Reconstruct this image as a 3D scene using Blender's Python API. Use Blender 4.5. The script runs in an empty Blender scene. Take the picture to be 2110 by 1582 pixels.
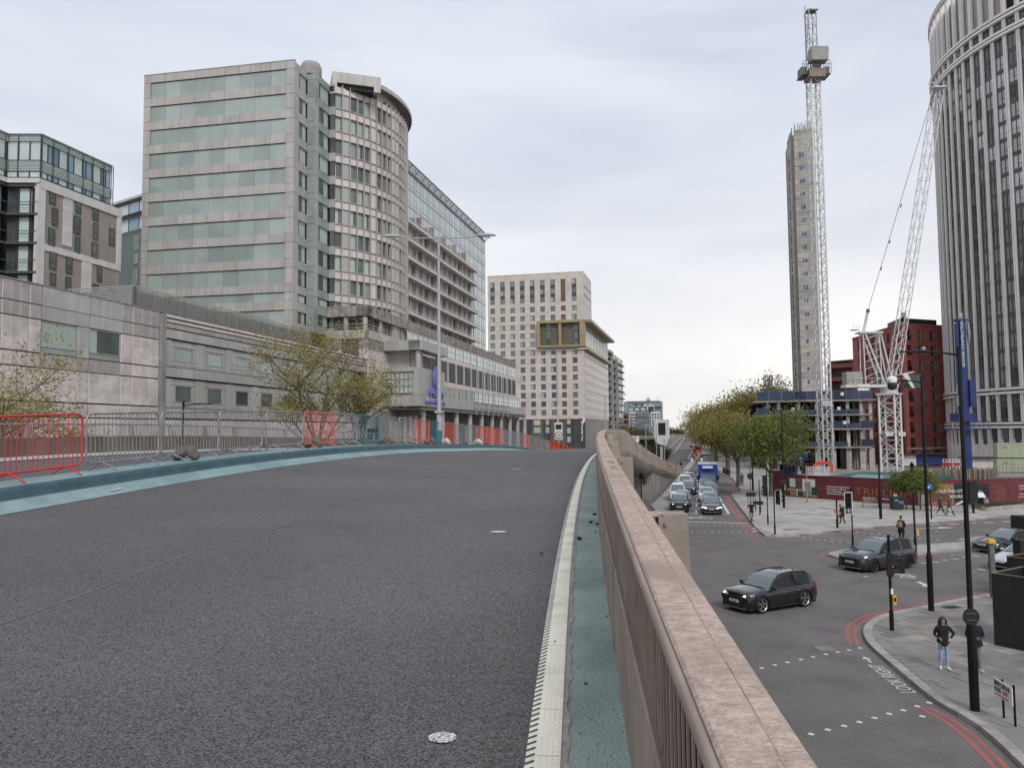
import bpy, bmesh, math, random
import numpy as np
from mathutils import Vector, Matrix
random.seed(7)
S = bpy.context.scene
COL = S.collection
# camera
FP, CXP, CYP = 1600.0, 1055.0, 791.0          # focal length and centre, in pixels of the 2110 px wide photograph
PIT = math.atan(98/1600); ROL = -0.0097
CAM = Vector((0, 0, 8.0))
_f = Vector((0, math.cos(PIT), math.sin(PIT)))
_r0 = Vector((1, 0, 0)); _u0 = _r0.cross(_f)
_r = _r0*math.cos(ROL) + _u0*math.sin(ROL)
_u = -_r0*math.sin(ROL) + _u0*math.cos(ROL)
cd = bpy.data.cameras.new('camera'); cam = bpy.data.objects.new('camera', cd); COL.objects.link(cam)
cd.sensor_width = 36; cd.lens = 36*FP/2110; cd.clip_start = .05; cd.clip_end = 6000
cam.matrix_world = Matrix(((_r.x, _u.x, -_f.x, CAM.x), (_r.y, _u.y, -_f.y, CAM.y), (_r.z, _u.z, -_f.z, CAM.z), (0, 0, 0, 1)))
S.camera = cam
S.render.resolution_x, S.render.resolution_y = 1024, 767
# sky and sun (overcast)
W = bpy.data.worlds.new('World'); S.world = W; W.use_nodes = True
nt = W.node_tree; nt.nodes.clear()
N = lambda t, **k: (lambda n: ([setattr(n, a, b) for a, b in k.items()], n)[1])(nt.nodes.new(t))
SUN_EL, SUN_ROT = math.radians(42), math.radians(18)
sky = N('ShaderNodeTexSky', sky_type='NISHITA', sun_disc=False, sun_elevation=SUN_EL, sun_rotation=SUN_ROT)
tc = N('ShaderNodeTexCoord'); sp = N('ShaderNodeSeparateXYZ'); nt.links.new(tc.outputs['Generated'], sp.inputs[0])
mp = N('ShaderNodeMapping'); mp.inputs['Scale'].default_value = (1.0, 1.0, 3.6); nt.links.new(tc.outputs['Generated'], mp.inputs[0])
n1 = N('ShaderNodeTexNoise'); n1.inputs['Scale'].default_value = 1.9; n1.inputs['Detail'].default_value = 6; n1.inputs['Roughness'].default_value = .5; n1.inputs['Distortion'].default_value = .35
nt.links.new(mp.outputs[0], n1.inputs['Vector'])
cr = N('ShaderNodeValToRGB')           # colour of the cloud layer by elevation
e = cr.color_ramp.elements; e[0].position = 0; e[0].color = (.86, .84, .82, 1); e[1].position = .62; e[1].color = (.60, .655, .755, 1)
for p, c in ((.07, (.86, .845, .83, 1)), (.2, (.76, .77, .80, 1)), (.34, (.67, .71, .785, 1))):
 x = e.new(p); x.color = c
nt.links.new(sp.outputs['Z'], cr.inputs[0])
cr2 = N('ShaderNodeValToRGB'); e = cr2.color_ramp.elements; e[0].position = .36; e[0].color = (.84, .855, .885, 1); e[1].position = .64; e[1].color = (1.12, 1.10, 1.075, 1)
nt.links.new(n1.outputs[0], cr2.inputs[0])
mm = N('ShaderNodeMix', data_type='RGBA', blend_type='MULTIPLY'); mm.inputs[0].default_value = 1
nt.links.new(cr.outputs[0], mm.inputs[6]); nt.links.new(cr2.outputs[0], mm.inputs[7])
sc = N('ShaderNodeMix', data_type='RGBA', blend_type='MULTIPLY'); sc.inputs[0].default_value = 1; sc.inputs[7].default_value = (.08, .08, .08, 1)
nt.links.new(sky.outputs[0], sc.inputs[6])
mx = N('ShaderNodeMix', data_type='RGBA'); mx.inputs[0].default_value = .9
nt.links.new(sc.outputs[2], mx.inputs[6]); nt.links.new(mm.outputs[2], mx.inputs[7])
bg = N('ShaderNodeBackground'); bg.inputs[1].default_value = 1.0; nt.links.new(mx.outputs[2], bg.inputs[0])
wo = N('ShaderNodeOutputWorld'); nt.links.new(bg.outputs[0], wo.inputs[0])
sl = bpy.data.lights.new('sun', 'SUN'); sl.energy = 1.5; sl.angle = math.radians(22); sl.color = (1, .965, .92)
so = bpy.data.objects.new('sun', sl); COL.objects.link(so)
_sd = Vector((math.sin(SUN_ROT)*math.cos(SUN_EL), -math.cos(SUN_ROT)*math.cos(SUN_EL), math.sin(SUN_EL)))  # high sun behind the right shoulder, veiled
so.rotation_euler = _sd.to_track_quat('Z', 'Y').to_euler()
sky.sun_rotation = math.atan2(_sd.x, _sd.y)
S.view_settings.view_transform = 'Standard'; S.view_settings.look = 'None'; S.view_settings.exposure = 0.27; S.view_settings.gamma = 1
S.view_settings.use_curve_mapping = False
S.render.engine = 'CYCLES'
# where things stand (plan of the place read off the photograph)
def ray(px, py):
 d = _f + _r*((px-CXP)/FP) - _u*((py-CYP)/FP)
 return d
def G(px, py, z=0.0):
 d = ray(px, py); t = (z-8.0)/d.z
 return Vector((CAM.x+d.x*t, CAM.y+d.y*t, z))
def P(px, py, Y):
 d = ray(px, py); return CAM + d*(Y/d.y)
def proj(v):
 v = Vector(v)-CAM; w = v.dot(_f)
 return CXP+FP*v.dot(_r)/w, CYP-FP*v.dot(_u)/w
# materials
MATS = {}
def mat(name, c, c2=None, rough=.7, metal=0.0, scale=4.0, spec=.4, bump=0.0, bscale=None, rnd=0.0, coat=0.0, streak=0.0, detail=4, emit=None, speck=None, stretch=None, c3=None, s3=.6, trans=0, lo=.35, hi=.65, brick=None, rng=.12):
 if name in MATS: return MATS[name]
 m = bpy.data.materials.new(name); MATS[name] = m; m.use_nodes = True
 t = m.node_tree; b = t.nodes['Principled BSDF']; L = t.links.new
 A = lambda ty, **k: (lambda n: ([setattr(n, a, v) for a, v in k.items()], n)[1])(t.nodes.new(ty))
 b.inputs['Roughness'].default_value = rough; b.inputs['Metallic'].default_value = metal
 b.inputs['Specular IOR Level'].default_value = spec
 if coat: b.inputs['Coat Weight'].default_value = coat; b.inputs['Coat Roughness'].default_value = .04
 if trans: b.inputs['Transmission Weight'].default_value = trans
 c = tuple(c)+(1,); geo = A('ShaderNodeNewGeometry'); pos = geo.outputs['Position']
 if stretch:
  mpn = A('ShaderNodeMapping'); mpn.inputs['Scale'].default_value = stretch; L(pos, mpn.inputs[0]); posS = mpn.outputs[0]
 else: posS = pos
 out = None
 if c2 is not None:
  n = A('ShaderNodeTexNoise'); n.inputs['Scale'].default_value = scale; n.inputs['Detail'].default_value = detail; n.inputs['Roughness'].default_value = .6; L(posS, n.inputs['Vector'])
  mr = A('ShaderNodeMapRange'); mr.inputs[1].default_value = lo; mr.inputs[2].default_value = hi; L(n.outputs[0], mr.inputs[0])
  x = A('ShaderNodeMix', data_type='RGBA'); x.inputs[6].default_value = c; x.inputs[7].default_value = tuple(c2)+(1,); L(mr.outputs[0], x.inputs[0]); out = x.outputs[2]
 if c3 is not None:
  n = A('ShaderNodeTexNoise'); n.inputs['Scale'].default_value = s3; n.inputs['Detail'].default_value = 3; L(pos, n.inputs['Vector'])
  mr = A('ShaderNodeMapRange'); mr.inputs[1].default_value = .45; mr.inputs[2].default_value = .72; L(n.outputs[0], mr.inputs[0])
  x = A('ShaderNodeMix', data_type='RGBA'); x.inputs[7].default_value = tuple(c3)+(1,)
  if out: L(out, x.inputs[6])
  else: x.inputs[6].default_value = c
  L(mr.outputs[0], x.inputs[0]); out = x.outputs[2]
 if streak:     # dirt running down
  mpn = A('ShaderNodeMapping'); mpn.inputs['Scale'].default_value = (2.6, 2.6, .16); L(pos, mpn.inputs[0])
  n = A('ShaderNodeTexNoise'); n.inputs['Scale'].default_value = 1.0; n.inputs['Detail'].default_value = 5; L(mpn.outputs[0], n.inputs['Vector'])
  mr = A('ShaderNodeMapRange'); mr.inputs[1].default_value = .4; mr.inputs[2].default_value = .75; mr.inputs[3].default_value = 1; mr.inputs[4].default_value = 1-streak; L(n.outputs[0], mr.inputs[0])
  x = A('ShaderNodeMix', data_type='RGBA', blend_type='MULTIPLY'); x.inputs[0].default_value = 1
  if out: L(out, x.inputs[6])
  else: x.inputs[6].default_value = c
  L(mr.outputs[0], x.inputs[7]); out = x.outputs[2]
 if rnd:
  oi = A('ShaderNodeObjectInfo'); mr = A('ShaderNodeMapRange'); mr.inputs[3].default_value = 1-rnd; mr.inputs[4].default_value = 1+rnd; L(oi.outputs['Random'], mr.inputs[0])
  x = A('ShaderNodeMix', data_type='RGBA', blend_type='MULTIPLY'); x.inputs[0].default_value = 1
  if out: L(out, x.inputs[6])
  else: x.inputs[6].default_value = c
  L(mr.outputs[0], x.inputs[7]); out = x.outputs[2]
 if speck:      # (voronoi scale, amount, light colour)
  v = A('ShaderNodeTexVoronoi'); v.inputs['Scale'].default_value = speck[0]; L(pos, v.inputs['Vector'])
  x = A('ShaderNodeMix', data_type='RGBA', blend_type='MULTIPLY'); x.inputs[0].default_value = 1
  hs = A('ShaderNodeSeparateXYZ'); L(v.outputs['Color'], hs.inputs[0])
  mr = A('ShaderNodeMapRange'); mr.inputs[3].default_value = 1-speck[1]; mr.inputs[4].default_value = 1+speck[1]; L(hs.outputs[0], mr.inputs[0])
  if out: L(out, x.inputs[6])
  else: x.inputs[6].default_value = c
  L(mr.outputs[0], x.inputs[7]); out = x.outputs[2]
 if out: L(out, b.inputs['Base Color'])
 else: b.inputs['Base Color'].default_value = c
 if c2 is None and not coat and rough > .12:      # even plain paint is never one flat tone
  n = A('ShaderNodeTexNoise'); n.inputs['Scale'].default_value = 3.0; L(pos, n.inputs['Vector'])
  mr = A('ShaderNodeMapRange'); mr.inputs[3].default_value = max(.02, rough-rng); mr.inputs[4].default_value = min(1, rough+rng); L(n.outputs[0], mr.inputs[0]); L(mr.outputs[0], b.inputs['Roughness'])
 if bump:
  n = A('ShaderNodeTexNoise'); n.inputs['Scale'].default_value = bscale or 30; n.inputs['Detail'].default_value = 4; L(posS if stretch else pos, n.inputs['Vector'])
  bu = A('ShaderNodeBump'); bu.inputs['Strength'].default_value = bump; bu.inputs['Distance'].default_value = .02; L(n.outputs[0], bu.inputs['Height']); L(bu.outputs[0], b.inputs['Normal'])
 if emit:
  b.inputs['Emission Color'].default_value = tuple(emit[:3])+(1,); b.inputs['Emission Strength'].default_value = emit[3]
 return m
# objects
WM = {}
def tag(o, label=None, cat=None, group=None, kind=None):
 if label: o['label'] = label
 if cat: o['category'] = cat
 if group: o['group'] = group
 if kind: o['kind'] = kind
 return o
def thing(name, label, cat, loc=(0, 0, 0), rz=0.0, group=None):
 o = bpy.data.objects.new(name, None); COL.objects.link(o); o.empty_display_size = .3
 M = Matrix.Translation(Vector(loc)) @ Matrix.Rotation(rz, 4, 'Z'); o.matrix_basis = M; WM[o.name] = M
 return tag(o, label, cat, group)
def wm(p): return WM[p.name] if p is not None else Matrix.Identity(4)
class MB:
 def __init__(s): s.v = []; s.f = []; s.mi = []; s.ms = []; s.sm = []
 def m(s, mt):
  if mt not in s.ms: s.ms.append(mt)
  return s.ms.index(mt)
 def add(s, vs, fs, mt, smooth=False):
  b = len(s.v); k = s.m(mt); s.v += [tuple(v) for v in vs]
  for f in fs: s.f.append(tuple(b+i for i in f)); s.mi.append(k); s.sm.append(smooth)
 BF = ((0, 3, 2, 1), (4, 5, 6, 7), (0, 1, 5, 4), (1, 2, 6, 5), (2, 3, 7, 6), (3, 0, 4, 7))
 def hexa(s, p, mt, smooth=False): s.add(p, s.BF, mt, smooth)
 def box(s, c, d, mt, rz=0.0):
  cx, cy, cz = c; a, b, h = d[0]/2, d[1]/2, d[2]/2; co, si = math.cos(rz), math.sin(rz)
  s.hexa([(cx+x*co-y*si, cy+x*si+y*co, cz+z) for z in (-h, h) for x, y in ((-a, -b), (a, -b), (a, b), (-a, b))], mt)
 def beam(s, p, q, w, h, mt, up=(0, 0, 1)):
  p, q = Vector(p), Vector(q); d = (q-p)
  if d.length < 1e-6: return
  d.normalize(); u = Vector(up)
  if abs(d.dot(u)) > .98: u = Vector((0, 1, 0)) if abs(d.y) < .9 else Vector((1, 0, 0))
  x = d.cross(u).normalized(); y = x.cross(d).normalized()
  s.hexa([c + x*a*w/2 + y*b*h/2 for c in (p, q) for a, b in ((-1, -1), (1, -1), (1, 1), (-1, 1))], mt)
 def tube(s, pts, r, mt, n=8, cap=True, smooth=True):
  pts = [Vector(p) for p in pts]; rs = r if isinstance(r, (list, tuple)) else [r]*len(pts)
  vs = []; fs = []; prev = None
  for i, p in enumerate(pts):
   d = (pts[min(i+1, len(pts)-1)]-pts[max(i-1, 0)])
   d = d.normalized() if d.length > 1e-9 else Vector((0, 0, 1))
   if prev is None:
    a = Vector((0, 0, 1)) if abs(d.z) < .9 else Vector((1, 0, 0)); x = d.cross(a).normalized()
   else:
    x = prev - d*prev.dot(d); x = x.normalized() if x.length > 1e-6 else d.orthogonal().normalized()
   prev = x; y = d.cross(x)
   for k in range(n):
    t = 2*math.pi*k/n; vs.append(p + (x*math.cos(t)+y*math.sin(t))*rs[i])
  for i in range(len(pts)-1):
   for k in range(n):
    a = i*n+k; b = i*n+(k+1) % n; fs.append((a, b, b+n, a+n))
  s.add(vs, fs, mt, smooth)
  if cap:
   s.add([vs[k] for k in range(n)], [tuple(range(n-1, -1, -1))], mt); s.add([vs[-n+k] for k in range(n)], [tuple(range(n))], mt)
 def prism(s, poly, z0, z1, mt, side=None, zf=None):
  n = len(poly); A0 = sum(poly[i][0]*poly[(i+1) % n][1]-poly[(i+1) % n][0]*poly[i][1] for i in range(n))
  if A0 < 0: poly = poly[::-1]
  lo = [(p[0], p[1], z0) for p in poly]; hi = [(p[0], p[1], z1) for p in poly]
  from mathutils.geometry import tessellate_polygon
  T = [tuple(t) for t in tessellate_polygon([[Vector(p) for p in hi]])]
  s.add(lo, [t[::-1] for t in T], mt); s.add(hi, T, mt)
  s.add(lo+hi, [(i, (i+1) % n, n+(i+1) % n, n+i) for i in range(n)], side or mt)
 def lathe(s, prof, c, mt, n=16, smooth=True):
  vs = []; fs = []
  for r, z in prof:
   for k in range(n):
    t = 2*math.pi*k/n; vs.append((c[0]+r*math.cos(t), c[1]+r*math.sin(t), c[2]+z))
  for i in range(len(prof)-1):
   for k in range(n):
    a = i*n+k; b = i*n+(k+1) % n; fs.append((a, b, b+n, a+n))
  s.add(vs, fs, mt, smooth)
  s.add(vs[:n], [tuple(range(n-1, -1, -1))], mt); s.add(vs[-n:], [tuple(range(n))], mt)
 def disc(s, c, nrm, r, th, mt, n=20):
  c = Vector(c); d = Vector(nrm).normalized(); s.tube([c-d*th/2, c+d*th/2], r, mt, n, smooth=False)
 def quad(s, a, b, c, d, mt): s.add([a, b, c, d], [(0, 1, 2, 3)], mt)
 def build(s, name, parent=None, loc=None, base=False, **kw):
  if not s.v: return None
  V = np.array([tuple(v) for v in s.v], dtype=np.float64)
  Mp = wm(parent)
  if parent is None:
   if loc is None:
    mn, mxx = V.min(0), V.max(0); loc = ((mn[0]+mxx[0])/2, (mn[1]+mxx[1])/2, mn[2])
   Ml = Matrix.Translation(Vector(loc))
  elif loc is not None: Ml = Mp.inverted() @ Matrix.Translation(Vector(loc))
  else: Ml = Matrix.Identity(4)
  Mw = Mp @ Ml; Mi = np.array(Mw.inverted()); V = V @ Mi[:3, :3].T + Mi[:3, 3]
  me = bpy.data.meshes.new(name); me.from_pydata(V.tolist(), [], s.f)
  for m_ in s.ms: me.materials.append(m_)
  me.polygons.foreach_set('material_index', s.mi); me.polygons.foreach_set('use_smooth', s.sm); me.update()
  o = bpy.data.objects.new(name, me); COL.objects.link(o)
  if parent: o.parent = parent
  o.matrix_basis = Ml; WM[o.name] = Mw
  return tag(o, **kw)
CACHE = {}
def place(name, parent, key, make, M, **kw):
 """a piece that shares its mesh with its likes; make() fills an MB in local coordinates, M is its world matrix"""
 me = CACHE.get(key)
 if me is None:
  b = MB(); make(b); me = bpy.data.meshes.new(name); me.from_pydata(b.v, [], b.f)
  for m_ in b.ms: me.materials.append(m_)
  me.polygons.foreach_set('material_index', b.mi); me.polygons.foreach_set('use_smooth', b.sm); me.update(); CACHE[key] = me
 o = bpy.data.objects.new(name, me); COL.objects.link(o)
 if parent: o.parent = parent
 o.matrix_basis = wm(parent).inverted() @ M; WM[o.name] = M
 return tag(o, **kw)
def copy_tree(o, M=None, parent=None, label=None):
 c = o.copy(); COL.objects.link(c)
 if parent: c.parent = parent; WM[c.name] = wm(parent) @ c.matrix_basis
 else: c.matrix_basis = M; WM[c.name] = M
 if label: c['label'] = label
 for ch in o.children: copy_tree(ch, parent=c)
 return c
class Fac:
 """a facade plane: u runs along it, z up, d outwards (towards the viewer)"""
 def __init__(s, p, ang=None, q=None, out=None):
  s.p = Vector((p[0], p[1], 0))
  s.t = Vector((math.sin(ang), math.cos(ang), 0)) if q is None else (Vector((q[0], q[1], 0))-s.p).normalized()
  s.n = Vector((s.t.y, -s.t.x, 0))
  if s.n.dot(Vector((0, 0, 0))-s.p) < 0: s.n = -s.n
  if out is not None and s.n.dot(Vector(out+(0,))) < 0: s.n = -s.n
  s.sg = 1 if s.t.cross(Vector((0, 0, 1))).dot(s.n) > 0 else -1
  s.R = Matrix(((s.t.x, -s.n.x*1, 0, 0), (s.t.y, -s.n.y*1, 0, 0), (0, 0, 1, 0), (0, 0, 0, 1)))
  s.flip = s.R.to_3x3().determinant() < 0
  if s.flip: s.R = Matrix(((-s.t.x, -s.n.x, 0, 0), (-s.t.y, -s.n.y, 0, 0), (0, 0, 1, 0), (0, 0, 0, 1)))
 def at(s, u, z, d=0.0): v = s.p + s.t*u + s.n*d; return Vector((v.x, v.y, z))
 def uz(s, px, py):
  r = ray(px, py); k = (s.p-CAM).dot(s.n)/r.dot(s.n); h = CAM + r*k
  return (h-s.p).dot(s.t), h.z
 def u(s, px, py=880): return s.uz(px, py)[0]
 def z(s, px, py): return s.uz(px, py)[1]
 def box(s, mb, u0, u1, z0, z1, d0, d1, mt):
  mb.hexa([s.at(u, z, d) for z in (z0, z1) for u, d in ((u0, d0), (u1, d0), (u1, d1), (u0, d1))], mt)
 def piece(s, name, parent, u0, u1, z0, z1, d0, d1, mt, **kw):
  w, h, t = round(abs(u1-u0), 2), round(z1-z0, 2), round(d1-d0, 3)
  M = Matrix.Translation(s.at((u0+u1)/2, z0, d0)) @ s.R
  def mk(b): b.hexa([(x, y, z) for z in (0, h) for x, y in ((-w/2, -t), (w/2, -t), (w/2, 0), (-w/2, 0))], mt)
  return place(name, parent, ('b', w, h, t, mt.name), mk, M, **kw)
 def window(s, parent, u0, u1, z0, z1, fm, gm, rec=.1, fw=.06, mull=(), trans=(), name='window', split=True, curtain=None):
  """frame set in the plane at depth -rec, with a pane; mull: relative u of mullions; trans: relative z of transoms"""
  w, h = round(abs(u1-u0), 2), round(z1-z0, 2)
  M = Matrix.Translation(s.at((u0+u1)/2, z0, -rec)) @ s.R
  def bars(b):
   for x0, x1, a, c in ((-w/2, w/2, 0, fw), (-w/2, w/2, h-fw, h), (-w/2, -w/2+fw, fw, h-fw), (w/2-fw, w/2, fw, h-fw)): b.hexa([(x, y, z) for z in (a, c) for x, y in ((x0, -.06), (x1, -.06), (x1, .05), (x0, .05))], fm)
   for k in mull: x = -w/2+k*w; b.hexa([(x_, y, z) for z in (fw, h-fw) for x_, y in ((x-fw/2, -.055), (x+fw/2, -.055), (x+fw/2, .045), (x-fw/2, .045))], fm)
   for k in trans: z_ = k*h; b.hexa([(x_, y, z) for z in (z_-fw/2, z_+fw/2) for x_, y in ((-w/2+fw, -.05), (w/2-fw, -.05), (w/2-fw, .04), (-w/2+fw, .04))], fm)
  def pane(b):
   b.hexa([(x, y, z) for z in (fw*.7, h-fw*.7) for x, y in ((-w/2+fw*.7, -.02), (w/2-fw*.7, -.02), (w/2-fw*.7, .03), (-w/2+fw*.7, .03))], gm)
   if curtain: cu, k0, k1 = curtain; b.hexa([(x, y, z) for z in (fw, h-fw) for x, y in ((-w/2+k0*w, -.03), (-w/2+k1*w, -.03), (-w/2+k1*w, .02), (-w/2+k0*w, .02))], cu)
  k = (w, h, round(fw, 3), fm.name, gm.name, tuple(mull), tuple(trans), str(curtain))
  if split:
   o = place(name, parent, ('wf',)+k, bars, M); place('pane', o, ('wp',)+k, pane, M); return o
  return place(name, parent, ('wb',)+k, lambda b: (bars(b), pane(b)), M)
def text_mesh(txt, size, mt, M, name, parent, depth=.01, font_align='CENTER', shear=0, sx=1.0, kw=None, offset=0.0, sp=1.0):
 cu = bpy.data.curves.new('t', 'FONT'); cu.body = txt; cu.size = size; cu.extrude = depth/2; cu.align_x = font_align; cu.offset = offset; cu.resolution_u = 2; cu.shear = shear; cu.space_character = sp; cu.space_line = 1.0
 o = bpy.data.objects.new('t', cu); me = bpy.data.meshes.new_from_object(o); me.name = name
 bpy.data.objects.remove(o); bpy.data.curves.remove(cu)
 me.transform(Matrix.Diagonal((sx, 1, 1, 1))); me.materials.clear(); me.materials.append(mt)
 o = bpy.data.objects.new(name, me); COL.objects.link(o)
 if parent: o.parent = parent
 o.matrix_basis = wm(parent).inverted() @ M; WM[o.name] = M
 return tag(o, **(kw or {}))
def facing(origin, right, up):
 """matrix whose x is right, y is up, z points at the reader"""
 r = Vector(right).normalized(); u = Vector(up).normalized(); n = r.cross(u).normalized(); u = n.cross(r)
 o = Vector(origin)
 return Matrix(((r.x, u.x, n.x, o.x), (r.y, u.y, n.y, o.y), (r.z, u.z, n.z, o.z), (0, 0, 0, 1)))
# shared materials
def new_asphalt(name, c1, c2, vs, amt):
 return mat(name, c1, c2, rough=.85, scale=.55, c3=tuple(v*1.13 for v in c2), s3=.22, speck=(vs, amt), bump=.7, bscale=vs*.9, spec=.35, lo=.3, hi=.7)
M_DECK = new_asphalt('fresh_asphalt', (.104, .098, .100), (.126, .119, .120), 120, .74)
M_ROAD = mat('road_asphalt', (.138, .124, .118), (.168, .152, .145), rough=.85, scale=.16, c3=(.118, .105, .101), s3=.5, speck=(38, .25), bump=.25, bscale=40, stretch=(1, .35, 1))
M_TEAL = mat('teal_coating', (.28, .375, .315), (.36, .455, .39), rough=.5, scale=2.2, c3=(.19, .265, .235), s3=1.3, bump=.9, bscale=55, spec=.45)
M_TEALP = mat('pale_teal_apron', (.19, .29, .295), (.26, .36, .36), rough=.55, scale=3.0, c3=(.17, .25, .26), s3=.9, bump=.35, bscale=30, spec=.4)
M_TEALK = mat('teal_kerb_shade', (.028, .07, .088), (.05, .10, .12), rough=.6, scale=3.5, bump=.4, bscale=24, spec=.5)  # steep kerb face: the same teal, its shade put into a darker colour
M_DRAIN = mat('polymer_kerb_unit', (.80, .75, .63), (.86, .815, .70), rough=.55, scale=6, c3=(.62, .575, .48), s3=3, spec=.4)
M_GROUT = mat('grout_strip', (.36, .32, .29), (.50, .46, .43), rough=.9, scale=14, bump=.5, bscale=60)
M_CAP = mat('weathered_concrete_cap', (.34, .262, .215), (.55, .42, .352), rough=.8, scale=26, c3=(.33, .25, .205), s3=3.0, bump=.45, bscale=90, detail=10, spec=.3, stretch=(.85, 1.2, 1), speck=(160, .14))
M_BOARD = mat('brown_parapet_board', (.275, .215, .175), (.33, .265, .22), rough=.7, scale=3, c3=(.22, .175, .15), s3=1.4, bump=.15, bscale=40, rnd=.05)
M_BAR = mat('brown_baluster_paint', (.32, .25, .205), (.40, .32, .265), rough=.5, scale=9, rnd=.12)
M_CONC = mat('brown_concrete', (.30, .255, .215), (.40, .345, .295), rough=.85, scale=1.4, c3=(.22, .185, .155), s3=.5, bump=.3, bscale=25, streak=.28, detail=8)
M_CONCG = mat('grey_concrete', (.30, .285, .265), (.40, .385, .36), rough=.85, scale=1.2, c3=(.22, .21, .195), s3=.35, bump=.3, bscale=25, streak=.35, detail=8)
M_WHITE = mat('road_marking_white', (.62, .62, .60), (.40, .39, .38), rough=.7, scale=7, lo=.5, hi=.75, bump=.2)
M_REDL = mat('road_marking_red', (.42, .115, .10), (.30, .10, .09), rough=.75, scale=3, bump=.2)
M_KERB = mat('granite_kerb', (.38, .355, .33), (.28, .26, .245), rough=.85, scale=3, rnd=.12, speck=(60, .15))
M_PAVE = [mat('paving_stone_%s' % k, c, c2, rough=.88, scale=.6, c3=c3, s3=.22, bump=.25, bscale=30, rnd=.07, streak=0) for k, c, c2, c3 in (
 ('pale', (.49, .455, .42), (.41, .38, .35), (.35, .325, .30)), ('grey', (.39, .365, .34), (.33, .31, .29), (.28, .265, .245)), ('warm', (.46, .415, .37), (.38, .345, .31), (.32, .29, .26)))]
M_PAVEN = [mat('old_paving_%s' % k, c, c2, rough=.88, scale=1.1, c3=c3, s3=.5, bump=.3, bscale=30, rnd=.17) for k, c, c2, c3 in (
 ('a', (.285, .262, .238), (.235, .215, .195), (.19, .175, .158)), ('b', (.245, .225, .205), (.20, .185, .17), (.17, .158, .145)), ('c', (.33, .30, .262), (.28, .255, .225), (.215, .195, .175)))]
M_BLOCK = mat('blister_paving_dark', (.20, .185, .18), (.25, .235, .225), rough=.9, scale=3, bump=.8, bscale=14)
M_JOINT = mat('joint_mortar', (.16, .148, .135), (.12, .11, .10), rough=.95, scale=5)
M_BLACK = mat('black_gloss_paint', (.006, .006, .0065), rough=.4, spec=.28, rng=.1)
M_BLACKM = mat('black_matt', (.010, .010, .0105), (.018, .018, .018), rough=.7, scale=6)
M_GALV = mat('galvanised_steel', (.36, .355, .355), (.22, .22, .222), rough=.5, metal=.5, scale=6, bump=.1)
M_GPOLE = mat('grey_pole_paint', (.42, .42, .44), (.34, .34, .36), rough=.5, scale=5, streak=.2)
M_RED = mat('red_barrier_paint', (.55, .035, .03), (.42, .03, .028), rough=.4, scale=7, rnd=.12)
M_REDC = mat('coral_barrier_paint', (.62, .13, .10), (.52, .10, .085), rough=.45, scale=7, rnd=.1)
M_TEALB = mat('teal_barrier_paint', (.055, .19, .21), (.04, .14, .16), rough=.45, scale=7)
M_ORANGE = mat('orange_plastic', (.75, .10, .03), (.62, .08, .03), rough=.45, scale=3, rnd=.15)
M_BAG = mat('sandbag_cloth', (.105, .09, .08), (.17, .15, .135), rough=.95, scale=10, bump=.8, bscale=20)
M_BAGW = mat('sandbag_white', (.62, .58, .50), (.52, .47, .40), rough=.9, scale=9, bump=.6, bscale=20)
M_YEL = mat('yellow_plastic', (.72, .42, .03), rough=.4)
M_WPNT = mat('white_enamel', (.78, .78, .77), (.66, .66, .65), rough=.4, scale=5)
M_GLASSD = mat('dark_glass', (.02, .024, .028), rough=.06, spec=.8)
# ground
mb = MB(); mb.quad((-1500, -60, 0), (1500, -60, 0), (1500, 3500, 0), (-1500, 3500, 0), M_ROAD)
mb.build('ground', loc=(0, 0, 0), kind='structure')
# flyover deck: the right kerb line and the island line
_y = np.arange(-10, 150.5, .5)
def tab(ys, vs, sm=3.0):
 v = np.interp(_y, ys, vs); k = np.exp(-.5*(np.arange(-12, 13)*.5/sm*1.6)**2); k /= k.sum(); vp = np.pad(v, 12, mode='reflect', reflect_type='odd'); return np.convolve(vp, k, 'valid')
_tn = tab([-10, 0, 6, 14, 26, 34, 46, 62, 75, 92, 150], [.06, .075, .086, .105, .13, .15, .175, .21, .25, .272, .272])
_kx = np.cumsum(_tn)*.5; _kx += .07-np.interp(3.5, _y, _kx)
_zr = tab([-10, 0, 3.5, 8.6, 19, 30, 40, 50, 58, 67, 77, 92, 110, 130, 147, 152], [-2.2, -1.77, -1.61, -1.42, -1.15, -1.05, -1.03, -1.06, -1.2, -1.85, -2.75, -4.0, -5.6, -7.1, -7.85, -7.9])
_ix = tab([-10, 0, 8, 12.5, 14.5, 18.8, 23, 27.4, 31.7, 36, 40.4, 44.6, 49, 53, 59.5, 75, 92, 150], [-12.5, -10.4, -9.2, -8.37, -8.0, -7.2, -6.4, -5.6, -4.87, -4.14, -3.2, -2.3, -1.4, -.46, .95, 4.6, 9.2, 25.0])
_zi = tab([-10, 0, 8, 12.5, 14.5, 18.8, 24, 29.5, 34, 38, 43, 48, 54, 60, 70, 80, 95, 110, 130, 147, 152], [-1.9, -1.42, -.98, -.78, -.69, -.53, -.44, -.44, -.5, -.59, -.68, -.79, -1.0, -1.3, -2.0, -2.85, -4.1, -5.5, -7.1, -7.75, -7.8])
f_ = lambda a: (lambda Y: float(np.interp(Y, _y, a)))
KXf, TNf, ZRf, IXf, ZIf = f_(_kx), f_(_tn), f_(_zr), f_(_ix), f_(_zi)
def sec(Y):
 th = math.atan(TNf(Y)); k = Vector((KXf(Y), Y, 0)); nl = Vector((-math.cos(th), math.sin(th), 0)); w = 8.8
 for _ in range(5):
  YI = min(Y + w*math.sin(th), 150); w = (k.x-IXf(YI))/math.cos(th)
 return k, nl, w, 8+ZRf(Y), 8+ZIf(YI), th
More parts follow.
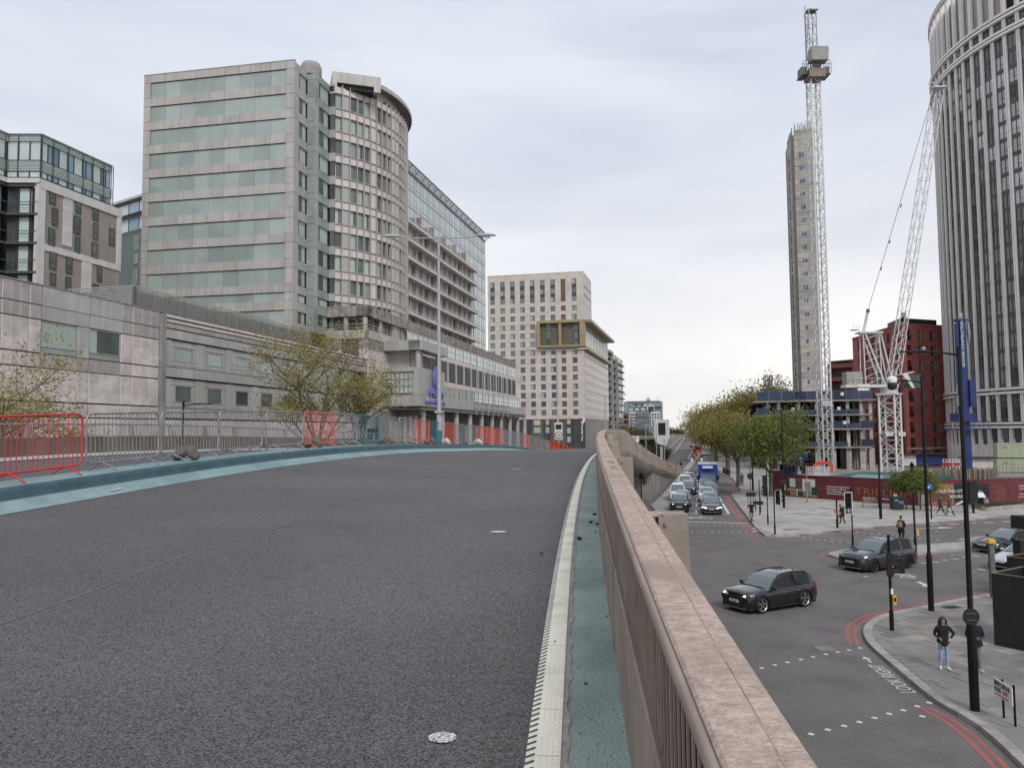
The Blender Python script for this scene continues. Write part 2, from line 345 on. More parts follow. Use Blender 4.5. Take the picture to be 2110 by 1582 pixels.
def dpt(Y, w, dz=0.0, frm='d'):
 """point on the deck: w metres left of the right kerb; frm 'i' counts w from the island centre line"""
 k, nl, wi, zr, zi, th = sec(Y)
 ww = w if frm == 'd' else wi + w
 zl = zi-.34; we = wi-.95
 if ww <= we: z = zr + (zl-zr)*ww/we
 elif ww < wi+.45: z = zi
 else: z = zi-.14-.012*(ww-wi)
 p = k + nl*ww; return Vector((p.x, p.y, z+dz))
YS = [-9+i*.75 for i in range(int(158/.75))]
def ribbon(mb, ws, mt, ys=YS, smooth=True):
 """ws: functions Y -> point, one per longitudinal line"""
 n = len(ws); vs = [w(Y) for Y in ys for w in ws]
 mb.add(vs, [(i*n+k, i*n+k+1, (i+1)*n+k+1, (i+1)*n+k) for i in range(len(ys)-1) for k in range(n-1)], mt, smooth)
D = lambda w, dz=0, frm='d': (lambda Y: dpt(Y, w, dz, frm))
def frac(t): return lambda Y: dpt(Y, (sec(Y)[2]-.95)*t)
mb = MB(); ribbon(mb, [D(-.0)]+[frac(t) for t in (.15, .3, .45, .6, .8, 1.0)], M_DECK)
ribbon(mb, [D(.45, 0, 'i'), D(3, 0, 'i'), D(6, 0, 'i'), D(8.15, 0, 'i')], M_DECK)
mb.build('flyover_road', loc=(0, 20, 6.8), kind='structure')
M_SEAM = mat('asphalt_seam', (.12, .111, .114), (.165, .153, .156), rough=.9, scale=9)
mb = MB()
def sw(Y): return .475 + .02*math.sin(Y*.31)+.006*math.sin(Y*1.7)
ribbon(mb, [lambda Y: dpt(Y, (sec(Y)[2]-.95)*sw(Y)-.012, .004), lambda Y: dpt(Y, (sec(Y)[2]-.95)*sw(Y)+.012, .007)], M_SEAM, ys=[2+i*.25 for i in range(240)])
mb.build('asphalt_seam', loc=(-4, 20, 7), kind='structure')
mb = MB()
E = lambda w, dz: (lambda Y: (lambda p: Vector((p.x, p.y, p.z+dz)))(dpt(Y, w)))
ribbon(mb, [E(-.45, -.02), E(-.68, -.02), E(-.72, -.5), E(-.60, -.9), E(-.35, -1.15), E(.6, -1.35), E(4, -1.45)], M_CONC)
ribbon(mb, [E(4, -1.45), lambda Y: dpt(Y, 4, -1.45, 'i'), lambda Y: dpt(Y, 8.9, -1.2, 'i'), lambda Y: dpt(Y, 8.9, -.0, 'i'), lambda Y: dpt(Y, 8.15, 0, 'i')], M_CONC)
ribbon(mb, [lambda Y: (lambda p: Vector((p.x, p.y, max(-.3, p.z-1.0))))(dpt(Y, -.45)), lambda Y: (lambda p: Vector((p.x, p.y, -.3)))(dpt(Y, -.45))], M_CONCG, ys=[90+i*2 for i in range(31)])
a, b = dpt(90, -.44), dpt(90, 16)
mb.quad((a.x, a.y, -.3), (b.x, b.y, -.3), (b.x, b.y, b.z-1.2), (a.x, a.y, a.z-1.2), M_CONCG)
for Yp in (12, 36, 62):      # piers that carry the deck
 for w in (4.2, 12.5):
  p = dpt(Yp, w); mb.prism([(p.x+1.1*math.cos(t*math.pi/5), p.y+.7*math.sin(t*math.pi/5)) for t in range(10)], -.2, p.z-1.35, M_CONCG)
mb.build('flyover_bridge_deck', loc=(0, 40, 5), kind='structure')
mb = MB()
ribbon(mb, [D(-.955, -.0+.004, 'i'), D(-.56, -.235+.0, 'i') if 0 else (lambda Y: dpt(Y, -.56, -.245, 'i'))], M_TEALP) if 0 else None
iz = lambda w, dz: (lambda Y: (lambda k, nl, wi, zr, zi, th: Vector(((k+nl*(wi+w)).x, (k+nl*(wi+w)).y, zi+dz)))(*sec(Y)))
ribbon(mb, [iz(-.98, -.334), iz(-.80, -.285), iz(-.66, -.235), iz(-.60, -.20)], M_TEALP)
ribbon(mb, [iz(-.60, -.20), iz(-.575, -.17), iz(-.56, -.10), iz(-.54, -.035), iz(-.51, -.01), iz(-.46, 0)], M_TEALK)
ribbon(mb, [iz(-.46, 0), iz(0, .005), iz(.38, 0), iz(.42, -.02), iz(.44, -.16)], M_TEALP)
mb.build('central_island', loc=(-4, 20, 7), kind='structure')
mb = MB()
for Y in (13.2, 22, 31):
 p = iz(-.80, -.279)(Y); q = iz(-.78, -.274)(Y+.35); mb.beam(p, q, .10, .004, M_WHITE)
mb.build('white_paint_dash', loc=(-8, 13, 7.2), kind='structure')
M_DAB = mat('sprayed_white_dab', (.80, .80, .80), (.09, .085, .088), rough=.8, scale=85, lo=.46, hi=.60, detail=2, bump=.6, bscale=85)
for px, py, r in ((915, 1520, .070), (1031, 1099, .10), (1065, 965, .12), (1040, 1090, .0), (920, 1108, .0)):
 if r == 0: continue
 best = min((( (proj(dpt(Y, w))[0]-px)**2+(proj(dpt(Y, w))[1]-py)**2), Y, w) for Y in [2.5+i*.1 for i in range(220)] for w in [i*.1 for i in range(0, 30)])
 c = dpt(best[1], best[2], .006); mb = MB(); n = 24
 vs = [c+Vector(((r*(1+.12*random.random()))*math.cos(2*math.pi*k/n), (r*(1+.1*random.random()))*math.sin(2*math.pi*k/n), .0)) for k in range(n)]
 mb.add(vs, [tuple(range(n))], M_DAB); mb.build('white_paint_dab', loc=tuple(c), kind='structure')
# right edge: combined kerb-drain units, grout, teal channel
drain = thing('drainage_kerb', 'cream polymer drainage kerb with slotted face along the right edge of the flyover', 'kerb', tuple(dpt(8, .02)))
M_SLOT = mat('drain_slot_dark', (.10, .095, .085), rough=.9)
def slope(b, L, g, k):
 b.hexa([(x, y, z) for z, h in ((-.05, 0), (0, 1)) for x, y in ((-.055, g), (0, g), (0, L-g), (-.055, L-g))] if 0 else [(-.055, g, -.05), (0, g, -.05), (0, L-g, -.05), (-.055, L-g, -.05), (-.055, g, -.002), (0, g, .026), (0, L-g, .026), (-.055, L-g, -.002)], M_DRAIN)
 s = L/k
 for i in range(k):
  y0 = i*s+s*.25; w = s*.42; f = lambda t: -.002+.028*(t+.055)/.055+.0015
  b.add([(-.0565, y0+.018, f(-.0565)), (-.010, y0, f(-.010)), (-.006, y0+w*.5, f(-.006)), (-.012, y0+w, f(-.012)), (-.0565, y0+w+.012, f(-.0565))], [(0, 1, 2, 3, 4)], M_SLOT)
def drain_unit(b, L=.565):
 g = .006; W_ = .118
 b.hexa([(x, y, z) for z in (-.05, .030) for x, y in ((0, g), (W_, g), (W_, L-g), (0, L-g))], M_DRAIN)             # walking top
 b.hexa([(x, y, z) for z, dx in ((-.12, -.075), (.026, -.004)) for x, y in ((dx-.0, g), (.0, g), (.0, L-g), (dx, L-g))], M_DRAIN) if 0 else None
 slope(b, L, g, 8)
 for r in range(4):       # raised studs and bars of the tread pattern
  for c in range(11):
   if 3 <= c <= 7 and r in (1, 2): continue
   b.lathe([(.0085, .029), (.006, .0345), (.001, .0355)], (.017+r*.028, .035+c*.0495, 0), M_DRAIN, n=5)
 for q in range(5): b.box((.045+.0, .20+q*.040, .0315), (.026, .018, .004), M_DRAIN); b.box((.080, .20+q*.040, .0315), (.022, .022, .004), M_DRAIN)
def drain_far(b, L=.565):
 g = .006
 b.hexa([(x, y, z) for z in (-.05, .030) for x, y in ((0, g), (.118, g), (.118, L-g), (0, L-g))], M_DRAIN)
 slope(b, L, g, 6)
Yc = 1.6; i = 0
mbs = MB(); ribbon(mbs, [D(.066, .006), D(.0, .012)], M_SLOT, ys=[1+i*.75 for i in range(90)])
mbs.build('slot_channel', drain)
while Yc < 62:
 p = dpt(Yc, 0, .012); q = dpt(Yc+.565*math.cos(math.atan(TNf(Yc))), 0, .012); d = (q-p).normalized()
 x = Vector((d.y, -d.x, 0)).normalized(); up = x.cross(d).normalized()
 M = Matrix(((x.x, d.x, up.x, p.x), (x.y, d.y, up.y, p.y), (x.z, d.z, up.z, p.z), (0, 0, 0, 1)))
 place('kerb_unit', drain, 'du' if Yc < 16 else 'du2', drain_unit if Yc < 16 else drain_far, M); Yc += .565*math.cos(math.atan(TNf(Yc))); i += 1
mb = MB()
gw = lambda Y: -.155-.012*math.sin(Y*7.1)*math.sin(Y*2.3)-.008*math.sin(Y*19)
ribbon(mb, [D(-.10, .018), D(-.14, .020), (lambda Y: dpt(Y, gw(Y), .012))], M_GROUT, ys=[1+i*.08 for i in range(760)])
mb.build('grout_strip', loc=(.2, 5, 6.5), kind='structure')
mb = MB(); ribbon(mb, [D(-.12, .004), D(-.25, .008), D(-.38, .006), D(-.47, .010)], M_TEAL)
mb.build('edge_channel', loc=(.4, 5, 6.5), kind='structure')
mb = MB(); rr = random.Random(9); M_GRIT = mat('grit', (.16, .15, .14), (.04, .04, .04), rough=.9, scale=40)
for i in range(700):
 Y = 2.4+rr.random()**1.6*22; w = -.13-rr.random()**1.5*.32 if i % 4 else rr.random()*6; r = rr.uniform(.002, .006); c = dpt(Y, w, .013); mb.add([c+Vector((r*math.cos(a), r*math.sin(a), 0)) for a in (0, 2.1, 4.2)]+[c+Vector((0, 0, r*1.2))], [(0, 1, 3), (1, 2, 3), (2, 0, 3)], M_GRIT)
mb.build('grit', loc=(0, 8, 6.6), kind='stuff', label='fine grit scattered on the flyover edge', cat='grit')
M_CRUMB = mat('asphalt_crumb', (.02, .02, .02), rough=.9)
for k, (px, py, r) in enumerate(((1225, 1061, .030), (1217, 1078, .030), (1229, 1082, .028), (1192, 1112, .036), (1205, 1411, .010), (1226, 1098, .014), (1249, 1275, .008), (1157, 1575, .007), (1146, 1332, .008), (1115, 1141, .018))):
 best = min(((proj(dpt(Y, w))[0]-px)**2+(proj(dpt(Y, w))[1]-py)**2, Y, w) for Y in [2.5+i*.08 for i in range(150)] for w in [-.46+i*.03 for i in range(0, 24)])
 c = dpt(best[1], best[2], .012+(.03 if -.12 < best[2] < 0 else 0)); mb = MB(); rr = random.Random(k)
 vs = [c+Vector((r*math.cos(a)*rr.uniform(.7, 1.3), r*math.sin(a)*rr.uniform(.7, 1.3), z*r*rr.uniform(.6, 1))) for z in (0, .9) for a in (0, 1.2, 2.5, 3.7, 5)]
 mb.add(vs, [(0, 1, 2, 3, 4), (9, 8, 7, 6, 5)]+[(i, (i+1) % 5, 5+(i+1) % 5, 5+i) for i in range(5)], M_CRUMB)
 mb.build('asphalt_crumb', **dict(label=['crumb of black asphalt furthest up the teal channel beside the parapet', 'crumb of black asphalt left of its near twin in the teal channel', 'crumb of black asphalt against the parapet boards', 'largest crumb of black asphalt beside the grout strip', 'tiny crumb alone in the middle of the near teal channel', 'small crumb by the parapet below the cluster of three', 'tiny crumb at the foot of the parapet boards, nearest but one', 'tiny crumb on the nearest cream kerb unit', 'tiny crumb on a cream kerb unit by its studs', 'small crumb lying on the fresh asphalt near the slotted kerb'][k], cat='asphalt crumb', group='loose asphalt crumbs on the flyover'))
# right parapet
par = thing('parapet', 'brown parapet with broad pinkish concrete cap, slender balusters and boarded foot', 'parapet', tuple(dpt(6, -.5)))
YP = [.15+i*.25 for i in range(44)]+[11+i*.75 for i in range(186)]
mb = MB()        # cap: flat top with a shallow step two thirds across
ribbon(mb, [D(-.465, 1.075), D(-.467, 1.098), D(-.475, 1.105), D(-.575, 1.108), D(-.579, 1.1045), D(-.628, 1.1035), D(-.638, 1.096), D(-.640, 1.03), D(-.60, 1.02), D(-.48, 1.03), D(-.465, 1.075)], M_CAP, ys=YP, smooth=False)
mb.build('cap', par)
M_CRK = mat('cap_stain', (.27, .21, .172), (.42, .325, .27), rough=.9, scale=40)
mb = MB(); ribbon(mb, [(lambda Y: dpt(Y, -.5755+.0012*math.sin(Y*9)+.001*math.sin(Y*31), 1.1088)), (lambda Y: dpt(Y, -.5805-.0012*math.sin(Y*7.3), 1.1062))], M_CRK, ys=[.15+i*.05 for i in range(500)], smooth=False)
for Yj in (7.3, 15.2, 24): mb.add([dpt(Yj, -.474, 1.1065), dpt(Yj, -.572, 1.1085), dpt(Yj+.006, -.572, 1.1095), dpt(Yj+.006, -.474, 1.107)], [(0, 1, 2, 3)], M_CRK)
mb.build('cap_joint', par)
mb = MB()        # rounded inner lip
import math as _m
ribbon(mb, [D(-.458+.015*_m.cos(t*_m.pi/4)*-1, 1.072+.024*_m.sin(t*_m.pi/4)) for t in range(9)], M_BOARD, ys=YP)
mb.build('lip', par)
mb = MB(); ribbon(mb, [D(-.446, .640), D(-.443, .652), D(-.452, .664), D(-.475, .66), D(-.476, .64), D(-.446, .64)], M_BOARD, ys=YP, smooth=False); mb.build('rail', par)
Yc = .4
while Yc < 60:
 st = .74 if Yc < 30 else 1.5; p, q = dpt(Yc+.006, -.455, 0), dpt(Yc+st-.006, -.455, 0); d = q-p; x = Vector((d.y, -d.x, 0)).normalized()*.02
 jx = random.uniform(-.003, .003)
 b = MB(); o = Vector((jx, 0, 0)); b.hexa([p+o, q+o, q+x+o, p+x+o, p+o+Vector((0, 0, .64)), q+o+Vector((0, 0, .64)), q+x+o+Vector((0, 0, .64)), p+x+o+Vector((0, 0, .64))], M_BOARD)
 b.build('board', par); Yc += st
def bar(b): b.box((0, 0, .195), (.0065, .010, .39), M_BAR)
Yc = .5; k = 0; rest = MB()
while Yc < 50:
 p = dpt(Yc, -.470, .655)
 if k < 290: place('baluster', par, 'bal', bar, Matrix.Translation(p))
 else: rest.box((p.x, p.y, p.z+.195), (.0065, .010, .39), M_BAR)
 Yc += .085 if k < 290 else .12; k += 1
rest.build('balusters', par, kind='stuff')
mb = MB(); ribbon(mb, [D(-.60, 0), D(-.60, 1.03)], mat('parapet_backing', (.05, .038, .032), (.07, .055, .045), rough=.8, scale=3), ys=YP, smooth=False); mb.build('backing_sheet', par)
mb = MB()        # small metal cleats left on the cap
for px, py in ((1258, 952), (1263, 964)):
 best = min(((proj(dpt(Y, -.56, 1.11))[0]-px)**2+(proj(dpt(Y, -.56, 1.11))[1]-py)**2, Y) for Y in [4+i*.1 for i in range(150)])
 p = dpt(best[1], -.56, 1.115); mb.box((p.x, p.y, p.z), (.05, .09, .012), M_CONC)
mb.build('cleat', par)
def fin(b, hh=2.9, th=.20, far=False):
 w0, w1 = .15, .24
 b.hexa([(.05, -th/2, -hh), (w1+.05, -th/2, -hh), (w1+.05, th/2, -hh), (.05, th/2, -hh), (.05, -th/2, 0), (w0+.05, -th/2, 0), (w0+.05, th/2, 0), (.05, th/2, 0)], M_CONC)
def fin_near(b):
 fin(b, 2.9)
 b.hexa([(x, y, z) for z in (-.20, .004) for x, y in ((.035, -.105), (.05, -.105), (.05, .105), (.035, .105))], M_BOARD)
 b.hexa([(x, y, z) for z in (-.012, .006) for x, y in ((-.035, -.10), (.06, -.10), (.06, .02), (-.035, .02))], M_CAP)
 for z in (-.05, -.145): b.tube([(.075, -.10, z), (.075, -.122, z)], .011, M_GALV, 8)
def finM(Y, w=-.64, dz=1.10):
 p = dpt(Y, w, dz); th = math.atan(TNf(Y)); x = Vector((math.cos(th), -math.sin(th), 0)); y = Vector((math.sin(th), math.cos(th), 0))
 return Matrix(((x.x, y.x, 0, p.x), (x.y, y.y, 0, p.y), (0, 0, 1, p.z), (0, 0, 0, 1)))
for Y in (4.62, 9.35, 14.1, 18.8, 23.5, 28.2, 33, 38, 43, 48): place('concrete_fin', par, 'finN', fin_near, finM(Y))
Y = 52.0
def fin_far(b):
 hh = 1.35; b.hexa([(.02, -.35, -hh), (.42, -.35, -hh), (.42, .35, -hh), (.02, .35, -hh), (.02, -.28, 0), (.16, -.28, 0), (.16, .28, 0), (.02, .28, 0)], M_CONC)
while Y < 146: place('concrete_fin', par, 'finF', fin_far, finM(Y, -.62, 1.12)); Y += 2.7
Y = 66
def fj(b): b.box((0, 0, -.45), (.012, .05, 1.0), M_BLACKM)
while Y < 146: place('fascia_joint', par, 'fj', fj, finM(Y, -.735, -.02)); Y += 1.9
# parapet of the other carriageway
op = thing('far_parapet', 'low brown parapet wall with wire mesh and tube rail beyond the crowd barriers', 'parapet', tuple(dpt(14, 8.5, 0, 'i')))
mb = MB(); YO = [-2+i*1.5 for i in range(100)]
ribbon(mb, [D(8.25, 0, 'i'), D(8.25, .66, 'i'), D(8.55, .66, 'i'), D(8.6, -.2, 'i')], mat('dark_brown_wall', (.135, .11, .093), (.175, .145, .122), rough=.8, scale=1.2, streak=.3, c3=(.11, .09, .075), s3=.7), ys=YO, smooth=False); mb.build('wall', op)
mb = MB(); ribbon(mb, [D(7.75, .02, 'i'), D(7.75, .10, 'i'), D(8.25, .10, 'i')], M_WHITE, ys=YO, smooth=False); mb.build('kerb_strip', op)
mb = MB(); mb.tube([dpt(Y, 8.4, 1.08, 'i') for Y in YO], .035, M_GALV, 6); mb.build('rail', op)
def opost(b): b.hexa([(-.09, -.06, 0), (.09, -.06, 0), (.09, .06, 0), (-.09, .06, 0), (-.06, -.06, .42), (.06, -.06, .42), (.06, .06, .42), (-.06, .06, .42)], M_CONC)
for i in range(60):
 Y = 1+i*2.3; place('post', op, 'opost', opost, Matrix.Translation(dpt(Y, 8.4, .66, 'i')) @ Matrix.Rotation(1.45, 4, 'Z'))
mb = MB()
for Y0 in np.arange(0, 60, .12):
 p = dpt(Y0, 8.4, .66, 'i'); mb.beam(p, p+Vector((0, 0, .4)), .006, .006, M_GALV)
for z in (.74, .82, .90, .98): mb.tube([dpt(Y, 8.4, z, 'i') for Y in YO[:42]], .004, M_GALV, 3)
mb.build('wire_mesh', op, kind='stuff')
# street level: pavements, kerbs, markings
def poly_px(pts, z=.12): return [G(x, y, z) for x, y in pts]
def inside(p, poly):
 x, y = p[0], p[1]; r = False; n = len(poly); j = n-1
 for i in range(n):
  xi, yi, xj, yj = poly[i][0], poly[i][1], poly[j][0], poly[j][1]
  if (yi > y) != (yj > y) and x < (xj-xi)*(y-yi)/(yj-yi)+xi: r = not r
  j = i
 return r
def resample(pts, step):
 out = [pts[0]]; acc = 0
 for a, b in zip(pts, pts[1:]):
  L = (b-a).length; t = step-acc
  while t < L: out.append(a.lerp(b, t/L)); t += step
  acc = (L-(t-step))
 out.append(pts[-1]); return out
def smooth_line(pts, it=3):
 for _ in range(it):
  q = [pts[0]]
  for a, b in zip(pts, pts[1:]): q += [a.lerp(b, .25), a.lerp(b, .75)]
  pts = q+[pts[-1]]
 return pts
def offset(pts, d):
 out = []
 for i, p in enumerate(pts):
  a = pts[max(0, i-1)]; b = pts[min(len(pts)-1, i+1)]; t = (b-a); t = Vector((t.x, t.y, 0)).normalized(); out.append(p+Vector((-t.y, t.x, 0))*d)
 return out
def strip(mb, a, b, mt, z):
 n = len(a); vs = [(p.x, p.y, z) for p in a]+[(p.x, p.y, z) for p in b]
 mb.add(vs, [(i, i+1, n+i+1, n+i) for i in range(n-1)], mt)
def kerb_line(parent, line, side, mt, step=.92, w=.30, far_from=None):
 """kerb stones laid along a line; side = +1: the pavement lies to the left of the line"""
 pts = resample(line, step); k = 0
 for a, b in zip(pts, pts[1:]):
  t = (b-a); L = t.length
  if L < .05: continue
  t.normalize(); n = Vector((-t.y, t.x, 0))*side; g = .008
  A, B = a+t*g, b-t*g
  mb = MB(); mb.hexa([(p.x, p.y, z) for z in (-.02, .128) for p in (A, B, B+n*w, A+n*w)] if side > 0 else [(p.x, p.y, z) for z in (-.02, .128) for p in (B, A, A+n*w, B+n*w)], mt)
  mb.build('kerb_stone', parent); k += 1
  if k > 280: break
se_kerb = smooth_line(poly_px([(2230, 1194), (2110, 1210), (2040, 1222), (1980, 1231), (1916, 1245), (1860, 1255), (1812, 1266), (1786, 1280), (1776, 1298), (1785, 1320), (1808, 1342), (1853, 1379), (1929, 1445), (2011, 1484), (2110, 1576), (2230, 1700)]), 2)
se_poly = [(p.x, p.y) for p in se_kerb]+[(40, 17), (46, 40)]
mb = MB(); mb.prism(se_poly, -.02, .112, M_PAVEN[1]); pv = mb.build('pavement', loc=(18, 26, 0), kind='structure')
kerb_line(pv, se_kerb, 1, M_KERB)
def slabs(poly, parent, ang, sx, sy, z, mats, test=None, limit=10**9, name='paving_stone', h=.012, jit=.0015, bounds=None, stuff=True, keep=None, stagger=.5):
 xs = [p[0] for p in poly]; ys = [p[1] for p in poly]; c = Vector((sum(xs)/len(xs), sum(ys)/len(ys))) if keep is None else Vector(keep)
 R = max(max(xs)-min(xs), max(ys)-min(ys)) if bounds is None else bounds; co, si = math.cos(ang), math.sin(ang); n = 0; rest = MB(); cells = []
 for j in range(int(-R/sy), int(R/sy)):
  for i in range(int(-R/sx), int(R/sx)):
   u, v = (i+(stagger if j % 2 else 0))*sx, j*sy
   q = [(c.x+(u+a)*co-(v+b)*si, c.y+(u+a)*si+(v+b)*co) for a, b in ((.005, .005), (sx-.005, .005), (sx-.005, sy-.005), (.005, sy-.005))]
   if not all(inside(p, poly) for p in q): continue
   if test and not test(q): continue
   cells.append((math.hypot(q[0][0], q[0][1]), q))
 cells.sort(key=lambda t: t[0])
 for d, q in cells:
  mt = mats[random.choice((0, 0, 1, 1, 1, 2)) % len(mats)]; zz = z+random.uniform(-jit, jit)
  if n < limit:
   b = MB(); b.hexa([(p[0], p[1], w) for w in (zz-h, zz) for p in q], mt); b.build(name, parent)
  else: rest.add([(p[0], p[1], zz) for p in q], [(0, 1, 2, 3)], mt)
  n += 1
 if rest.v: rest.build('paving' if name == 'paving_stone' else name+'s', parent, kind='stuff')
def inset_ok(line, dist):
 P2 = [(p.x, p.y) for p in line]
 def t(q):
  for x, y in q:
   for a, b in P2:
    if (x-a)**2+(y-b)**2 < dist*dist: return False
  return True
 return t
blk = poly_px([(1803, 1333), (1866, 1322), (1992, 1417), (1944, 1440)])
blkp = [(p.x, p.y) for p in blk]
nb = lambda q: not any(inside(p, blkp) for p in q)
kt = inset_ok(resample(se_kerb, .25), .33)
slabs(se_poly, pv, .30, .85, .62, .126, M_PAVEN, test=lambda q: kt(q) and nb(q) and 19 < q[0][1] < 40, limit=270)
slabs(blkp, pv, .30, .40, .40, .127, [M_BLOCK], name='blister_tile', limit=60)
cov = thing('manhole_cover', 'rectangular steel access cover in the near corner pavement beside the lamp post', 'manhole cover', tuple(G(1961, 1250, .128)))
mb = MB(); p = G(1961, 1250, .134); mb.box((p.x, p.y, p.z-.003), (.75, .5, .006), M_JOINT, .3); mb.box((p.x, p.y, p.z), (.66, .42, .006), M_BLACKM, .3); mb.build('plate', cov)
for i, (x, y, w, d, lab) in enumerate(((1700, 1046.5, 1.1, .7, 'dark cover in the plaza between hoarding and white bordered signal'), (1640, 1057.5, .9, .7, 'dark cover in the plaza before the printed table picture'), (1632, 1090, 1.1, .8, 'dark cover near the plaza corner by the traffic light'), (1735, 1052.5, .8, .6, 'dark cover in the plaza left of the bench'), (2070, 1062.5, .9, .6, 'dark cover in the far right pavement near the kerb'), (1560, 1210, .7, .7, 'dark round edged cover in the road left of the black crossover'), (1700, 1335, .6, .6, 'small cover in the near road by the dotted crossing'))):
 z_ = .131 if i < 5 else .004; p = G(x, y, z_); mb = MB(); mb.box((p.x, p.y, p.z-.001), (w+.1, d+.1, .004), M_JOINT); mb.box((p.x, p.y, p.z+.002), (w, d, .004), M_BLOCK); mb.build('manhole_cover', label=lab, cat='manhole cover', group='street covers')
ne_kerb = poly_px([(1459, 893.5), (1466, 915), (1473, 940), (1479, 962), (1483, 975), (1509, 984.5), (1518, 995), (1527, 1011.5), (1506, 1018), (1514, 1030), (1530, 1051), (1554, 1082), (1566, 1095), (1577, 1102), (1600, 1103.5), (1623, 1103), (1680, 1097.5), (1749, 1090), (1800, 1085.5), (1898, 1077.5), (2000, 1070), (2110, 1062), (2300, 1050)])
ne_poly = [(p.x, p.y) for p in ne_kerb]+[(300, 100), (300, 1200), (260, 1500)]
mb = MB(); mb.prism(ne_poly, -.02, .112, M_PAVE[1]); pn = mb.build('plaza', loc=(40, 90, 0), kind='structure')
kerb_line(pn, [p for p in ne_kerb[4:22]], 1, M_KERB, step=1.2)
hb = lambda q: q[0][1] < 108 and q[0][0] < 68
slabs(ne_poly, pn, -.08, .9, .6, .119, M_PAVE, test=hb, limit=280, h=.01, jit=.001, keep=(45, 82), bounds=34)
wp = poly_px([(1352, 1052), (1383, 1052), (1386, 1041), (1407, 988), (1424, 962), (1443, 938), (1452, 913), (1446, 913), (1432, 938), (1402, 974), (1362, 1022), (1340, 1040)])
mb = MB(); mb.prism([(p.x, p.y) for p in wp], -.02, .12, M_PAVE[1], M_KERB); mb.build('ramp_pavement', loc=(18, 90, 0), kind='structure')
isl = [[(1705, 1141), (1712, 1136), (1740, 1131), (1886, 1121.5), (1990, 1115), (1992, 1131), (1925, 1136), (1886, 1141), (1732, 1149)], [(1969, 1111.5), (1992, 1106), (2150, 1092), (2150, 1101), (1994, 1113)]]
ISL = []
for q in isl:
 w = poly_px(q); ISL.append(w); mb = MB(); mb.prism([(p.x, p.y) for p in w], -.02, .115, M_KERB); o = mb.build('traffic_island', loc=tuple(w[0]), kind='structure')
 slabs([(p.x, p.y) for p in w], o, .05, .75, .6, .125, M_PAVE, limit=120, stagger=.5)
# painted lines
mr_ = MB()
def red_pair(line, side, ds=(.28, .50), w=.10):
 for d in ds: strip(mr_, offset(line, -side*d), offset(line, -side*(d+w)), M_REDL, .004)
i0 = min(range(len(se_kerb)), key=lambda i: (se_kerb[i]-G(1788, 1325, .12)).length); i1 = min(range(len(se_kerb)), key=lambda i: (se_kerb[i]-G(1935, 1449, .12)).length)
red_pair(resample(se_kerb[:i0+1], .4), 1, ds=(.25, .52), w=.13); red_pair(resample(se_kerb[i1:], .4), 1, ds=(.25, .52), w=.13)
red_pair(ne_kerb[8:14], 1, ds=(.35, .75), w=.18); red_pair(ne_kerb[4:8], 1, ds=(.35, .75), w=.15); red_pair(ne_kerb[13:], 1, ds=(.3,), w=.2)
for w in ISL[:1]:
 l = [w[6], w[7], w[8], w[0], w[1], w[2]];
 strip(mr_, offset(l, .35), offset(l, .5), M_REDL, .004)
a, b = G(1886, 1146), G(1940, 1138); mr_.quad(a+Vector((0, 0, .004)), b+Vector((0, 0, .004)), b+Vector((0, -.2, .004)), a+Vector((0, -.2, .004)), M_REDL)
mr_.build('red_route_lines', loc=(20, 40, 0), kind='structure')
mw = MB()
def wline(a, b, w, z=.005, m=None):
 a, b = G(*a), G(*b); t = (b-a).normalized(); n = Vector((-t.y, t.x, 0))*w/2
 mw.quad(*[Vector((p.x, p.y, z)) for p in (a-n, b-n, b+n, a+n)], m or M_WHITE)
def stud(x, y, r=.085):
 c = G(x, y, .005); mw.quad(c+Vector((-r, 0, 0)), c+Vector((0, -r, 0)), c+Vector((r, 0, 0)), c+Vector((0, r, 0)), M_WHITE)
c8 = lambda x, y: (1440+x/3.149, 1080+y/3.149)
for q in ((320, 948), (408, 930), (493, 911), (576, 893), (662, 875), (740, 858), (825, 841), (900, 827), (975, 814), (1047, 800), (620, 1388), (728, 1358), (838, 1330), (943, 1305), (1042, 1280), (1140, 1253), (1235, 1227), (1327, 1204), (1418, 1178), (1495, 1155), (1450, 1243)): stud(*c8(*q), r=.105)
for i in range(14): stud(1386+i*12.2, 1080.6+i*.2, .13)
for i in range(13): stud(1384+i*13.9, 1093.6+i*.18, .13)
for q in ((1655, 1106), (1670, 1108.5), (1685, 1110.5), (1700, 1112.6), (1715, 1114.4), (1732, 1116), (1747.6, 1117.3), (1766, 1096.5), (1781.6, 1098), (1797, 1099.4), (1811.7, 1100.4), (1828, 1102), (1930, 1093.6), (1879, 1107.6), (1896.6, 1108.6), (1932.8, 1112), (1783, 1187)): stud(*q, r=.14)
z1 = lambda x, y: (1700+x/5.146, 1080+y/5.146)
for a, b in (((1015, 408), (1082, 414)), ((1133, 392), (1210, 404)), ((1243, 376), (1305, 384)), ((1335, 359), (1425, 370)), ((1455, 345), (1560, 359)), ((1560, 330), (1635, 342)), ((1615, 473), (1700, 485)), ((1570, 500), (1590, 503)), ((1340, 328), (1358, 331))): wline(z1(*a), z1(*b), .16)
for a, b in (((1917, 1080.5), (1937, 1080.3)), ((1955, 1079.3), (1976, 1079)), ((2003, 1077.6), (2011, 1077.5)), ((2029, 1076.3), (2048, 1076)), ((2065, 1074.4), (2083, 1074))): wline(a, b, .3)
wline((1887, 1088.7), (1935, 1087), .2)
a, b, c = G(1932, 1088.6, .005), G(1968, 1086.6, .005), G(1934, 1085.4, .005); mw.add([a, b, c], [(0, 1, 2)], M_WHITE)
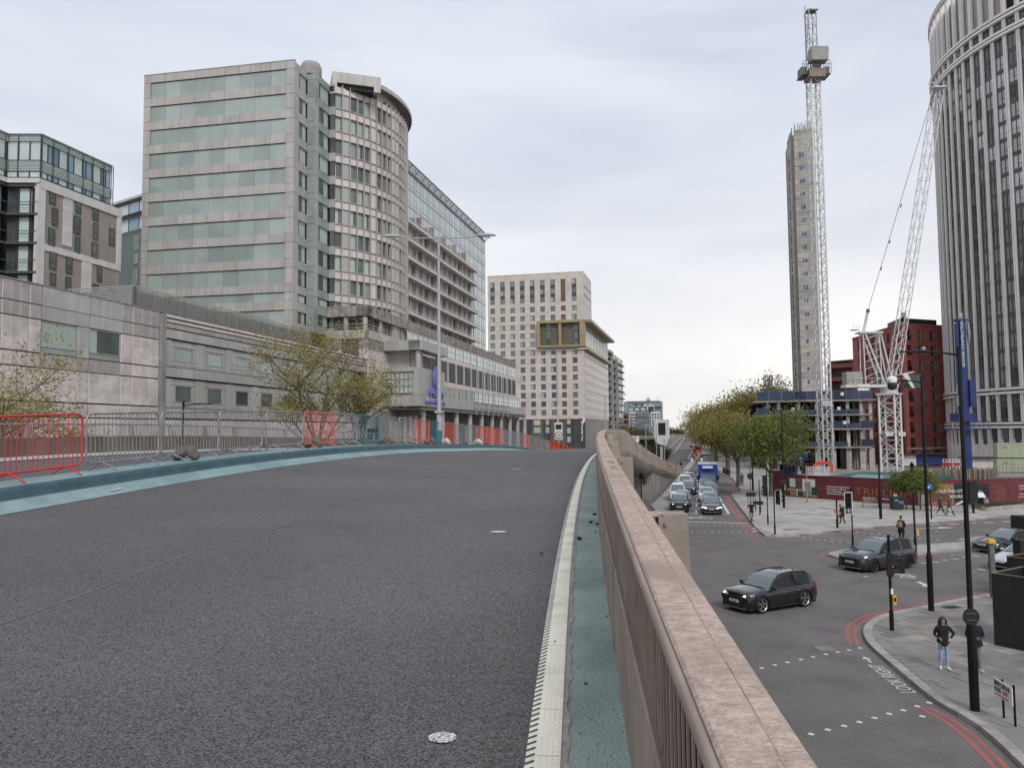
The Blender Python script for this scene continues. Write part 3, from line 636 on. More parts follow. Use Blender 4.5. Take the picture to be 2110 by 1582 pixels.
wline((1891, 1198), (1914, 1207.5), .22); a, b, c, d = (G(*q, .006) for q in ((1898, 1206), (1908, 1203.5), (1914, 1209), (1902, 1207))); mw.quad(a, b, c, d, M_WHITE)
wline((1388, 1074.2), (1541, 1077.6), .32); wline((1390, 1057.2), (1503, 1058.6), .26)
A, B = G(1434.5, 1058), G(1437, 985); d = (B-A).normalized(); s = 0
while s < 75: p, q = A+d*(s+.4), A+d*(s+3.8); n = Vector((d.y, -d.x, 0))*.09; mw.quad(*[Vector((v.x, v.y, .005)) for v in (p-n, q-n, q+n, p+n)], M_WHITE); s += 6.9
wline((1501.5, 1058), (1482.5, 1026), .24)
for i in range(9): a = (1481-i*1.6, 1022-i*7.2); wline(a, (a[0]-.7, a[1]-3.4), .13)
for i in range(6): wline((1484+i*4, 991.2+i*.25), (1486.3+i*4, 991.4+i*.25), .35); wline((1489+i*4.3, 1006.4+i*.5), (1491.5+i*4.3, 1006.7+i*.5), .35); wline((1487+i*3.6, 1022+i*.1), (1489+i*3.6, 1022.1+i*.1), .35)
wline((1553, 1089.5), (1562, 1087.6), .55); wline((1557, 1094.5), (1566, 1092.6), .55)
for i in range(30): wline((1455-i*.27, 952-i*1.7), (1454.7-i*.27, 950.8-i*1.7), .13)
def bike_symbol(c, t, s):
 """cycle symbol painted on the road: two wheels, frame, handlebar"""
 n = Vector((-t.y, t.x, 0)); pt = lambda a, b: Vector((c.x+t.x*a*s+n.x*b*s, c.y+t.y*a*s+n.y*b*s, .006))
 for cx in (-.55, .55):
  for k in range(14):
   a0, a1 = k*math.pi/7, (k+1)*math.pi/7
   mw.quad(*[pt(cx+r*math.cos(a), r*math.sin(a)) for r, a in ((.30, a0), (.30, a1), (.38, a1), (.38, a0))], M_WHITE)
 for a, b in (((-.55, 0), (-.25, .5)), ((-.25, .5), (.35, .5)), ((-.25, .5), (.05, 0)), ((.05, 0), (.35, .5)), ((-.55, 0), (.05, 0)), ((.55, 0), (.35, .6)), ((.25, .66), (.45, .60)), ((-.35, .62), (-.12, .62)), ((-.25, .5), (-.27, .62))):
  p, q = pt(*a), pt(*b); d = (q-p).normalized(); m_ = Vector((-d.y, d.x, 0))*.045*s; mw.quad(p-m_, q-m_, q+m_, p+m_, M_WHITE)
bike_symbol(G(1435, 1067), (G(1455, 1067)-G(1415, 1067)).normalized(), 1.75*.9)
bike_symbol(G(1856, 1185), (G(1876, 1191)-G(1836, 1180)).normalized(), 1.0)
mw.build('white_road_markings', loc=(20, 50, 0), kind='structure')
r0, r1 = G(1889, 1427, .006), G(1803, 1358, .006); rt = (r1-r0); L = rt.length; rt.normalize(); up = Vector((-rt.y, rt.x, 0))
text_mesh('LOOK RIGHT', .66, M_WHITE, facing(r0+up*(-.0), rt, up), 'painted_lettering', None, depth=.002, font_align='LEFT', sx=1.0*L*.86/(4.15*.66/.66*1.0), kw=dict(kind='structure'))
mb = MB(); p0 = r0+rt*L*.90+up*.25; pt = lambda a, b: Vector((p0.x+rt.x*a+up.x*b, p0.y+rt.y*a+up.y*b, .007))
mb.quad(pt(0, -.04), pt(.45, -.04), pt(.45, .04), pt(0, .04), M_WHITE); mb.add([pt(.38, -.16), pt(.7, 0), pt(.38, .16)], [(0, 1, 2)], M_WHITE); mb.build('painted_arrow', loc=tuple(p0), kind='structure')
# the next flyover, far down the road
rows = [(215, 0.02, 1300, 1420), (284, .1, 1335, 1428), (340, 1.4, 1352, 1431), (394, 2.7, 1366, 1433), (470, 3.6, 1376, 1434), (540, 4.2, 1383, 1434), (620, 4.6, 1389, 1432), (700, 4.8, 1393.5, 1430), (780, 4.5, 1397, 1429)]
def rowp(r, t, dz=0):
 a, b = P(r[2], 890, r[0]), P(r[3], 890, r[0]); v = a.lerp(b, t); return Vector((v.x, v.y, r[1]+dz))
mb = MB(); n = len(rows)
mb.add([rowp(r, t) for r in rows for t in (0, 1)], [(2*i, 2*i+1, 2*i+3, 2*i+2) for i in range(n-1)], M_ROAD)
for t in (-.01, 1.01): mb.add([rowp(r, t, z) for r in rows for z in (-r[1]-.2, 1.0)], [(2*i, 2*i+1, 2*i+3, 2*i+2) for i in range(n-1)], M_CONCG)
fo = mb.build('distant_flyover', loc=(60, 400, 0), kind='structure')
mb = MB(); med = [(.42, 0), (.45, 0), (.49, 0), (.52, 0), (.55, 0), (.58, 0), (.62, 0), (.68, 0), (.72, 0)]
for i in range(n-1):
 mb.beam(rowp(rows[i], med[i][0]-.03, .45), rowp(rows[i+1], med[i+1][0]-.03, .45), .5, .9, M_CONC)
mb.build('distant_median', fo)
mb = MB()
for i in range(n-1):
 for t in (.08, .60 if i < 5 else .74, .97):
  a, b = rowp(rows[i], t, .02), rowp(rows[i+1], t, .02); mb.beam(a, b, .22, .01, M_WHITE)
mb.build('distant_edge_lines', fo)
# facade materials
M_CLAD = mat('hotel_metal_cladding', (.395, .375, .35), (.45, .43, .405), rough=.45, scale=.5, rnd=.07, streak=.2, spec=.45)
M_CLADL = mat('hotel_pink_cladding', (0.587, 0.531, 0.500), (0.663, 0.606, 0.569), rough=.5, scale=.6, rnd=.05, streak=.2)
M_CLADG = mat('hotel_green_glass_cladding', (.25, .285, .27), (.31, .345, .33), rough=.16, scale=.6, rnd=.08, spec=.6)
M_GLASS = mat('sky_pale_green_glass', (.27, .325, .30), (.33, .38, .355), rough=.10, scale=.25, rnd=.16, spec=.7, streak=.05)  # green glass, with the reflected sky put into its pale base colour
M_GLASS2 = mat('dark_green_window_glass', (.07, .09, .085), (.13, .155, .145), rough=.07, scale=.3, rnd=.3, spec=.8)
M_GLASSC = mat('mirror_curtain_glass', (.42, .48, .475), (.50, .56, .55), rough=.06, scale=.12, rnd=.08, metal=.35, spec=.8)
M_CURT = mat('net_curtain', (.34, .41, .37), (.46, .52, .47), rough=.8, scale=5, stretch=(3, 3, .1), rnd=.15)
M_DKJ = mat('dark_joint', (.035, .033, .032), rough=.8)
M_FRAME = mat('window_frame_metal', (.10, .105, .10), rough=.4, metal=.3)
M_FRAMEP = mat('pale_frame_metal', (.40, .385, .365), rough=.4, metal=.2, rnd=.05)
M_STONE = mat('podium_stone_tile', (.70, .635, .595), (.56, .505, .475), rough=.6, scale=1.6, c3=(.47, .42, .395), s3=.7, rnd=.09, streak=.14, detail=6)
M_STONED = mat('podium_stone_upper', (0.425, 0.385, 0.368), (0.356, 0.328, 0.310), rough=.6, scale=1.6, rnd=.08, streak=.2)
M_STONEE = mat('podium_stone_edge', (.80, .745, .705), (.70, .64, .60), rough=.7, scale=2, rnd=.04)
M_GREYP = mat('grey_podium_panel', (0.396, 0.390, 0.360), (0.468, 0.462, 0.432), rough=.55, scale=.7, rnd=.05, streak=.22)
M_STAIN = mat('stained_concrete', (0.432, 0.384, 0.348), (0.312, 0.276, 0.246), rough=.9, scale=1.5, c3=(0.180, 0.168, 0.138), s3=1.2, streak=.5, bump=.3, bscale=12)
M_LOUV = mat('louvre_dark', (0.184, 0.172, 0.167), (0.241, 0.230, 0.218), rough=.6, scale=3, rnd=.08)
M_VOID = mat('dark_interior', (.018, .018, .019), (.03, .03, .03), rough=.9, scale=1)
M_ROOFG = mat('roof_grey', (.25, .24, .23), (.32, .31, .30), rough=.8, scale=1)
DH = math.radians(13.0); PH = DH-math.pi/2          # street direction and its perpendicular (pointing left)
def onplane(a, px, py=880):
 """the facade line X = a + tan(DH) Y seen at column px"""
 k = math.tan(DH); r = ray(px, py); q = r.x/r.y; Y = a/(q-k); return Vector((a+k*Y, Y, 0))
def rep(a, b, n): return [a+(b-a)*i/n for i in range(n+1)]
# the hotel: tower block
hotel = thing('hotel_tower', 'big pale hotel tower with green glass bands, ribbed curved bay and long balconied wing', 'hotel', (-30, 105, 0))
C0 = Vector((-26.12, 92, 0)); L0 = Vector((-46.25, 95.85, 0)); eR = Vector((math.cos(DH), -math.sin(DH), 0)); dR = Vector((math.sin(DH), math.cos(DH), 0))
TOP, ST = 53.4, 3.062; WT = [52.37-ST*k for k in range(9)]+[24.9, 22.75, 20.4]
def wh(k): return 1.94 if k < 9 else 1.0 if k == 9 else 1.4
LW = (C0-L0).length; F1 = Fac(L0, q=(C0.x, C0.y))
core = MB()
def blockpoly(pts, z0, z1, m): core.prism([(p.x, p.y) for p in pts], z0, z1, m)
back = dR*26
sA = 3.3; p1 = C0+dR*sA; p2 = p1+eR*1.1; p3 = p2+dR*3.9; p4 = p3+eR*.8
ins = .25
q0 = L0+eR*ins+dR*ins; q1 = C0-eR*ins+dR*ins; q2 = p1-eR*ins+dR*ins; q3 = p2-eR*ins+dR*ins; q4 = p3-eR*ins+dR*ins; q5 = p4-eR*ins+dR*ins
blockpoly([q0, q1, q2, q3, q4, q5, q5+dR*8, q0+dR*12], 12, TOP-.1, M_DKJ); core.build('building_core', hotel)
us = [0, 1.0]+[1.0+(LW-2.15)/9*i for i in range(1, 10)]+[LW-1.15, LW] if 0 else [0.0, .95]+[.95+(18.55/9)*i for i in range(1, 10)]+[LW]
us = [0.0, .95]+[.95+((LW-2.05)/9)*i for i in range(1, 10)]+[LW]
g = .015
for k, zt in enumerate(WT):
 zb = zt-wh(k); zn = WT[k+1] if k+1 < len(WT) else zb-1.0
 if k == 0:
  for a, b in zip(us, us[1:]): F1.piece('spandrel_panel', hotel, a+g, b-g, zt+.05, TOP, -.2, 0, M_CLAD)
 for i, (a, b) in enumerate(zip(us, us[1:])):
  if 0 < i < 10 and k < 11:
   if F1.at(a, 0).z is None: pass
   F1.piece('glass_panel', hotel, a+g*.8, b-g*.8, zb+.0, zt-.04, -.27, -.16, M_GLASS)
  elif k < 11: F1.piece('edge_panel', hotel, a+g, b-g, zb+.02, zt-.0, -.2, 0, M_CLAD)
  if k < 11: F1.piece('spandrel_panel', hotel, a+g, b-g, zn+.05, zb-.02, -.2, 0 if not 0 < i < 10 else .0, M_CLAD)
mb = MB(); F1.box(mb, -.05, LW+.05, TOP, TOP+.09, -.3, .04, M_ROOFG); mb.build('coping', hotel)
F2 = Fac(C0, ang=DH); F3 = Fac(p1, q=(p2.x, p2.y)); F4 = Fac(p2, ang=DH); F5 = Fac(p3, q=(p4.x, p4.y))
for k, zt in enumerate(WT[:11]):
 h = wh(k); zb = zt-h; zn = WT[k+1]
 for F, L, ma, wa, wb in ((F2, sA, M_CLAD, 1.25, 3.1), (F4, 3.9, M_CLADG, 1.0, 3.7)):
  if k == 0: F.piece('spandrel_panel', hotel, g, L-g, zt+.03, TOP-.1, -.2, 0, ma)
  F.piece('spandrel_panel', hotel, g, wa-g, zn+.03, zt, -.2, 0, ma); F.piece('spandrel_panel', hotel, wa, L-g, zn+.03, zb-.02, -.2, 0, ma)
  F.window(hotel, wa+.02, wb, zb, zt, M_FRAME, M_GLASS2, rec=.12, fw=.06, trans=(.86,), curtain=(M_CURT, .55 if k % 3 else .2, .96))
 F3.piece('glass_fin', hotel, .0, 1.08, zn+.03+.85, zt, -.2, -.0, M_CLADG); F3.piece('glass_fin', hotel, .0, 1.08, zn+.03, zn+.84, -.2, .0, M_CLADG)
 if k == 0: F3.piece('glass_fin', hotel, 0, 1.08, zt+.03, TOP-.3, -.2, 0, M_CLADG); F5.piece('spandrel_panel', hotel, 0, .78, zt+.03, TOP-1.2, -.2, 0, M_CLADL)
 F5.piece('spandrel_panel', hotel, 0, .78, zn+.03, zb-.02, -.2, 0, M_CLAD); F5.window(hotel, .08, .74, zb, zt, M_FRAME, M_GLASS2, rec=.1, fw=.05)
mb = MB(); c = C0+dR*4.6-eR*.2; mb.lathe([(1.35, 0), (1.35, 1.2), (1.1, 1.75), (.5, 2.0), (.05, 2.05)], (c.x, c.y, TOP-.1), M_ROOFG, 20); mb.build('water_tank', hotel)
mb = MB()
c = C0+dR*7;
for k in range(4): q = c+dR*k*1.0; mb.tube([(q.x, q.y, TOP-1), (q.x, q.y, TOP+.55-.25*k)], .05, M_FRAME, 5)
mb.tube([(c.x, c.y, TOP+.55), (c.x+dR.x*3, c.y+dR.y*3, TOP+.2)], .08, M_FRAME, 5); mb.build('roof_rail', hotel)
# curved ribbed bay
BC = Vector((-31.4, 112.5, 0)); BR = 16.05
a_s = math.atan2(p4.y-BC.y, p4.x-BC.x); a_e = a_s+math.radians(101)
NB = 26; an = [a_s+(a_e-a_s)*i/NB for i in range(NB+1)]
bp = lambda a, r=BR: Vector((BC.x+r*math.cos(a), BC.y+r*math.sin(a), 0))
mb = MB(); mb.prism([(bp(a, BR-.35).x, bp(a, BR-.35).y) for a in an]+[(-40, 118), (-36, 108)], 12, TOP-.25, M_DKJ); mb.build('bay_core', hotel)
kinds = 'GSGGGSGGGSSGGSGSSGSSGSSGSS'
for k, zt in enumerate(WT[:11]):
 zt += .02; zb = zt-1.97; zn = WT[k+1]
 for i in range(NB):
  F = Fac(bp(an[i]), q=(bp(an[i+1]).x, bp(an[i+1]).y), out=(math.cos(an[i]), math.sin(an[i]))); L = (bp(an[i+1])-bp(an[i])).length
  if i >= 22 and k % 2: pass
  F.piece('bay_spandrel', hotel, .0, L, zn+.05, zb-.03, -.2, -.05, M_CLADL) if k < 11 else None
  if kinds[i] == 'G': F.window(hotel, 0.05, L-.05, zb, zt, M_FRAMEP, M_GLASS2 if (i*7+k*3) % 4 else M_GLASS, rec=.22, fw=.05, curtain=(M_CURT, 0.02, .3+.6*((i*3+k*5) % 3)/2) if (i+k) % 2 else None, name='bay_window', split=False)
  else: F.piece('bay_panel', hotel, .0, L, zb, zt, -.2, -.05 if (i not in (5, 9, 10)) else -.02, M_CLADL if i != 1 else M_FRAMEP)
  if k == 0: F.piece('bay_spandrel', hotel, 0, L, zt+.05, zt+.9, -.2, -.05, M_CLADL)
mb = MB()
for k, zt in enumerate(WT[:11]):
 for z in (zt+.02, WT[k]-1.99):
  n = 40; aa = [a_s+(a_e-a_s)*i/n for i in range(n+1)]
  for a, b in zip(aa, aa[1:]): p, q = bp(a, BR+.02), bp(b, BR+.02); mb.beam((p.x, p.y, z), (q.x, q.y, z), .16, .09, M_FRAMEP)
mb.build('bay_bands', hotel)
for i in range(NB+1):
 p = bp(an[i], BR+.05)
 def rib(b): b.hexa([(x, y, z) for z in (0, 34.75) for x, y in ((-.10, -.055), (.14, -.055), (.14, .055), (-.10, .055))], M_FRAMEP)
 place('bay_rib', hotel, 'bayrib', rib, Matrix.Translation((p.x, p.y, 18.8)) @ Matrix.Rotation(an[i], 4, 'Z'))
mb = MB()
cr_an = [a_s+math.radians(v) for v in (0, 8, 16, 24, 30)]
q_ = [bp(a_s, BR-1.2), bp(a_s+.62, BR-1.5), bp(a_s+.9, BR-1.0), bp(a_s+1.2, BR-.9), bp(a_e-.15, BR-1.2)]
TC = 55.5
FA = Fac(p4+dR*.5-eR*.2, q=((p4+eR*4.6+dR*3.4).x, (p4+eR*4.6+dR*3.4).y))
FA.box(mb, -.4, 5.9, 53.9, TC-.2, -4, 0, M_CLAD); FA.box(mb, .2, 5.0, 53.2, 53.95, -4, -.35, M_VOID); FA.box(mb, -.4, .2, 53, 53.9, -.8, 0, M_CLAD); FA.box(mb, 5.0, 5.9, 53.2, 53.9, -.9, 0, M_CLAD)
for u in (1.6, 3.7): FA.box(mb, u, u+.03, 53.9, TC-.2, -.1, .012, M_DKJ)
for a0, a1, z0, z1, m_, rr in ((.42, .56, 53.2, TC-.3, M_CLADL, BR-.9), (.56, .86, 54.3, TC-.3, M_CLADL, BR-.9), (.86, 1.0, 53.2, TC-.4, M_CLADL, BR-.8), (1.0, 1.08, 53.2, TC-.6, M_VOID, BR-1.0), (1.08, 1.5, 48, TC-.5, M_CLAD, BR-.6), (.56, .86, 53.2, 54.3, M_VOID, BR-3)):
 n = 4; aa = [a_s+a0+(a1-a0)*i/n for i in range(n+1)]; mb.prism([(bp(a, rr).x, bp(a, rr).y) for a in aa]+[(bp(a, rr-.6).x, bp(a, rr-.6).y) for a in aa[::-1]], z0, z1, m_)
n = 16; aa = [a_s+.40+(1.35)*i/n for i in range(n+1)]
for a, b, i in zip(aa, aa[1:], range(n)):
 za = TC-.28; p, q, p_, q_2 = bp(a, BR+.5+i*.02), bp(b, BR+.5+i*.02), bp(a, BR-3), bp(b, BR-3)
 mb.hexa([(v.x, v.y, z) for z in (za, za+.28) for v in (p_, p, q, q_2)], M_ROOFG)
 mb.hexa([(v.x, v.y, z) for z in (za-.35, za+.1) for v in (bp(a, BR+.45+i*.02), bp(a, BR+.6+i*.02), bp(b, BR+.6+i*.02), bp(b, BR+.45+i*.02))], M_CLAD)
mb.build('crown', hotel)
# long wing
AW = -47.1; w0 = onplane(AW, 826); w1 = onplane(AW, 1003); F6 = Fac(w0, q=(w1.x, w1.y)); LWg = (w1-w0).length
mb = MB(); F6.box(mb, 0, LWg, 12, 52.2, -14, -.45, M_DKJ); mb.build('wing_core', hotel)
NW = 16; cw = LWg/NW; ztop = 52.4
zs = [ztop-3.06*i for i in range(12)]
lastbal = 13
for r in range(11):
 z1_, z0_ = zs[r], zs[r+1]
 for i in range(NW):
  a, b = i*cw, (i+1)*cw
  if r < 3 or i >= lastbal:
   F6.window(hotel, a+.02, b-.02, z0_+.02, z1_-.02, M_FRAMEP, M_GLASSC, rec=.12, fw=.10, mull=(.38,), trans=(.25,), name='curtain_window', split=(i < 9))
  else:
   F6.window(hotel, a+.45, b-.1, z0_+.15, z1_-.45, M_FRAMEP, M_GLASSC if (i+r) % 3 else M_GLASS2, rec=.15, fw=.10, mull=(.5,), name='balcony_window', split=False)
   F6.piece('balcony_screen', hotel, a, a+.3, z0_, z1_, -.3, .35, M_STONED)
   if r == 3: F6.piece('chimney_pier', hotel, a, a+.9, z1_, z1_+1.9, .2, .9, M_STAIN) if i % 2 == 0 and i < 11 else None
 if r >= 3:
  F6.piece('balcony_slab', hotel, -.5, lastbal*cw, z1_-.42, z1_-.0, -.3, 1.0, M_CLADL); F6.piece('balcony_rail', hotel, -.5, lastbal*cw, z1_+.25, z1_+.33, .92, .98, M_FRAMEP)
mb = MB()      # roof trellis
for k in range(7): F6.box(mb, -1, LWg+1.2, ztop+.9, ztop+1.0, -.9+k*.28, -.82+k*.28, M_FRAME)
for i in range(NW+1):
 F6.box(mb, i*cw-.07, i*cw+.07, ztop-.1, ztop+1.1, .1, .2, M_FRAMEP); mb.beam(F6.at(i*cw, ztop+.1, .15), F6.at(i*cw, ztop+.95, .95), .08, .1, M_FRAME)
F6.box(mb, -1, LWg+1.2, ztop+.72, ztop+.9, .85, 1.0, M_FRAMEP); F6.box(mb, 0, LWg, ztop-.35, ztop, -.5, .05, M_ROOFG)
F6.box(mb, LWg-14, LWg-9, ztop, ztop+3.2, -8, -4, M_ROOFG); F6.box(mb, LWg-8.5, LWg-6.5, ztop, ztop+2.6, -7, -4, M_CLAD)
mb.build('roof_trellis', hotel)
# podium wing (stone part and window part)
AP = -40.5
podium = thing('hotel_podium', 'low stone clad hotel wing with two big curtained windows and a louvred roof screen', 'hotel wing', (-30, 50, 0))
f0 = onplane(AP, -140); f1 = onplane(AP, 331); f2 = onplane(AP, 757); FP_ = Fac(f0, q=(f2.x, f2.y))
U = lambda px, py=750: FP_.u(px, py)
ut = U(331); zP = 17.4
mb = MB(); FP_.box(mb, -1, U(757), -.2, zP-.15, -6, -.3, M_DKJ); mb.build('building_core', podium)
bx = [U(x) for x in (-140, -60, 0, 58, 84, 159, 183, 249, 272, 328)]
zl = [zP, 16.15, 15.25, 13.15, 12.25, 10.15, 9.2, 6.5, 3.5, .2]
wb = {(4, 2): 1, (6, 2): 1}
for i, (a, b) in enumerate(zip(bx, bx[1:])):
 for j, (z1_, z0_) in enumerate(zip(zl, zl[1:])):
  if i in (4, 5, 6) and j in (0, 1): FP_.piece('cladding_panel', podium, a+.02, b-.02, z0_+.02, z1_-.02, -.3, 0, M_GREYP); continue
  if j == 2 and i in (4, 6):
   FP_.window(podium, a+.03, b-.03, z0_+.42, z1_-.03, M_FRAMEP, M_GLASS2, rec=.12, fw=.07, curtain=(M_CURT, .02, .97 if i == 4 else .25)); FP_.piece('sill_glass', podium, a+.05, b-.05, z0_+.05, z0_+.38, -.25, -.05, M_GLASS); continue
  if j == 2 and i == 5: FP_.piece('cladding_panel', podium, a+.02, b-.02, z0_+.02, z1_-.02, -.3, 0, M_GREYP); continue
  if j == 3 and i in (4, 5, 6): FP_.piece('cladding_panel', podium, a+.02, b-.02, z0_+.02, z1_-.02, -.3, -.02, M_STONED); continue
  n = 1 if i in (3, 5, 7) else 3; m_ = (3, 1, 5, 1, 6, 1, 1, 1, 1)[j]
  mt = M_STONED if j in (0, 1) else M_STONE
  for x in range(n):
   for y in range(m_):
    ua, ub = a+.05+(b-a-.10)*x/n, a+.05+(b-a-.10)*(x+1)/n; za, zb_ = z0_+.045+(z1_-z0_-.09)*y/m_, z0_+.045+(z1_-z0_-.09)*(y+1)/m_
    if j < 5: FP_.piece('stone_tile', podium, ua+.018, ub-.018, za+.014, zb_-.014, -.25, 0, mt)
  if j >= 5: FP_.piece('stone_slab', podium, a+.05, b-.05, z0_+.045, z1_-.045, -.25, 0, M_STONE)
mb = MB()
for i, (a, b) in enumerate(zip(bx, bx[1:])):      # pale mortar ground behind the tiles
 for j, (z1_, z0_) in enumerate(zip(zl, zl[1:])):
  if not (i in (4, 5, 6) and j in (0, 1, 2, 3)): FP_.box(mb, a+.05, b-.05, z0_+.045, z1_-.045, -.28, -.012, M_STONEE)
mb.build('mortar_ground', podium)
mb = MB(); FP_.box(mb, -1, ut+.6, zP, zP+.08, -.4, .03, M_ROOFG); FP_.box(mb, U(328)+.05, U(339), 0, zP-.1, -.3, .12, M_CONCG); mb.build('corner_pilaster', podium)
vx0, vx1 = U(340), U(757)
rowsz = [(zP, 17.12, M_CLADL), (17.08, 16.78, M_CLADL), (16.72, 16.3, M_STONED), (16.26, 15.5, M_GREYP), (15.4, 13.35, None), (13.32, 12.5, M_GREYP), (12.38, 10.12, None), (10.1, 9.3, M_GREYP), (9.2, 7.4, M_STONE), (7.3, 3.7, M_STONE), (3.6, .2, M_STONE)]
wx = [U(365)+ (U(431)-U(365))*k for k in range(9)]
pitch = U(431)-U(365); ww = U(399)-U(365)
for z1_, z0_, mt in rowsz:
 if mt:
  x = vx0
  while x < vx1-.5: FP_.piece('band_panel', podium, x+.02, min(x+pitch/2, vx1)-.02, z0_+.02, z1_-.04, -.3, (0 if z1_ < 17 or z1_ == zP else -.08), mt); x += pitch/2
 else:
  FP_.piece('band_panel', podium, vx0+.02, wx[0]-.55, z0_, z1_, -.3, -.08, M_GREYP)
  for k in range(8):
   a = wx[k]
   if a+ww > vx1-.6:
    FP_.piece('band_panel', podium, a-.5, vx1-.02, z0_, z1_, -.3, -.08, M_GREYP); break
   zb = z0_+.42; zt = z1_-.50
   FP_.window(podium, a, a+ww, zb, zt, M_FRAMEP, M_GLASS2, rec=.2, fw=.07, curtain=(M_CURT, .05, .95) if z1_ > 14 else None)
   for (ua, ub, za, zb2) in ((a-.5, a-.03, zb, zt), (a+ww+.03, a+ww+.5, zb, zt), (a-.5, a+ww+.5, zt+.03, zt+.38), (a-.5, a+ww+.5, zb-.3, zb-.03)):
    FP_.piece('window_surround', podium, ua, ub, za, zb2, -.3, -.12, M_GREYP)
   FP_.piece('band_panel', podium, a+ww+.53, a+pitch-.53, z0_, z1_, -.3, -.08, M_GREYP)
   for za, zb2 in ((z0_, zb-.32), (zt+.40, z1_)):
    if zb2 > za: FP_.piece('band_panel', podium, a-.5, a+ww+.5, za, zb2, -.3, -.14, M_GREYP)
s0 = onplane(AP-1.3, 273); s1 = onplane(AP-1.3, 640); FS = Fac(s0, q=(s1.x, s1.y)); Ls = (s1-s0).length
zS = 19.1
sb = MB()
for k in range(13): z = zP+.05+k*.15; FS.box(sb, 0, Ls, z, z+.065, -.06, .04, M_GREYP)
for k in range(int(Ls/2)+1): FS.box(sb, k*2.0, k*2.0+.06, zP-.3, zS, -.14, -.07, M_FRAME)
F7 = Fac(s0-eR*6.0-dR*.0, q=(s0.x, s0.y))
for k in range(13): z = zP+.05+k*.15; F7.box(sb, 0, 5.9, z, z+.065, -.06, .04, M_GREYP)
FS.box(sb, -.12, .0, zP-.5, zS+.1, -.1, .1, M_FRAME); FS.box(sb, 0, Ls, zP-.6, zS-.1, -5.4, -.3, M_LOUV)
sb.build('louvre_screen', podium)
# podium block with terrace, entrance, long louvred front
ent = thing('hotel_entrance_block', 'stained concrete hotel podium with terrace, entrance canopy, round columns and blue sign', 'hotel podium', (-12, 120, 0))
k0 = onplane(AP, 757); k1 = onplane(AP, 1064); FE = Fac(k0, q=(k1.x, k1.y)); LE = (k1-k0).length
FL = Fac(k0-eR*8.2, q=(k0.x, k0.y))
mb = MB(); mb.prism([(v.x, v.y) for v in (k0-eR*8.2+dR*.3, k0-eR*.3+dR*.3, k1-eR*.3, k1-eR*12, k0-eR*10+dR*6)], -.2, 19.8, M_DKJ)
mb.build('building_core', ent)
UE = lambda px, py=800: FE.u(px, py)
mb = MB()
FE.box(mb, 0, LE, 22.75, 24.1, -1.6, 0, M_STAIN); FL.box(mb, 0, 8.2, 22.75, 24.1, -1.6, 0, M_STAIN); FL.box(mb, 0, 8.2, 19.9, 21.0, -.4, 0, M_CLAD); FE.box(mb, 0, 14, 19.9, 21.0, -.4, 0, M_CLAD)
FE.box(mb, 14, LE, 22.5, 22.75, -.6, -.1, M_CLADL); mb.build('pergola_beam', ent)
mb = MB()
for u, F in [(.5, FE), (5.2, FE), (10.2, FE), (.2, FL), (5, FL)]: p = F.at(u, 0, -.55); mb.lathe([(.32, 0), (.32, 1.8)], (p.x, p.y, 20.95), M_CLAD, 14)
FE.box(mb, 1.2, 13, 19.8, 22.75, -2.2, -2.0, M_LOUV); FL.box(mb, .3, 7.5, 19.8, 22.75, -3.4, -3.2, M_LOUV); FL.box(mb, 3, 6, 19.9, 22.3, -3.2, -3.1, M_GLASS2)
for F, L in ((FE, 13), (FL, 8)):
 for z in (21.3, 21.7): F.box(mb, .2, L, z, z+.05, -.25, -.2, M_FRAMEP)
mb.build('terrace', ent)
NE_ = 15; ce = (LE-14)/NE_
for i in range(NE_):
 a = 14+i*ce; FE.window(ent, a+.1, a+ce-.1, 20.4, 22.5, M_FRAMEP, M_GLASSC, rec=.1, fw=.1, mull=(.5,), trans=(.5,), name='clerestory_window', split=False)
 FE.piece('cladding_panel', ent, a+.02, a+ce-.02, 19.65, 20.35, -.3, 0, M_CLADL)
 nb = 11
 def louv(b):
  b.box((0, .04, 1.6), (ce-.7, .05, 3.2), M_DKJ)
  for q in range(20): b.box((0, -.06, .1+q*.155), (ce-.7, .12, .06), M_LOUV)
  for q in (-1, 0, 1): b.box((q*(ce-.7)/3, -.09, 1.6), (.05, .08, 3.2), M_LOUV)
 if i % 1 == 0: place('louvre', ent, 'louvE', louv, Matrix.Translation(FE.at(a+ce/2, 16.4, -.1)) @ FE.R)
 FE.piece('pier', ent, a-.3, a+.3, 16.3, 19.65, -.2, .12, M_CLAD)
 FE.piece('cladding_panel', ent, a+.02, a+ce/2-.02, 14.7, 16.3, -.3, 0, M_CLADL); FE.piece('cladding_panel', ent, a+ce/2+.02, a+ce-.02, 14.7, 16.3, -.3, 0, M_CLADL)
for F, L, mt in ((FE, 14, M_CLADL), (FL, 8.2, M_CLADL)):
 n = int(L/1.1)
 for i in range(n):
  for j in range(9):
   z1_ = 19.8-j*1.25;
   if F is FL and i in (n-2, n-3) and j < 4: continue
   F.piece('stone_tile', ent, i*L/n+.012, (i+1)*L/n-.012, z1_-1.23, z1_, -.25, 0, mt if j > 0 else M_STAIN)
lb = MB(); u0, u1 = FL.u(733, 730), FL.u(757, 730)
FL.box(lb, 8.2-3*8.2/7+.05, 8.2-8.2/7-.05, 14.9, 19.8, -.3, -.22, M_DKJ)
for q in range(30): FL.box(lb, 8.2-3*8.2/7+.05, 8.2-8.2/7-.05, 14.95+q*.16, 15.03+q*.16, -.2, -.05, M_LOUV)
lb.build('corner_louvre', ent)
AE = -35.3; e0 = onplane(AE, 864); e1 = onplane(AE, 917); FG = Fac(e0, q=(e1.x, e1.y)); LG = (e1-e0).length; FH = Fac(e0-eR*5.3, q=(e0.x, e0.y))
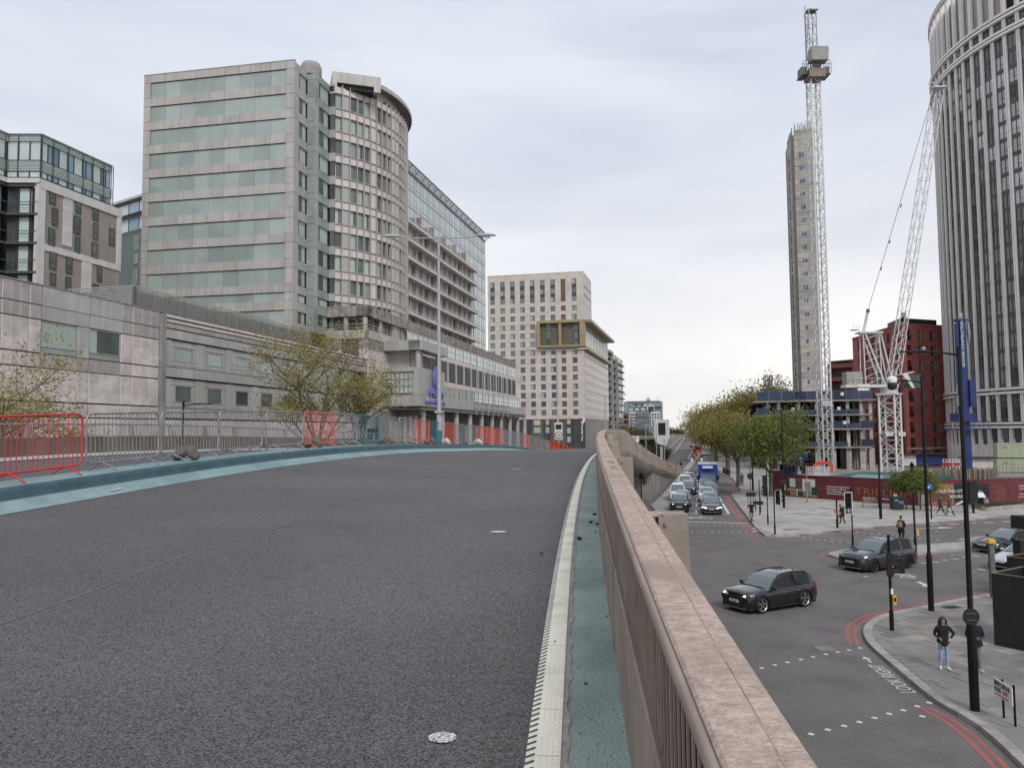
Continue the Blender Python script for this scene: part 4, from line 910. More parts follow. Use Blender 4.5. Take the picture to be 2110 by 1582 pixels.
mb = MB(); mb.prism([(v.x, v.y) for v in (e0-eR*5.3, e0, e1, e1-eR*6, e0-eR*5.3+dR*9)], 11.5, 16.5, M_CLAD)
mb.build('entrance_wall', ent)
zc0, zc1 = FH.z(864, 825), FH.z(864, 808)
mb = MB(); e2 = onplane(AE, 1082); FK = Fac(e0+eR*.25-dR*.25, q=((e2+eR*.25).x, (e2+eR*.25).y)); LK = (e2-e0).length
FK.box(mb, 0, LK, 11.4, 12.85, -3.2, 0, M_CLAD); mb.prism([(v.x, v.y) for v in (e0-eR*5.6-dR*.25, e0+eR*.25-dR*.25, e0+eR*.25+dR*3, e0-eR*8+dR*3, e0-eR*8+dR*.3)], 11.4, 12.85, M_CLAD)
mb.prism([(v.x, v.y) for v in (e0+eR*.1+dR*.5, e2+eR*.1, e2-eR*6, e0-eR*6+dR*.5)], 10.95, 11.35, M_LOUV); mb.build('canopy', ent)
FK.piece('shop_backdrop', ent, -3, LK, -.2, 10.9, -4.6, -4.4, M_LOUV)
x = 0.0
for i in range(int(LK/1.7)):
 FK.piece('fascia_panel', ent, i*1.7+.01, i*1.7+1.69, 11.45, 12.8, .0, .03, M_CLAD)
 FK.piece('wall_panel', ent, i*1.7+.05, i*1.7+1.1, .2, 9.6, -4.35, -4.2, M_CLAD if i < 7 else M_LOUV) if i < 30 else None
for i in range(4): FH.piece('fascia_panel', ent, i*1.4+.01, i*1.4+1.38, 11.45, 12.8, .25, .28, M_CLAD)
FH.piece('wall_panel', ent, -2.0, 5.0, .1, 10.8, -3.2, -3.0, M_LOUV)
for i in range(9): FH.piece('wall_panel', ent, -2+i*.8, -2+i*.8+.45, .1, 10.2, -3.0, -2.9, M_CLADL)
def colm(b): b.lathe([(.42, 0), (.42, 11.0)], (0, 0, 0), M_CLAD, 18)
cpx = [794, 871, 910, 939.5, 967.5, 991.7, 1013, 1032, 1050, 1066, 1080.6]
for x in cpx:
 p = onplane(AE-.6, x) if x > 865 else FH.at(FH.u(x, 850), 0, -.3); place('round_column', ent, 'colm', colm, Matrix.Translation((p.x, p.y, .1)))
gu0, gu1 = FH.u(790, 790), FH.u(851, 790); gz0, gz1 = 13.1, FH.z(800, 768)
for i in range(7):
 for j in range(3): a = gu0+(gu1-gu0)*i/7; z_ = gz0+(gz1-gz0)*j/3; FH.window(ent, a+.03, a+(gu1-gu0)/7-.03, z_+.03, z_+(gz1-gz0)/3-.03, M_FRAMEP, M_CURT, rec=-.14, fw=.07, name='grid_window', split=False)
mb = MB(); FH.box(mb, gu0-.3, gu1+.1, gz1+.02, gz1+.14, 0, .35, M_LOUV)
pc = FH.at(5.3-1.0, 0, -1.0)
FH2 = Fac(e0-eR*3.9+dR*.6, q=((e0+dR*.6).x, (e0+dR*.6).y)); zt_ = FH2.z(876, 700)
FH2.box(mb, -1.2, 3.9, zt_-1.3, zt_, -1.5, .3, M_CLAD); FG.box(mb, .3, 11.5, zt_-1.3, zt_, -1.6, .3, M_CLAD)
for u in (1.0, 9.5): p = FG.at(u, 0, -.5); mb.lathe([(.38, 0), (.38, zt_-1.3-16.5)], (p.x, p.y, 16.45), M_CLAD, 14)
FH2.box(mb, -1.2, 3.6, 16.4, zt_-1.2, -1.6, -1.5, M_CLAD); FG.box(mb, 2, 10, 16.6, zt_-1.5, -2, -1.9, M_LOUV); mb.build('porch', ent)
for x in (975.5, 988, 999.7, 1011.7, 1021.5, 1031.5, 1041):
 u = FK.u(x, 840); mb = MB(); mb.tube([FK.at(u, 10.6, .55), FK.at(u, 20.0, .55)], .06, M_GPOLE, 6)
 for z in (11.7, 12.6): mb.beam(FK.at(u, z, 0), FK.at(u, z, .75), .12, .12, M_FRAME)
 mb.lathe([(.02, 0), (.09, .08), (.02, .18)], tuple(FK.at(u, 19.9, .55)), M_GPOLE, 8); mb.build('flag_pole', ent)
for i in range(22):
 a = 13+i*(LK-15)/22; FK.window(ent, a+.02, a+(LK-15)/22-.02, 12.95, 14.65, M_FRAMEP, M_GLASSC if i > 6 else M_GLASS2, rec=.9, fw=.07, trans=(.4, .8), name='strip_window', split=False)
mb = MB(); FK.box(mb, 13, LK-2, 14.68, 15.0, -4, -.9, M_CLADL); FK.box(mb, 13, LK-2, 12.8, 14.7, -4, -1.2, M_DKJ); mb.build('strip_ceiling', ent)
M_SIGN = mat('blue_sign_letters', (.13, .14, .42), (.16, .17, .48), rough=.4, scale=3)
def on_fac(F, u, z, d): return facing(F.at(u, z, d), -F.t if F.flip is False and F.t.cross(Vector((0, 0, 1))).dot(F.n) < 0 else F.t, (0, 0, 1))
def txt_fac(F, u, z, d, s, size, m, name, parent, **k):
 r = F.t if F.t.cross(Vector((0, 0, 1))).dot(F.n) > 0 else -F.t
 return text_mesh(s, size, m, facing(F.at(u, z, d), r, (0, 0, 1)), name, parent, **k)
sg = thing('hotel_sign', 'raised blue hotel lettering with round emblem on the grey entrance wall', 'sign', tuple(FG.at(5, 8.4, .3)))
txt_fac(FG, 6.1, FG.z(893, 822)+.1, .35, 'Hilton', 2.0, M_SIGN, 'lettering', sg, depth=.2, sx=1.15, offset=.0)
txt_fac(FG, 5.6, FG.z(893, 833)-.05, .35, 'London Metropole', .95, M_SIGN, 'lettering', sg, depth=.15, sx=1.12, offset=.0)
mb = MB(); c = FG.at(6.0, FG.z(896, 781), .35)
ring = [(c+FG.t*1.25*math.cos(t*math.pi/14)+Vector((0, 0, 1.5*math.sin(t*math.pi/14)))) for t in range(29)]; mb.tube(ring, .17, M_SIGN, 6, cap=False)
ring = [(c+FG.t*.5*math.cos(t*math.pi/8)+Vector((0, 0, .95*math.sin(t*math.pi/8)-.15))) for t in range(17)]; mb.tube(ring, .13, M_SIGN, 6, cap=False); mb.build('emblem', sg)
# apartments on the left
M_RENDER = mat('grey_brown_render', (.30, .265, .24), (.35, .315, .285), rough=.85, scale=.35, streak=.15, c3=(.27, .24, .215), s3=.2)
M_WSTONE = mat('white_stone_band', (.62, .60, .57), (.56, .54, .515), rough=.6, scale=1, rnd=.04, streak=.1)
M_BLUEG = mat('blue_window_glass', (.17, .27, .38), (.26, .37, .47), rough=.07, scale=.2, rnd=.25, spec=.9)
M_PALEG = mat('pale_glass_panel', (.48, .56, .56), (.55, .63, .62), rough=.12, scale=.3, rnd=.06, spec=.7)
M_DARKG = mat('dark_balcony_glass', (.035, .045, .05), (.07, .085, .09), rough=.07, scale=.25, rnd=.5, spec=.8)
apt = thing('apartment_building', 'grey apartment block with white stone bands, slot windows and two glazed top floors', 'apartment building', (-62, 80, 0))
AA = math.radians(13)
ca = P(83, 380, 82); cb_dir = AA
FB = Fac((ca.x, ca.y), ang=AA); UB = lambda x, y=500: FB.u(x, y)
FBL = Fac((ca.x, ca.y), ang=math.radians(-92))     # the glazed face running off to the left
LB = UB(249, 450); LT = UB(230, 350)
zroof = FB.z(92, 279); zband = FB.z(92, 372)
mb = MB()
FB.box(mb, .1, LB, 0, zband-.3, -14, -.35, M_DKJ); FB.box(mb, .1, LT, zband-.3, zroof-.3, -12, -.2, M_DKJ); mb.build('building_core', apt)
mb = MB(); FB.box(mb, 0, LB, 0, zband-1.0, -.4, -.06, M_RENDER)
z2 = FB.z(100, 505)
FB.box(mb, -.2, LB+.1, zband-1.0, zband, -.6, .12, M_WSTONE); FB.box(mb, -.2, LB+.1, z2-.7, z2, -.4, .06, M_WSTONE); FB.box(mb, -.25, .7, 0, zband-1.0, -.4, .08, M_WSTONE); FB.box(mb, LB-.6, LB+.1, z2, zband-1, -.4, .08, M_WSTONE); mb.build('rendered_wall', apt)
for (x0, x1, ya, yb) in ((129, 148, 392, 520), (170, 190, 535, 620)):
 ua, ub = UB(x0), UB(x1); zt = FB.z(x0, ya)-.3;
 for k in range(12 if ya < 500 else 9):
  h = .78; z_ = (zband-1.0 if ya < 500 else z2-.7)-k*h
  if z_-h > (z2 if ya < 500 else 8): FB.piece('stone_panel', apt, ua, ub, z_-h+.02, z_, -.1, .02, M_WSTONE)
wins = [(102, 115, 382, 418), (107, 119, 427, 463), (99, 113, 468, 506), (156, 167, 404, 438), (152, 166, 443, 480), (154, 165, 486, 522), (191, 203, 418, 452), (192, 202, 458, 492), (189, 201, 498, 532), (225, 236, 469, 504), (102, 116, 517, 553), (136, 149, 526, 562), (103, 115, 561, 597), (135, 146, 569, 602), (200, 210, 545, 579), (191, 204, 584, 612), (224, 234, 592, 605)]
for x0, x1, y0, y1 in wins:
 ua, ub = UB(x0, (y0+y1)/2), UB(x1, (y0+y1)/2); FB.window(apt, ua, ub, FB.z(x0, y1), FB.z(x0, y0), M_FRAME, M_GLASS2, rec=.0, fw=.08, trans=(.35,))
gx = [92, 101, 110, 122, 140, 153, 172, 179, 191, 209, 214, 218, 228]
fz = [zroof-.9, zroof-2.55, zroof-4.6, zroof-6.3]
zr = [(zroof-.8, zroof-2.9), (zroof-4.1, zband+.15)]
ug = [UB(x, 330) for x in (85, 99, 109, 122, 140, 153, 171, 178, 191, 209, 214, 219, 229)]
for r, (zt, zb) in enumerate(zr):
 for i, (a, b) in enumerate(zip(ug, ug[1:])):
  FB.window(apt, a+.02, b-.02, zb, zt, M_FRAME, M_BLUEG if i in (1, 2, 4, 6, 7, 9, 11) else M_PALEG, rec=.08, fw=.06, name='penthouse_window')
mb = MB()
FB.box(mb, -.1, LT+.1, zroof-.12, zroof, -3, .15, M_ROOFG)
for zz in (zroof-.35, zroof-.6, zroof-.85, zroof-2.9, zroof-3.15, zroof-3.4, zroof-3.65, zroof-3.9): FB.box(mb, -.2, LT+.2, zz-.035, zz, .08, .13, M_FRAME)
for u in ug[::2]+[LT+.2]: FB.box(mb, u-.035, u+.035, zband, zroof-.1, .06, .12, M_FRAME)
FB.box(mb, 0, LT, zroof-4.05, zroof-2.95, -.6, -.04, M_PALEG); FB.box(mb, 0, LT, zroof-.78, zroof-.13, -.6, -.04, M_PALEG)
mb.build('brise_soleil', apt)
LL = 3.6; lz = [zband-.6-3.15*k for k in range(9)]
ugl = [.0, 1.2, 2.4, 3.6]
FBM = Fac(tuple(FBL.at(3.5, 0).xy), ang=AA+math.pi)
def left_face(FBL, LL, ugl):
 mb = MB(); FBL.box(mb, .3, LL, 0, zband-.4, -8, -.6, M_DKJ); FBL.box(mb, .3, LL, zband-.4, zroof-.3, -8, -.2, M_DKJ); FBL.box(mb, .1, LL, zroof-4.05, zroof-2.95, -.6, -.04, M_PALEG); FBL.box(mb, .1, LL, zroof-.78, zroof-.13, -.6, -.04, M_PALEG); FBL.box(mb, -.1, 12 if LL > 12 else LL, zband-.5, zband, -.5, .3, M_WSTONE); FBL.box(mb, -.1, LL, zroof-.12, zroof, -3, .15, M_ROOFG)
 for zz in (zroof-.35, zroof-.6, zroof-.85, zroof-2.9, zroof-3.15, zroof-3.4, zroof-3.65, zroof-3.9): FBL.box(mb, -.1, LL, zz-.035, zz, .08, .13, M_FRAME)
 for k in range(9): FBL.box(mb, 0, LL, lz[k]-.25, lz[k], -.5, .25 if k else .1, M_FRAME); FBL.box(mb, 0, LL, lz[k]-2.0, lz[k]-1.93, .15, .22, M_FRAME)
 for u in ugl[::2]: FBL.box(mb, u-.035, u+.035, zband, zroof-.1, .06, .12, M_FRAME)
 mb.build('balcony_frame', apt)
 for i, (a, b) in enumerate(zip(ugl, ugl[1:])):
  for zt, zb in zr: FBL.window(apt, a+.02, b-.02, zb, zt, M_FRAME, M_BLUEG if i % 4 == 3 else M_PALEG, rec=.08, fw=.06, name='penthouse_window')
  for k in range(8): FBL.window(apt, a+.02, b-.02, lz[k+1]+.02, lz[k]-.28, M_FRAME, M_PALEG if (i % 5 == 1) else M_BLUEG if (i+k) % 6 == 0 else M_DARKG, rec=.4, fw=.07, trans=(.36,), name='balcony_window', split=False)
left_face(FBL, 3.6, ugl); left_face(FBM, 22, [.3+1.5*i for i in range(15)])
th_ = thing('teal_clad_building', 'narrow green slatted building with dark framed windows squeezed behind the hotel tower', 'building', (-57, 118, 0))
M_TEALC = mat('green_slat_cladding', (.115, .16, .15), (.15, .20, .185), rough=.55, scale=1, streak=.15)
FT = Fac(tuple(P(222, 500, 122).xy), q=tuple(P(300, 500, 116).xy)); LT2 = FT.u(300); zt = FT.z(260, 410); zm = FT.z(260, 482)
mb = MB(); FT.box(mb, 0, LT2, 0, zt-.2, -10, -.3, M_DKJ); mb.build('building_core', th_)
z = 12
while z < zm-.2: FT.piece('slat', th_, 0, LT2, z, z+.42, -.3, 0, M_TEALC); z += .45
for r, (a, b) in enumerate(((zt-2.6, zt-.9), (zm+.2, zm+2.3))):
 for i in range(4): FT.window(th_, i*LT2/4+.03, (i+1)*LT2/4-.03, a, b, M_FRAME, M_BLUEG if i % 2 == 0 else M_PALEG, rec=.1, fw=.06)
mb = MB()
for zz in (zt-.2, zt-.45, zt-.7, zt-2.9, zt-3.15, zt-3.4, zm+.1): FT.box(mb, -.2, LT2, zz-.07, zz, .2, .32, M_FRAME)
mb.build('brise_soleil', th_)
for (x, y0, y1) in ((274, 488, 516), (274, 526, 545), (273, 558, 586), (273, 595, 620)): u = FT.u(x); FT.window(th_, u-.45, u+.45, FT.z(x, y1), FT.z(x, y0), M_FRAMEP, M_GLASS2, rec=-.04, fw=.12)
# pale stone hotel with gilt frame
M_PSTONE = mat('pale_stone_cladding', (.56, .50, .445), (.62, .56, .50), rough=.7, scale=1.1, c3=(.50, .44, .39), s3=.35, detail=6, streak=.06, rnd=.04)
M_GOLD = mat('bronze_gold_cladding', (.33, .255, .155), (.38, .30, .19), rough=.45, scale=.8, metal=.3)
M_BRZ = mat('dark_bronze_panel', (.115, .095, .07), (.145, .12, .09), rough=.5, scale=.8, rnd=.08)
M_SLATE = mat('dark_grey_cladding', (.055, .056, .06), (.075, .075, .08), rough=.45, scale=.8, rnd=.12)
M_WGL = mat('teal_window_glass', (.09, .135, .135), (.17, .22, .215), rough=.07, scale=.12, rnd=.35, spec=.8)
inn = thing('stone_hotel', 'tall pale stone hotel with square windows, gilt frame and dark base with vertical lettering', 'hotel', (18, 252, 0))
cI = P(1206, 880, 249); cI.z = 0; lI = P(1007, 880, 256); FI = Fac((lI.x, lI.y), q=(cI.x, cI.y)); LI = FI.u(1206)
FR = Fac((cI.x, cI.y), ang=math.atan(.255));
zT = FI.z(1150, 563); zB = FI.z(1150, 861)
mb = MB(); FI.box(mb, .2, LI-.2, 0, zT-.3, -17.6, -.4, M_DKJ); FR.box(mb, 17, 61, 0, FR.z(1230, 700)-.5, -16, -.4, M_DKJ); mb.build('building_core', inn)
colx = [1017, 1038, 1058.5, 1079, 1099.8, 1121, 1142.5, 1164, 1187]
rowy = [581+4.5*0, 601, 618.5, 637.5, 655, 673.5, 691, 709, 726.5, 744, 761.5, 779, 796.5, 814.5, 832.5, 850]
zc = [FI.z(1120, y) for y in (582.5, 600.5, 618, 637, 655, 673.5, 691, 709, 726.5, 744, 761.5, 779, 797, 814.5, 832.5, 850)]
uc = [FI.u(x) for x in colx]; wwI = 1.55; hI = 1.75
holes = set()
gu0, gu1 = FI.u(1110.5), FI.u(1207)
for c, u in enumerate(uc):
 for r, z in enumerate(zc):
  if c >= 5 and r in (5, 6, 7): continue
  if c == 7: FI.piece('bronze_panel', inn, u-wwI/2, u+wwI/2, z-hI/2-(.6 if r < 2 else 0), z+hI/2+(.5 if 0 < r < 3 else 0), -.3, -.2, M_BRZ)
  else: FI.window(inn, u-wwI/2, u+wwI/2, z-hI/2, z+hI/2, M_FRAME, M_WGL, rec=.22, fw=.09, curtain=(M_CURT, .08, .45) if (c*3+r*5) % 4 == 0 else None)
edges = [0]+[x for u in uc for x in (u-wwI/2, u+wwI/2)]+[LI]
for i in range(0, len(edges), 2):
 a, b = edges[i], edges[i+1]; z = zB
 while z < zT-.1:
  h = min(1.38, zT-z); FI.piece('stone_pier', inn, a, b-.0, z+.012, z+h-.012, -.35, 0, M_PSTONE); z += 1.38
for i in range(1, len(edges)-1, 2):
 a, b = edges[i], edges[i+1]; zz = [zT]+[v for z in zc for v in (z+hI/2, z-hI/2)]+[zB]
 for k in range(0, len(zz), 2):
  m_ = M_SLATE if k in (2, 4) else M_PSTONE
  if i == 15 and k in (2, 4): m_ = M_BRZ
  FI.piece('stone_spandrel', inn, a+.01, b-.01, zz[k+1], zz[k], -.35, -.0 if m_ is M_PSTONE else -.15, m_)
mb = MB(); FI.box(mb, 0, LI+.1, zT, zT+.3, -.6, .05, M_PSTONE); FI.box(mb, -.1, LI+.1, zB-.35, zB-.02, -.3, .15, M_PSTONE); mb.build('cornice', inn)
ga, gb = FI.z(1150, 661), FI.z(1150, 716); mb = MB(); f = .95
FI.box(mb, gu0, LI+.6, ga-f*.9, ga, .0, 1.5, M_GOLD); FI.box(mb, gu0, LI+.6, gb, gb+f*.7, 0, 1.4, M_GOLD); FI.box(mb, gu0, gu0+f, gb, ga, 0, 1.45, M_GOLD); FI.box(mb, LI-1.2, LI+.55, gb, ga, 0, 1.45, M_GOLD)
um = FI.u(1157.5); FI.box(mb, um-.45, um+.45, gb, ga, 0, 1.2, M_GOLD); FI.box(mb, gu0+f, LI-1.2, gb+.5, ga-.8, .02, .12, M_BRZ)
mb.build('gilt_frame', inn)
for x in (1133, 1190):
 for y in (674, 690, 707): u = FI.u(x); z = FI.z(x, y); FI.window(inn, u-.8, u+.8, z-1.15, z+1.15, M_FRAME, M_WGL, rec=-.15, fw=.1)
xx = FI.u(1085, 880)
n = 18
for i in range(n):
 a, b = LI*.3+(LI*.7)*i/n, LI*.3+(LI*.7)*(i+1)/n; FI.piece('slate_panel', inn, a+.02, b-.02, 0, zB-.4, -.3, -.15, M_BRZ if i in (4, 5, 6, 9, 11, 12) else M_SLATE)
for x, y0, y1 in ((1107, 865, 876), (1107, 880, 892), (1128, 864, 875), (1128, 880, 892), (1172, 863, 874), (1172, 881, 893), (1172, 899, 911)): u = FI.u(x); FI.window(inn, u-1.1 if x == 1107 else u-.6, u+1.1 if x == 1107 else u+.6, FI.z(x, y1), FI.z(x, y0), M_FRAMEP, M_CURT, rec=.1, fw=.1, name='base_window')
zTR = zT; z2R = FR.z(1232, 690)
side = MB();
for i in range(int(17/2.6)):
 for r, z in enumerate(zc[:5]): FR.box(side, 1.8+i*2.6, 3.1+i*2.6, z-hI/2, z+hI/2, -.1, .01, M_WGL)
 FR.box(side, 1.8+i*2.6, 3.1+i*2.6, zc[2]-hI/2, zc[0]+hI/2, -.1, .005, M_SLATE)
NR = 22; LRr = 60.0
for i in range(NR):
 for r, z in enumerate(zc[8:]): FR.box(side, 1.8+i*LRr/NR, 3.2+i*LRr/NR, z-hI/2, z+hI/2, -.1, .01, M_WGL)
side.build('side_windows', inn, kind='stuff')
mb = MB(); FR.box(mb, 0, 17.6, gb, zT+.28, -.4, 0, M_PSTONE); FR.box(mb, 0, 60.4, zB-.35, gb, -.4, 0, M_PSTONE); FR.box(mb, 0, 60.4, 0, zB-.4, -.4, -.2, M_SLATE)
FR.box(mb, -.6, 62, ga-.9, ga, -2, 2.6, M_GOLD); FR.box(mb, -.5, 60.5, gb-.9, gb, -2, 1.3, M_GOLD); FR.box(mb, 0, 60.2, gb, ga-.8, -2, -.1, M_BRZ); mb.build('side_wall', inn)
for i in range(15): FR.window(inn, .8+i*3.95, 3.9+i*3.95, gb+.1, ga-1, M_FRAMEP, M_GLASSC, rec=-.02, fw=.2, mull=(.5,), name='side_curtain_window', split=False)
for i in range(34): FR.piece('slate_fin', inn, .8+i*1.75, .95+i*1.75, 0, zB-.5, -.2, .0, M_FRAMEP)
sgn = thing('vertical_sign', 'white moon and vertical lettering on the dark base of the stone hotel', 'sign', tuple(FI.at(FI.u(1199), 0, .2)))
r_ = FI.t if FI.t.cross(Vector((0, 0, 1))).dot(FI.n) > 0 else -FI.t
M_LETW = mat('white_letter', (.78, .78, .80), rough=.4)
text_mesh('Premier Inn', 1.15, M_LETW, facing(FI.at(FI.u(1197.5), FI.z(1199, 871), .12), (0, 0, -1), r_), 'lettering', sgn, depth=.1, font_align='LEFT', sx=1.05, offset=.02)
mb = MB(); c = FI.at(FI.u(1200), FI.z(1200, 864.5), .15)
outer = [(math.cos(t), math.sin(t)) for t in np.linspace(-1.9, 1.35, 14)]; inner = [(.42*math.cos(t)-.25+.0, .70*math.sin(t)+.05) for t in np.linspace(1.5, -2.1, 14)]
vs = [c+r_*x*1.0+Vector((0, 0, y*1.0)) for x, y in outer]+[c+r_*x*1.0+Vector((0, 0, y*1.0)) for x, y in inner]
mb.add(vs, [(i, i+1, 26-i, 27-i) for i in range(13)], M_LETW); mb.build('moon_emblem', sgn)
# dark balconied block, distant block
dk = thing('dark_balcony_block', 'dark glass apartment block with grey frame beyond the pale stone hotel', 'apartment building', (48, 335, 0))
FD = Fac(tuple(P(1255, 880, 318).xy), ang=math.atan(.27)); zD = FD.z(1257, 724)
mb = MB(); FD.box(mb, .2, 52, 0, zD-1.5, -18, -.5, M_VOID); mb.build('building_core', dk)
FDf = Fac(tuple(P(1235, 880, 322).xy), q=tuple(P(1256, 880, 318).xy))
for k in range(13):
 z = zD-3.1*(k+1)
 FD.piece('floor_slab', dk, 0, 52, z, z+.5, -.3, .5, M_CONCG if k % 3 == 0 else M_SLATE)
 for i in range(6): FD.window(dk, 1+i*8.5, 8.6+i*8.5, z+.5, z+3.05, M_FRAME, M_DARKG if (i+k) % 4 else M_PALEG, rec=.3, fw=.2, mull=(.33, .66), split=False)
 u = FDf.u(1252);
for i in range(2): FD.piece('frame_pier', dk, 6+i*15, 9+i*15, 0, zD-2*i, -.3, 1.0, M_CONCG)
mb = MB(); FD.box(mb, -1, 10, zD-1.2, zD, -12, 1, M_CONCG); mb.build('roof', dk)
db = thing('distant_office_block', 'far grey glass block with white window grids and roof aerials', 'office building', (90, 560, 0))
YD = 560; pL, pR = P(1286, 880, YD), P(1364, 880, YD-6); FQ = Fac((pL.x, pL.y), q=(pR.x, pR.y)); LQ = FQ.u(1364); zz = lambda y: FQ.z(1325, y)
M_BGREY = mat('blue_grey_cladding', (.20, .23, .245), (.26, .285, .30), rough=.5, scale=.2)
mb = MB(); FQ.box(mb, 0, LQ, 0, zz(827), -25, -.5, M_BGREY); FQ.box(mb, 2, LQ-1, zz(827), zz(826), -25, .2, M_ROOFG); u = FQ.u(1333); FQ.box(mb, u, u+2.5, zz(827), zz(822), -4, 0, M_BGREY)
for x in (1333.5, 1337.5, 1356): u = FQ.u(x); FQ.box(mb, u, u+.25, zz(827), zz(816 if x < 1350 else 818), -2, -1.8, M_FRAME)
FQ.box(mb, 6, LQ-12, zz(831), zz(829.5), -.4, 1.5, M_BGREY); FQ.box(mb, LQ-5, LQ+1, zz(838), zz(836.5), -.4, 2, M_BGREY); mb.build('building_core', db)
ux = lambda x: FQ.u(x)
for i in range(11):
 for k in range(2): a = ux(1297+i*4.1); FQ.window(db, a, a+1.3, zz(838+k*8.5), zz(831+k*8.5)-.1, M_BGREY, M_PALEG if (i+k) % 3 else M_WGL, rec=.0, fw=.15, split=False)
for x0, x1, n in ((1297, 1310, 3), (1342, 1360, 3)):
 FQ.piece('white_wall', db, ux(x0), ux(x1), 10, zz(848), -.4, .3, M_WSTONE)
 for i in range(n):
  for k in range(5): u = ux(x0+2+i*(x1-x0)/n*.95); z = zz(854+k*6.3); FQ.piece('square_window', db, u, u+1.1, z-.7, z+.7, .25, .36, M_DARKG)
for x0, x1 in ((1310, 1324), (1325, 1338)):
 for k in range(6): FQ.window(db, ux(x0)+.1, ux(x1)-.1, zz(856.5+k*6.2), zz(850.7+k*6.2), M_BGREY, M_DARKG if k % 2 else M_WGL, rec=-.1, fw=.25, mull=(.33, .66), split=False, name='balcony_bay')
FQ.piece('white_portal', db, ux(1334), ux(1350), zz(846), zz(835), -.3, .3, M_WSTONE); FQ.window(db, ux(1336.5), ux(1347.5), zz(847), zz(837.5), M_FRAME, M_DARKG, rec=-.35, fw=.2, mull=(.5,), split=False, name='portal_window')
mb = MB(); a, b = ux(1283), ux(1297); FQ.box(mb, a, b, 0, zz(850), 0, 1.5, mat('dull_red_brick', (.19, .10, .085), (.24, .13, .11), rough=.8, scale=.5)); FQ.box(mb, a+.3, b-1, zz(862), zz(855), 1.3, 1.6, M_VOID); FQ.box(mb, a+.3, b-1, zz(872), zz(865.5), 1.3, 1.6, M_VOID); mb.build('brick_annexe', db)
lb_ = thing('distant_low_building', 'small beige flat roofed building at the far crest of the road', 'building', (170, 760, 0))
FZ = Fac(tuple(P(1405, 880, 770).xy), q=tuple(P(1440, 880, 770).xy)); mb = MB()
for x0, x1, y in ((1405, 1412, 874), (1411.5, 1424, 871), (1424, 1440, 876)): FZ.box(mb, FZ.u(x0), FZ.u(x1), 0, FZ.z(x0, y), -10, 0, M_PSTONE)
FZ.box(mb, FZ.u(1406), FZ.u(1408), FZ.z(1406, 878.5), FZ.z(1406, 876), -.1, .1, M_VOID); FZ.box(mb, FZ.u(1409), FZ.u(1411.3), FZ.z(1406, 878.5), FZ.z(1406, 876), -.1, .1, M_VOID); mb.build('building_shell', lb_)
# round tower on the right
M_TFIN = mat('tower_aluminium_fin', (.74, .70, .67), (.80, .765, .74), rough=.5, scale=.5, metal=.0, streak=.08, rnd=.05)
M_TBRZ = mat('tower_bronze_panel', (.075, .065, .058), (.10, .088, .078), rough=.45, scale=.6, rnd=.1)
M_TGL = mat('tower_window_glass', (.05, .056, .058), (.12, .13, .13), rough=.06, scale=.2, rnd=.5, spec=.9)
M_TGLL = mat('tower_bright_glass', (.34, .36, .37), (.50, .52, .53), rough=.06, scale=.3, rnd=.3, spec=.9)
tw = thing('round_tower', 'tall round tower with pale vertical fins and dark bronze window columns', 'tower', (121.1, 142, 0))
TCx, TCy, TR = 121.4, 142.0, 36.6
def tz(px, py):     # height of a point on the cylinder
 d = ray(px, py); a = d.x*d.x+d.y*d.y; b = -2*(d.x*TCx+d.y*TCy); c = TCx**2+TCy**2-TR**2; q = b*b-4*a*c
 t = (-b-math.sqrt(max(q, 0)))/(2*a); return 8+d.z*t, math.atan2(d.y*t-TCy, d.x*t-TCx)
zB1, _ = tz(2109, 795); zB2, _ = tz(2109, 867.5); zA1, _ = tz(2109, 3.5); zA2, _ = tz(2109, 39.5); zTp = zA1+11.5
aT = math.atan2(-TCy, -TCx);
th0 = aT-math.radians(96); dth = math.radians(3.85); NC = 44
cyl = lambda a, r=TR: (TCx+r*math.cos(a), TCy+r*math.sin(a))
mb = MB(); mb.prism([cyl(2*math.pi*i/72, TR-.9) for i in range(72)], 0, zA1, M_VOID); mb.prism([cyl(2*math.pi*i/72, TR-3.5) for i in range(72)], zA1, zTp-3, M_TBRZ); mb.build('building_core', tw)
mb = MB()
for i in range(96):
 a, b = 2*math.pi*i/96, 2*math.pi*(i+1)/96
 for z in (zA1-.35, zA1-1.05, zA2-.35, zA2-1.0, zB1-.3, zB1-1.0, zB2-.3, zB2-.95):
  p, q = cyl(a, TR+.28), cyl(b, TR+.28); mb.beam((p[0], p[1], z), (q[0], q[1], z), .75, .42, M_TFIN)
 for z, hh in ((zTp-.2, .4), (zTp-.9, .2)):
  p, q = cyl(a, TR+.2), cyl(b, TR+.2); mb.beam((p[0], p[1], z), (q[0], q[1], z), .6, hh, M_TFIN)
mb.build('ring_bands', tw)
nst = int(round((zA2-1.2-zB1)/3.13)); st = (zA2-1.3-zB1)/nst
def frameM(a, r, z):
 x = Vector((-math.sin(a), math.cos(a), 0)); y = Vector((-math.cos(a), -math.sin(a), 0));
 return Matrix(((x.x, y.x, 0, TCx+r*math.cos(a)), (x.y, y.y, 0, TCy+r*math.sin(a)), (0, 0, 1, z), (0, 0, 0, 1)))
cwid = TR*dth
def mkfin(h):
 def f(b):
  for x in (-.17, .17): b.hexa([(x+dx, y, z) for z in (0, h) for dx, y in ((-.12, -.28), (.12, -.28), (.12, .3), (-.12, .3))], M_TFIN)
  b.hexa([(dx, y, z) for z in (0, h) for dx, y in ((-.04, .0), (.04, .0), (.04, .3), (-.04, .3))], M_TBRZ)
 return f
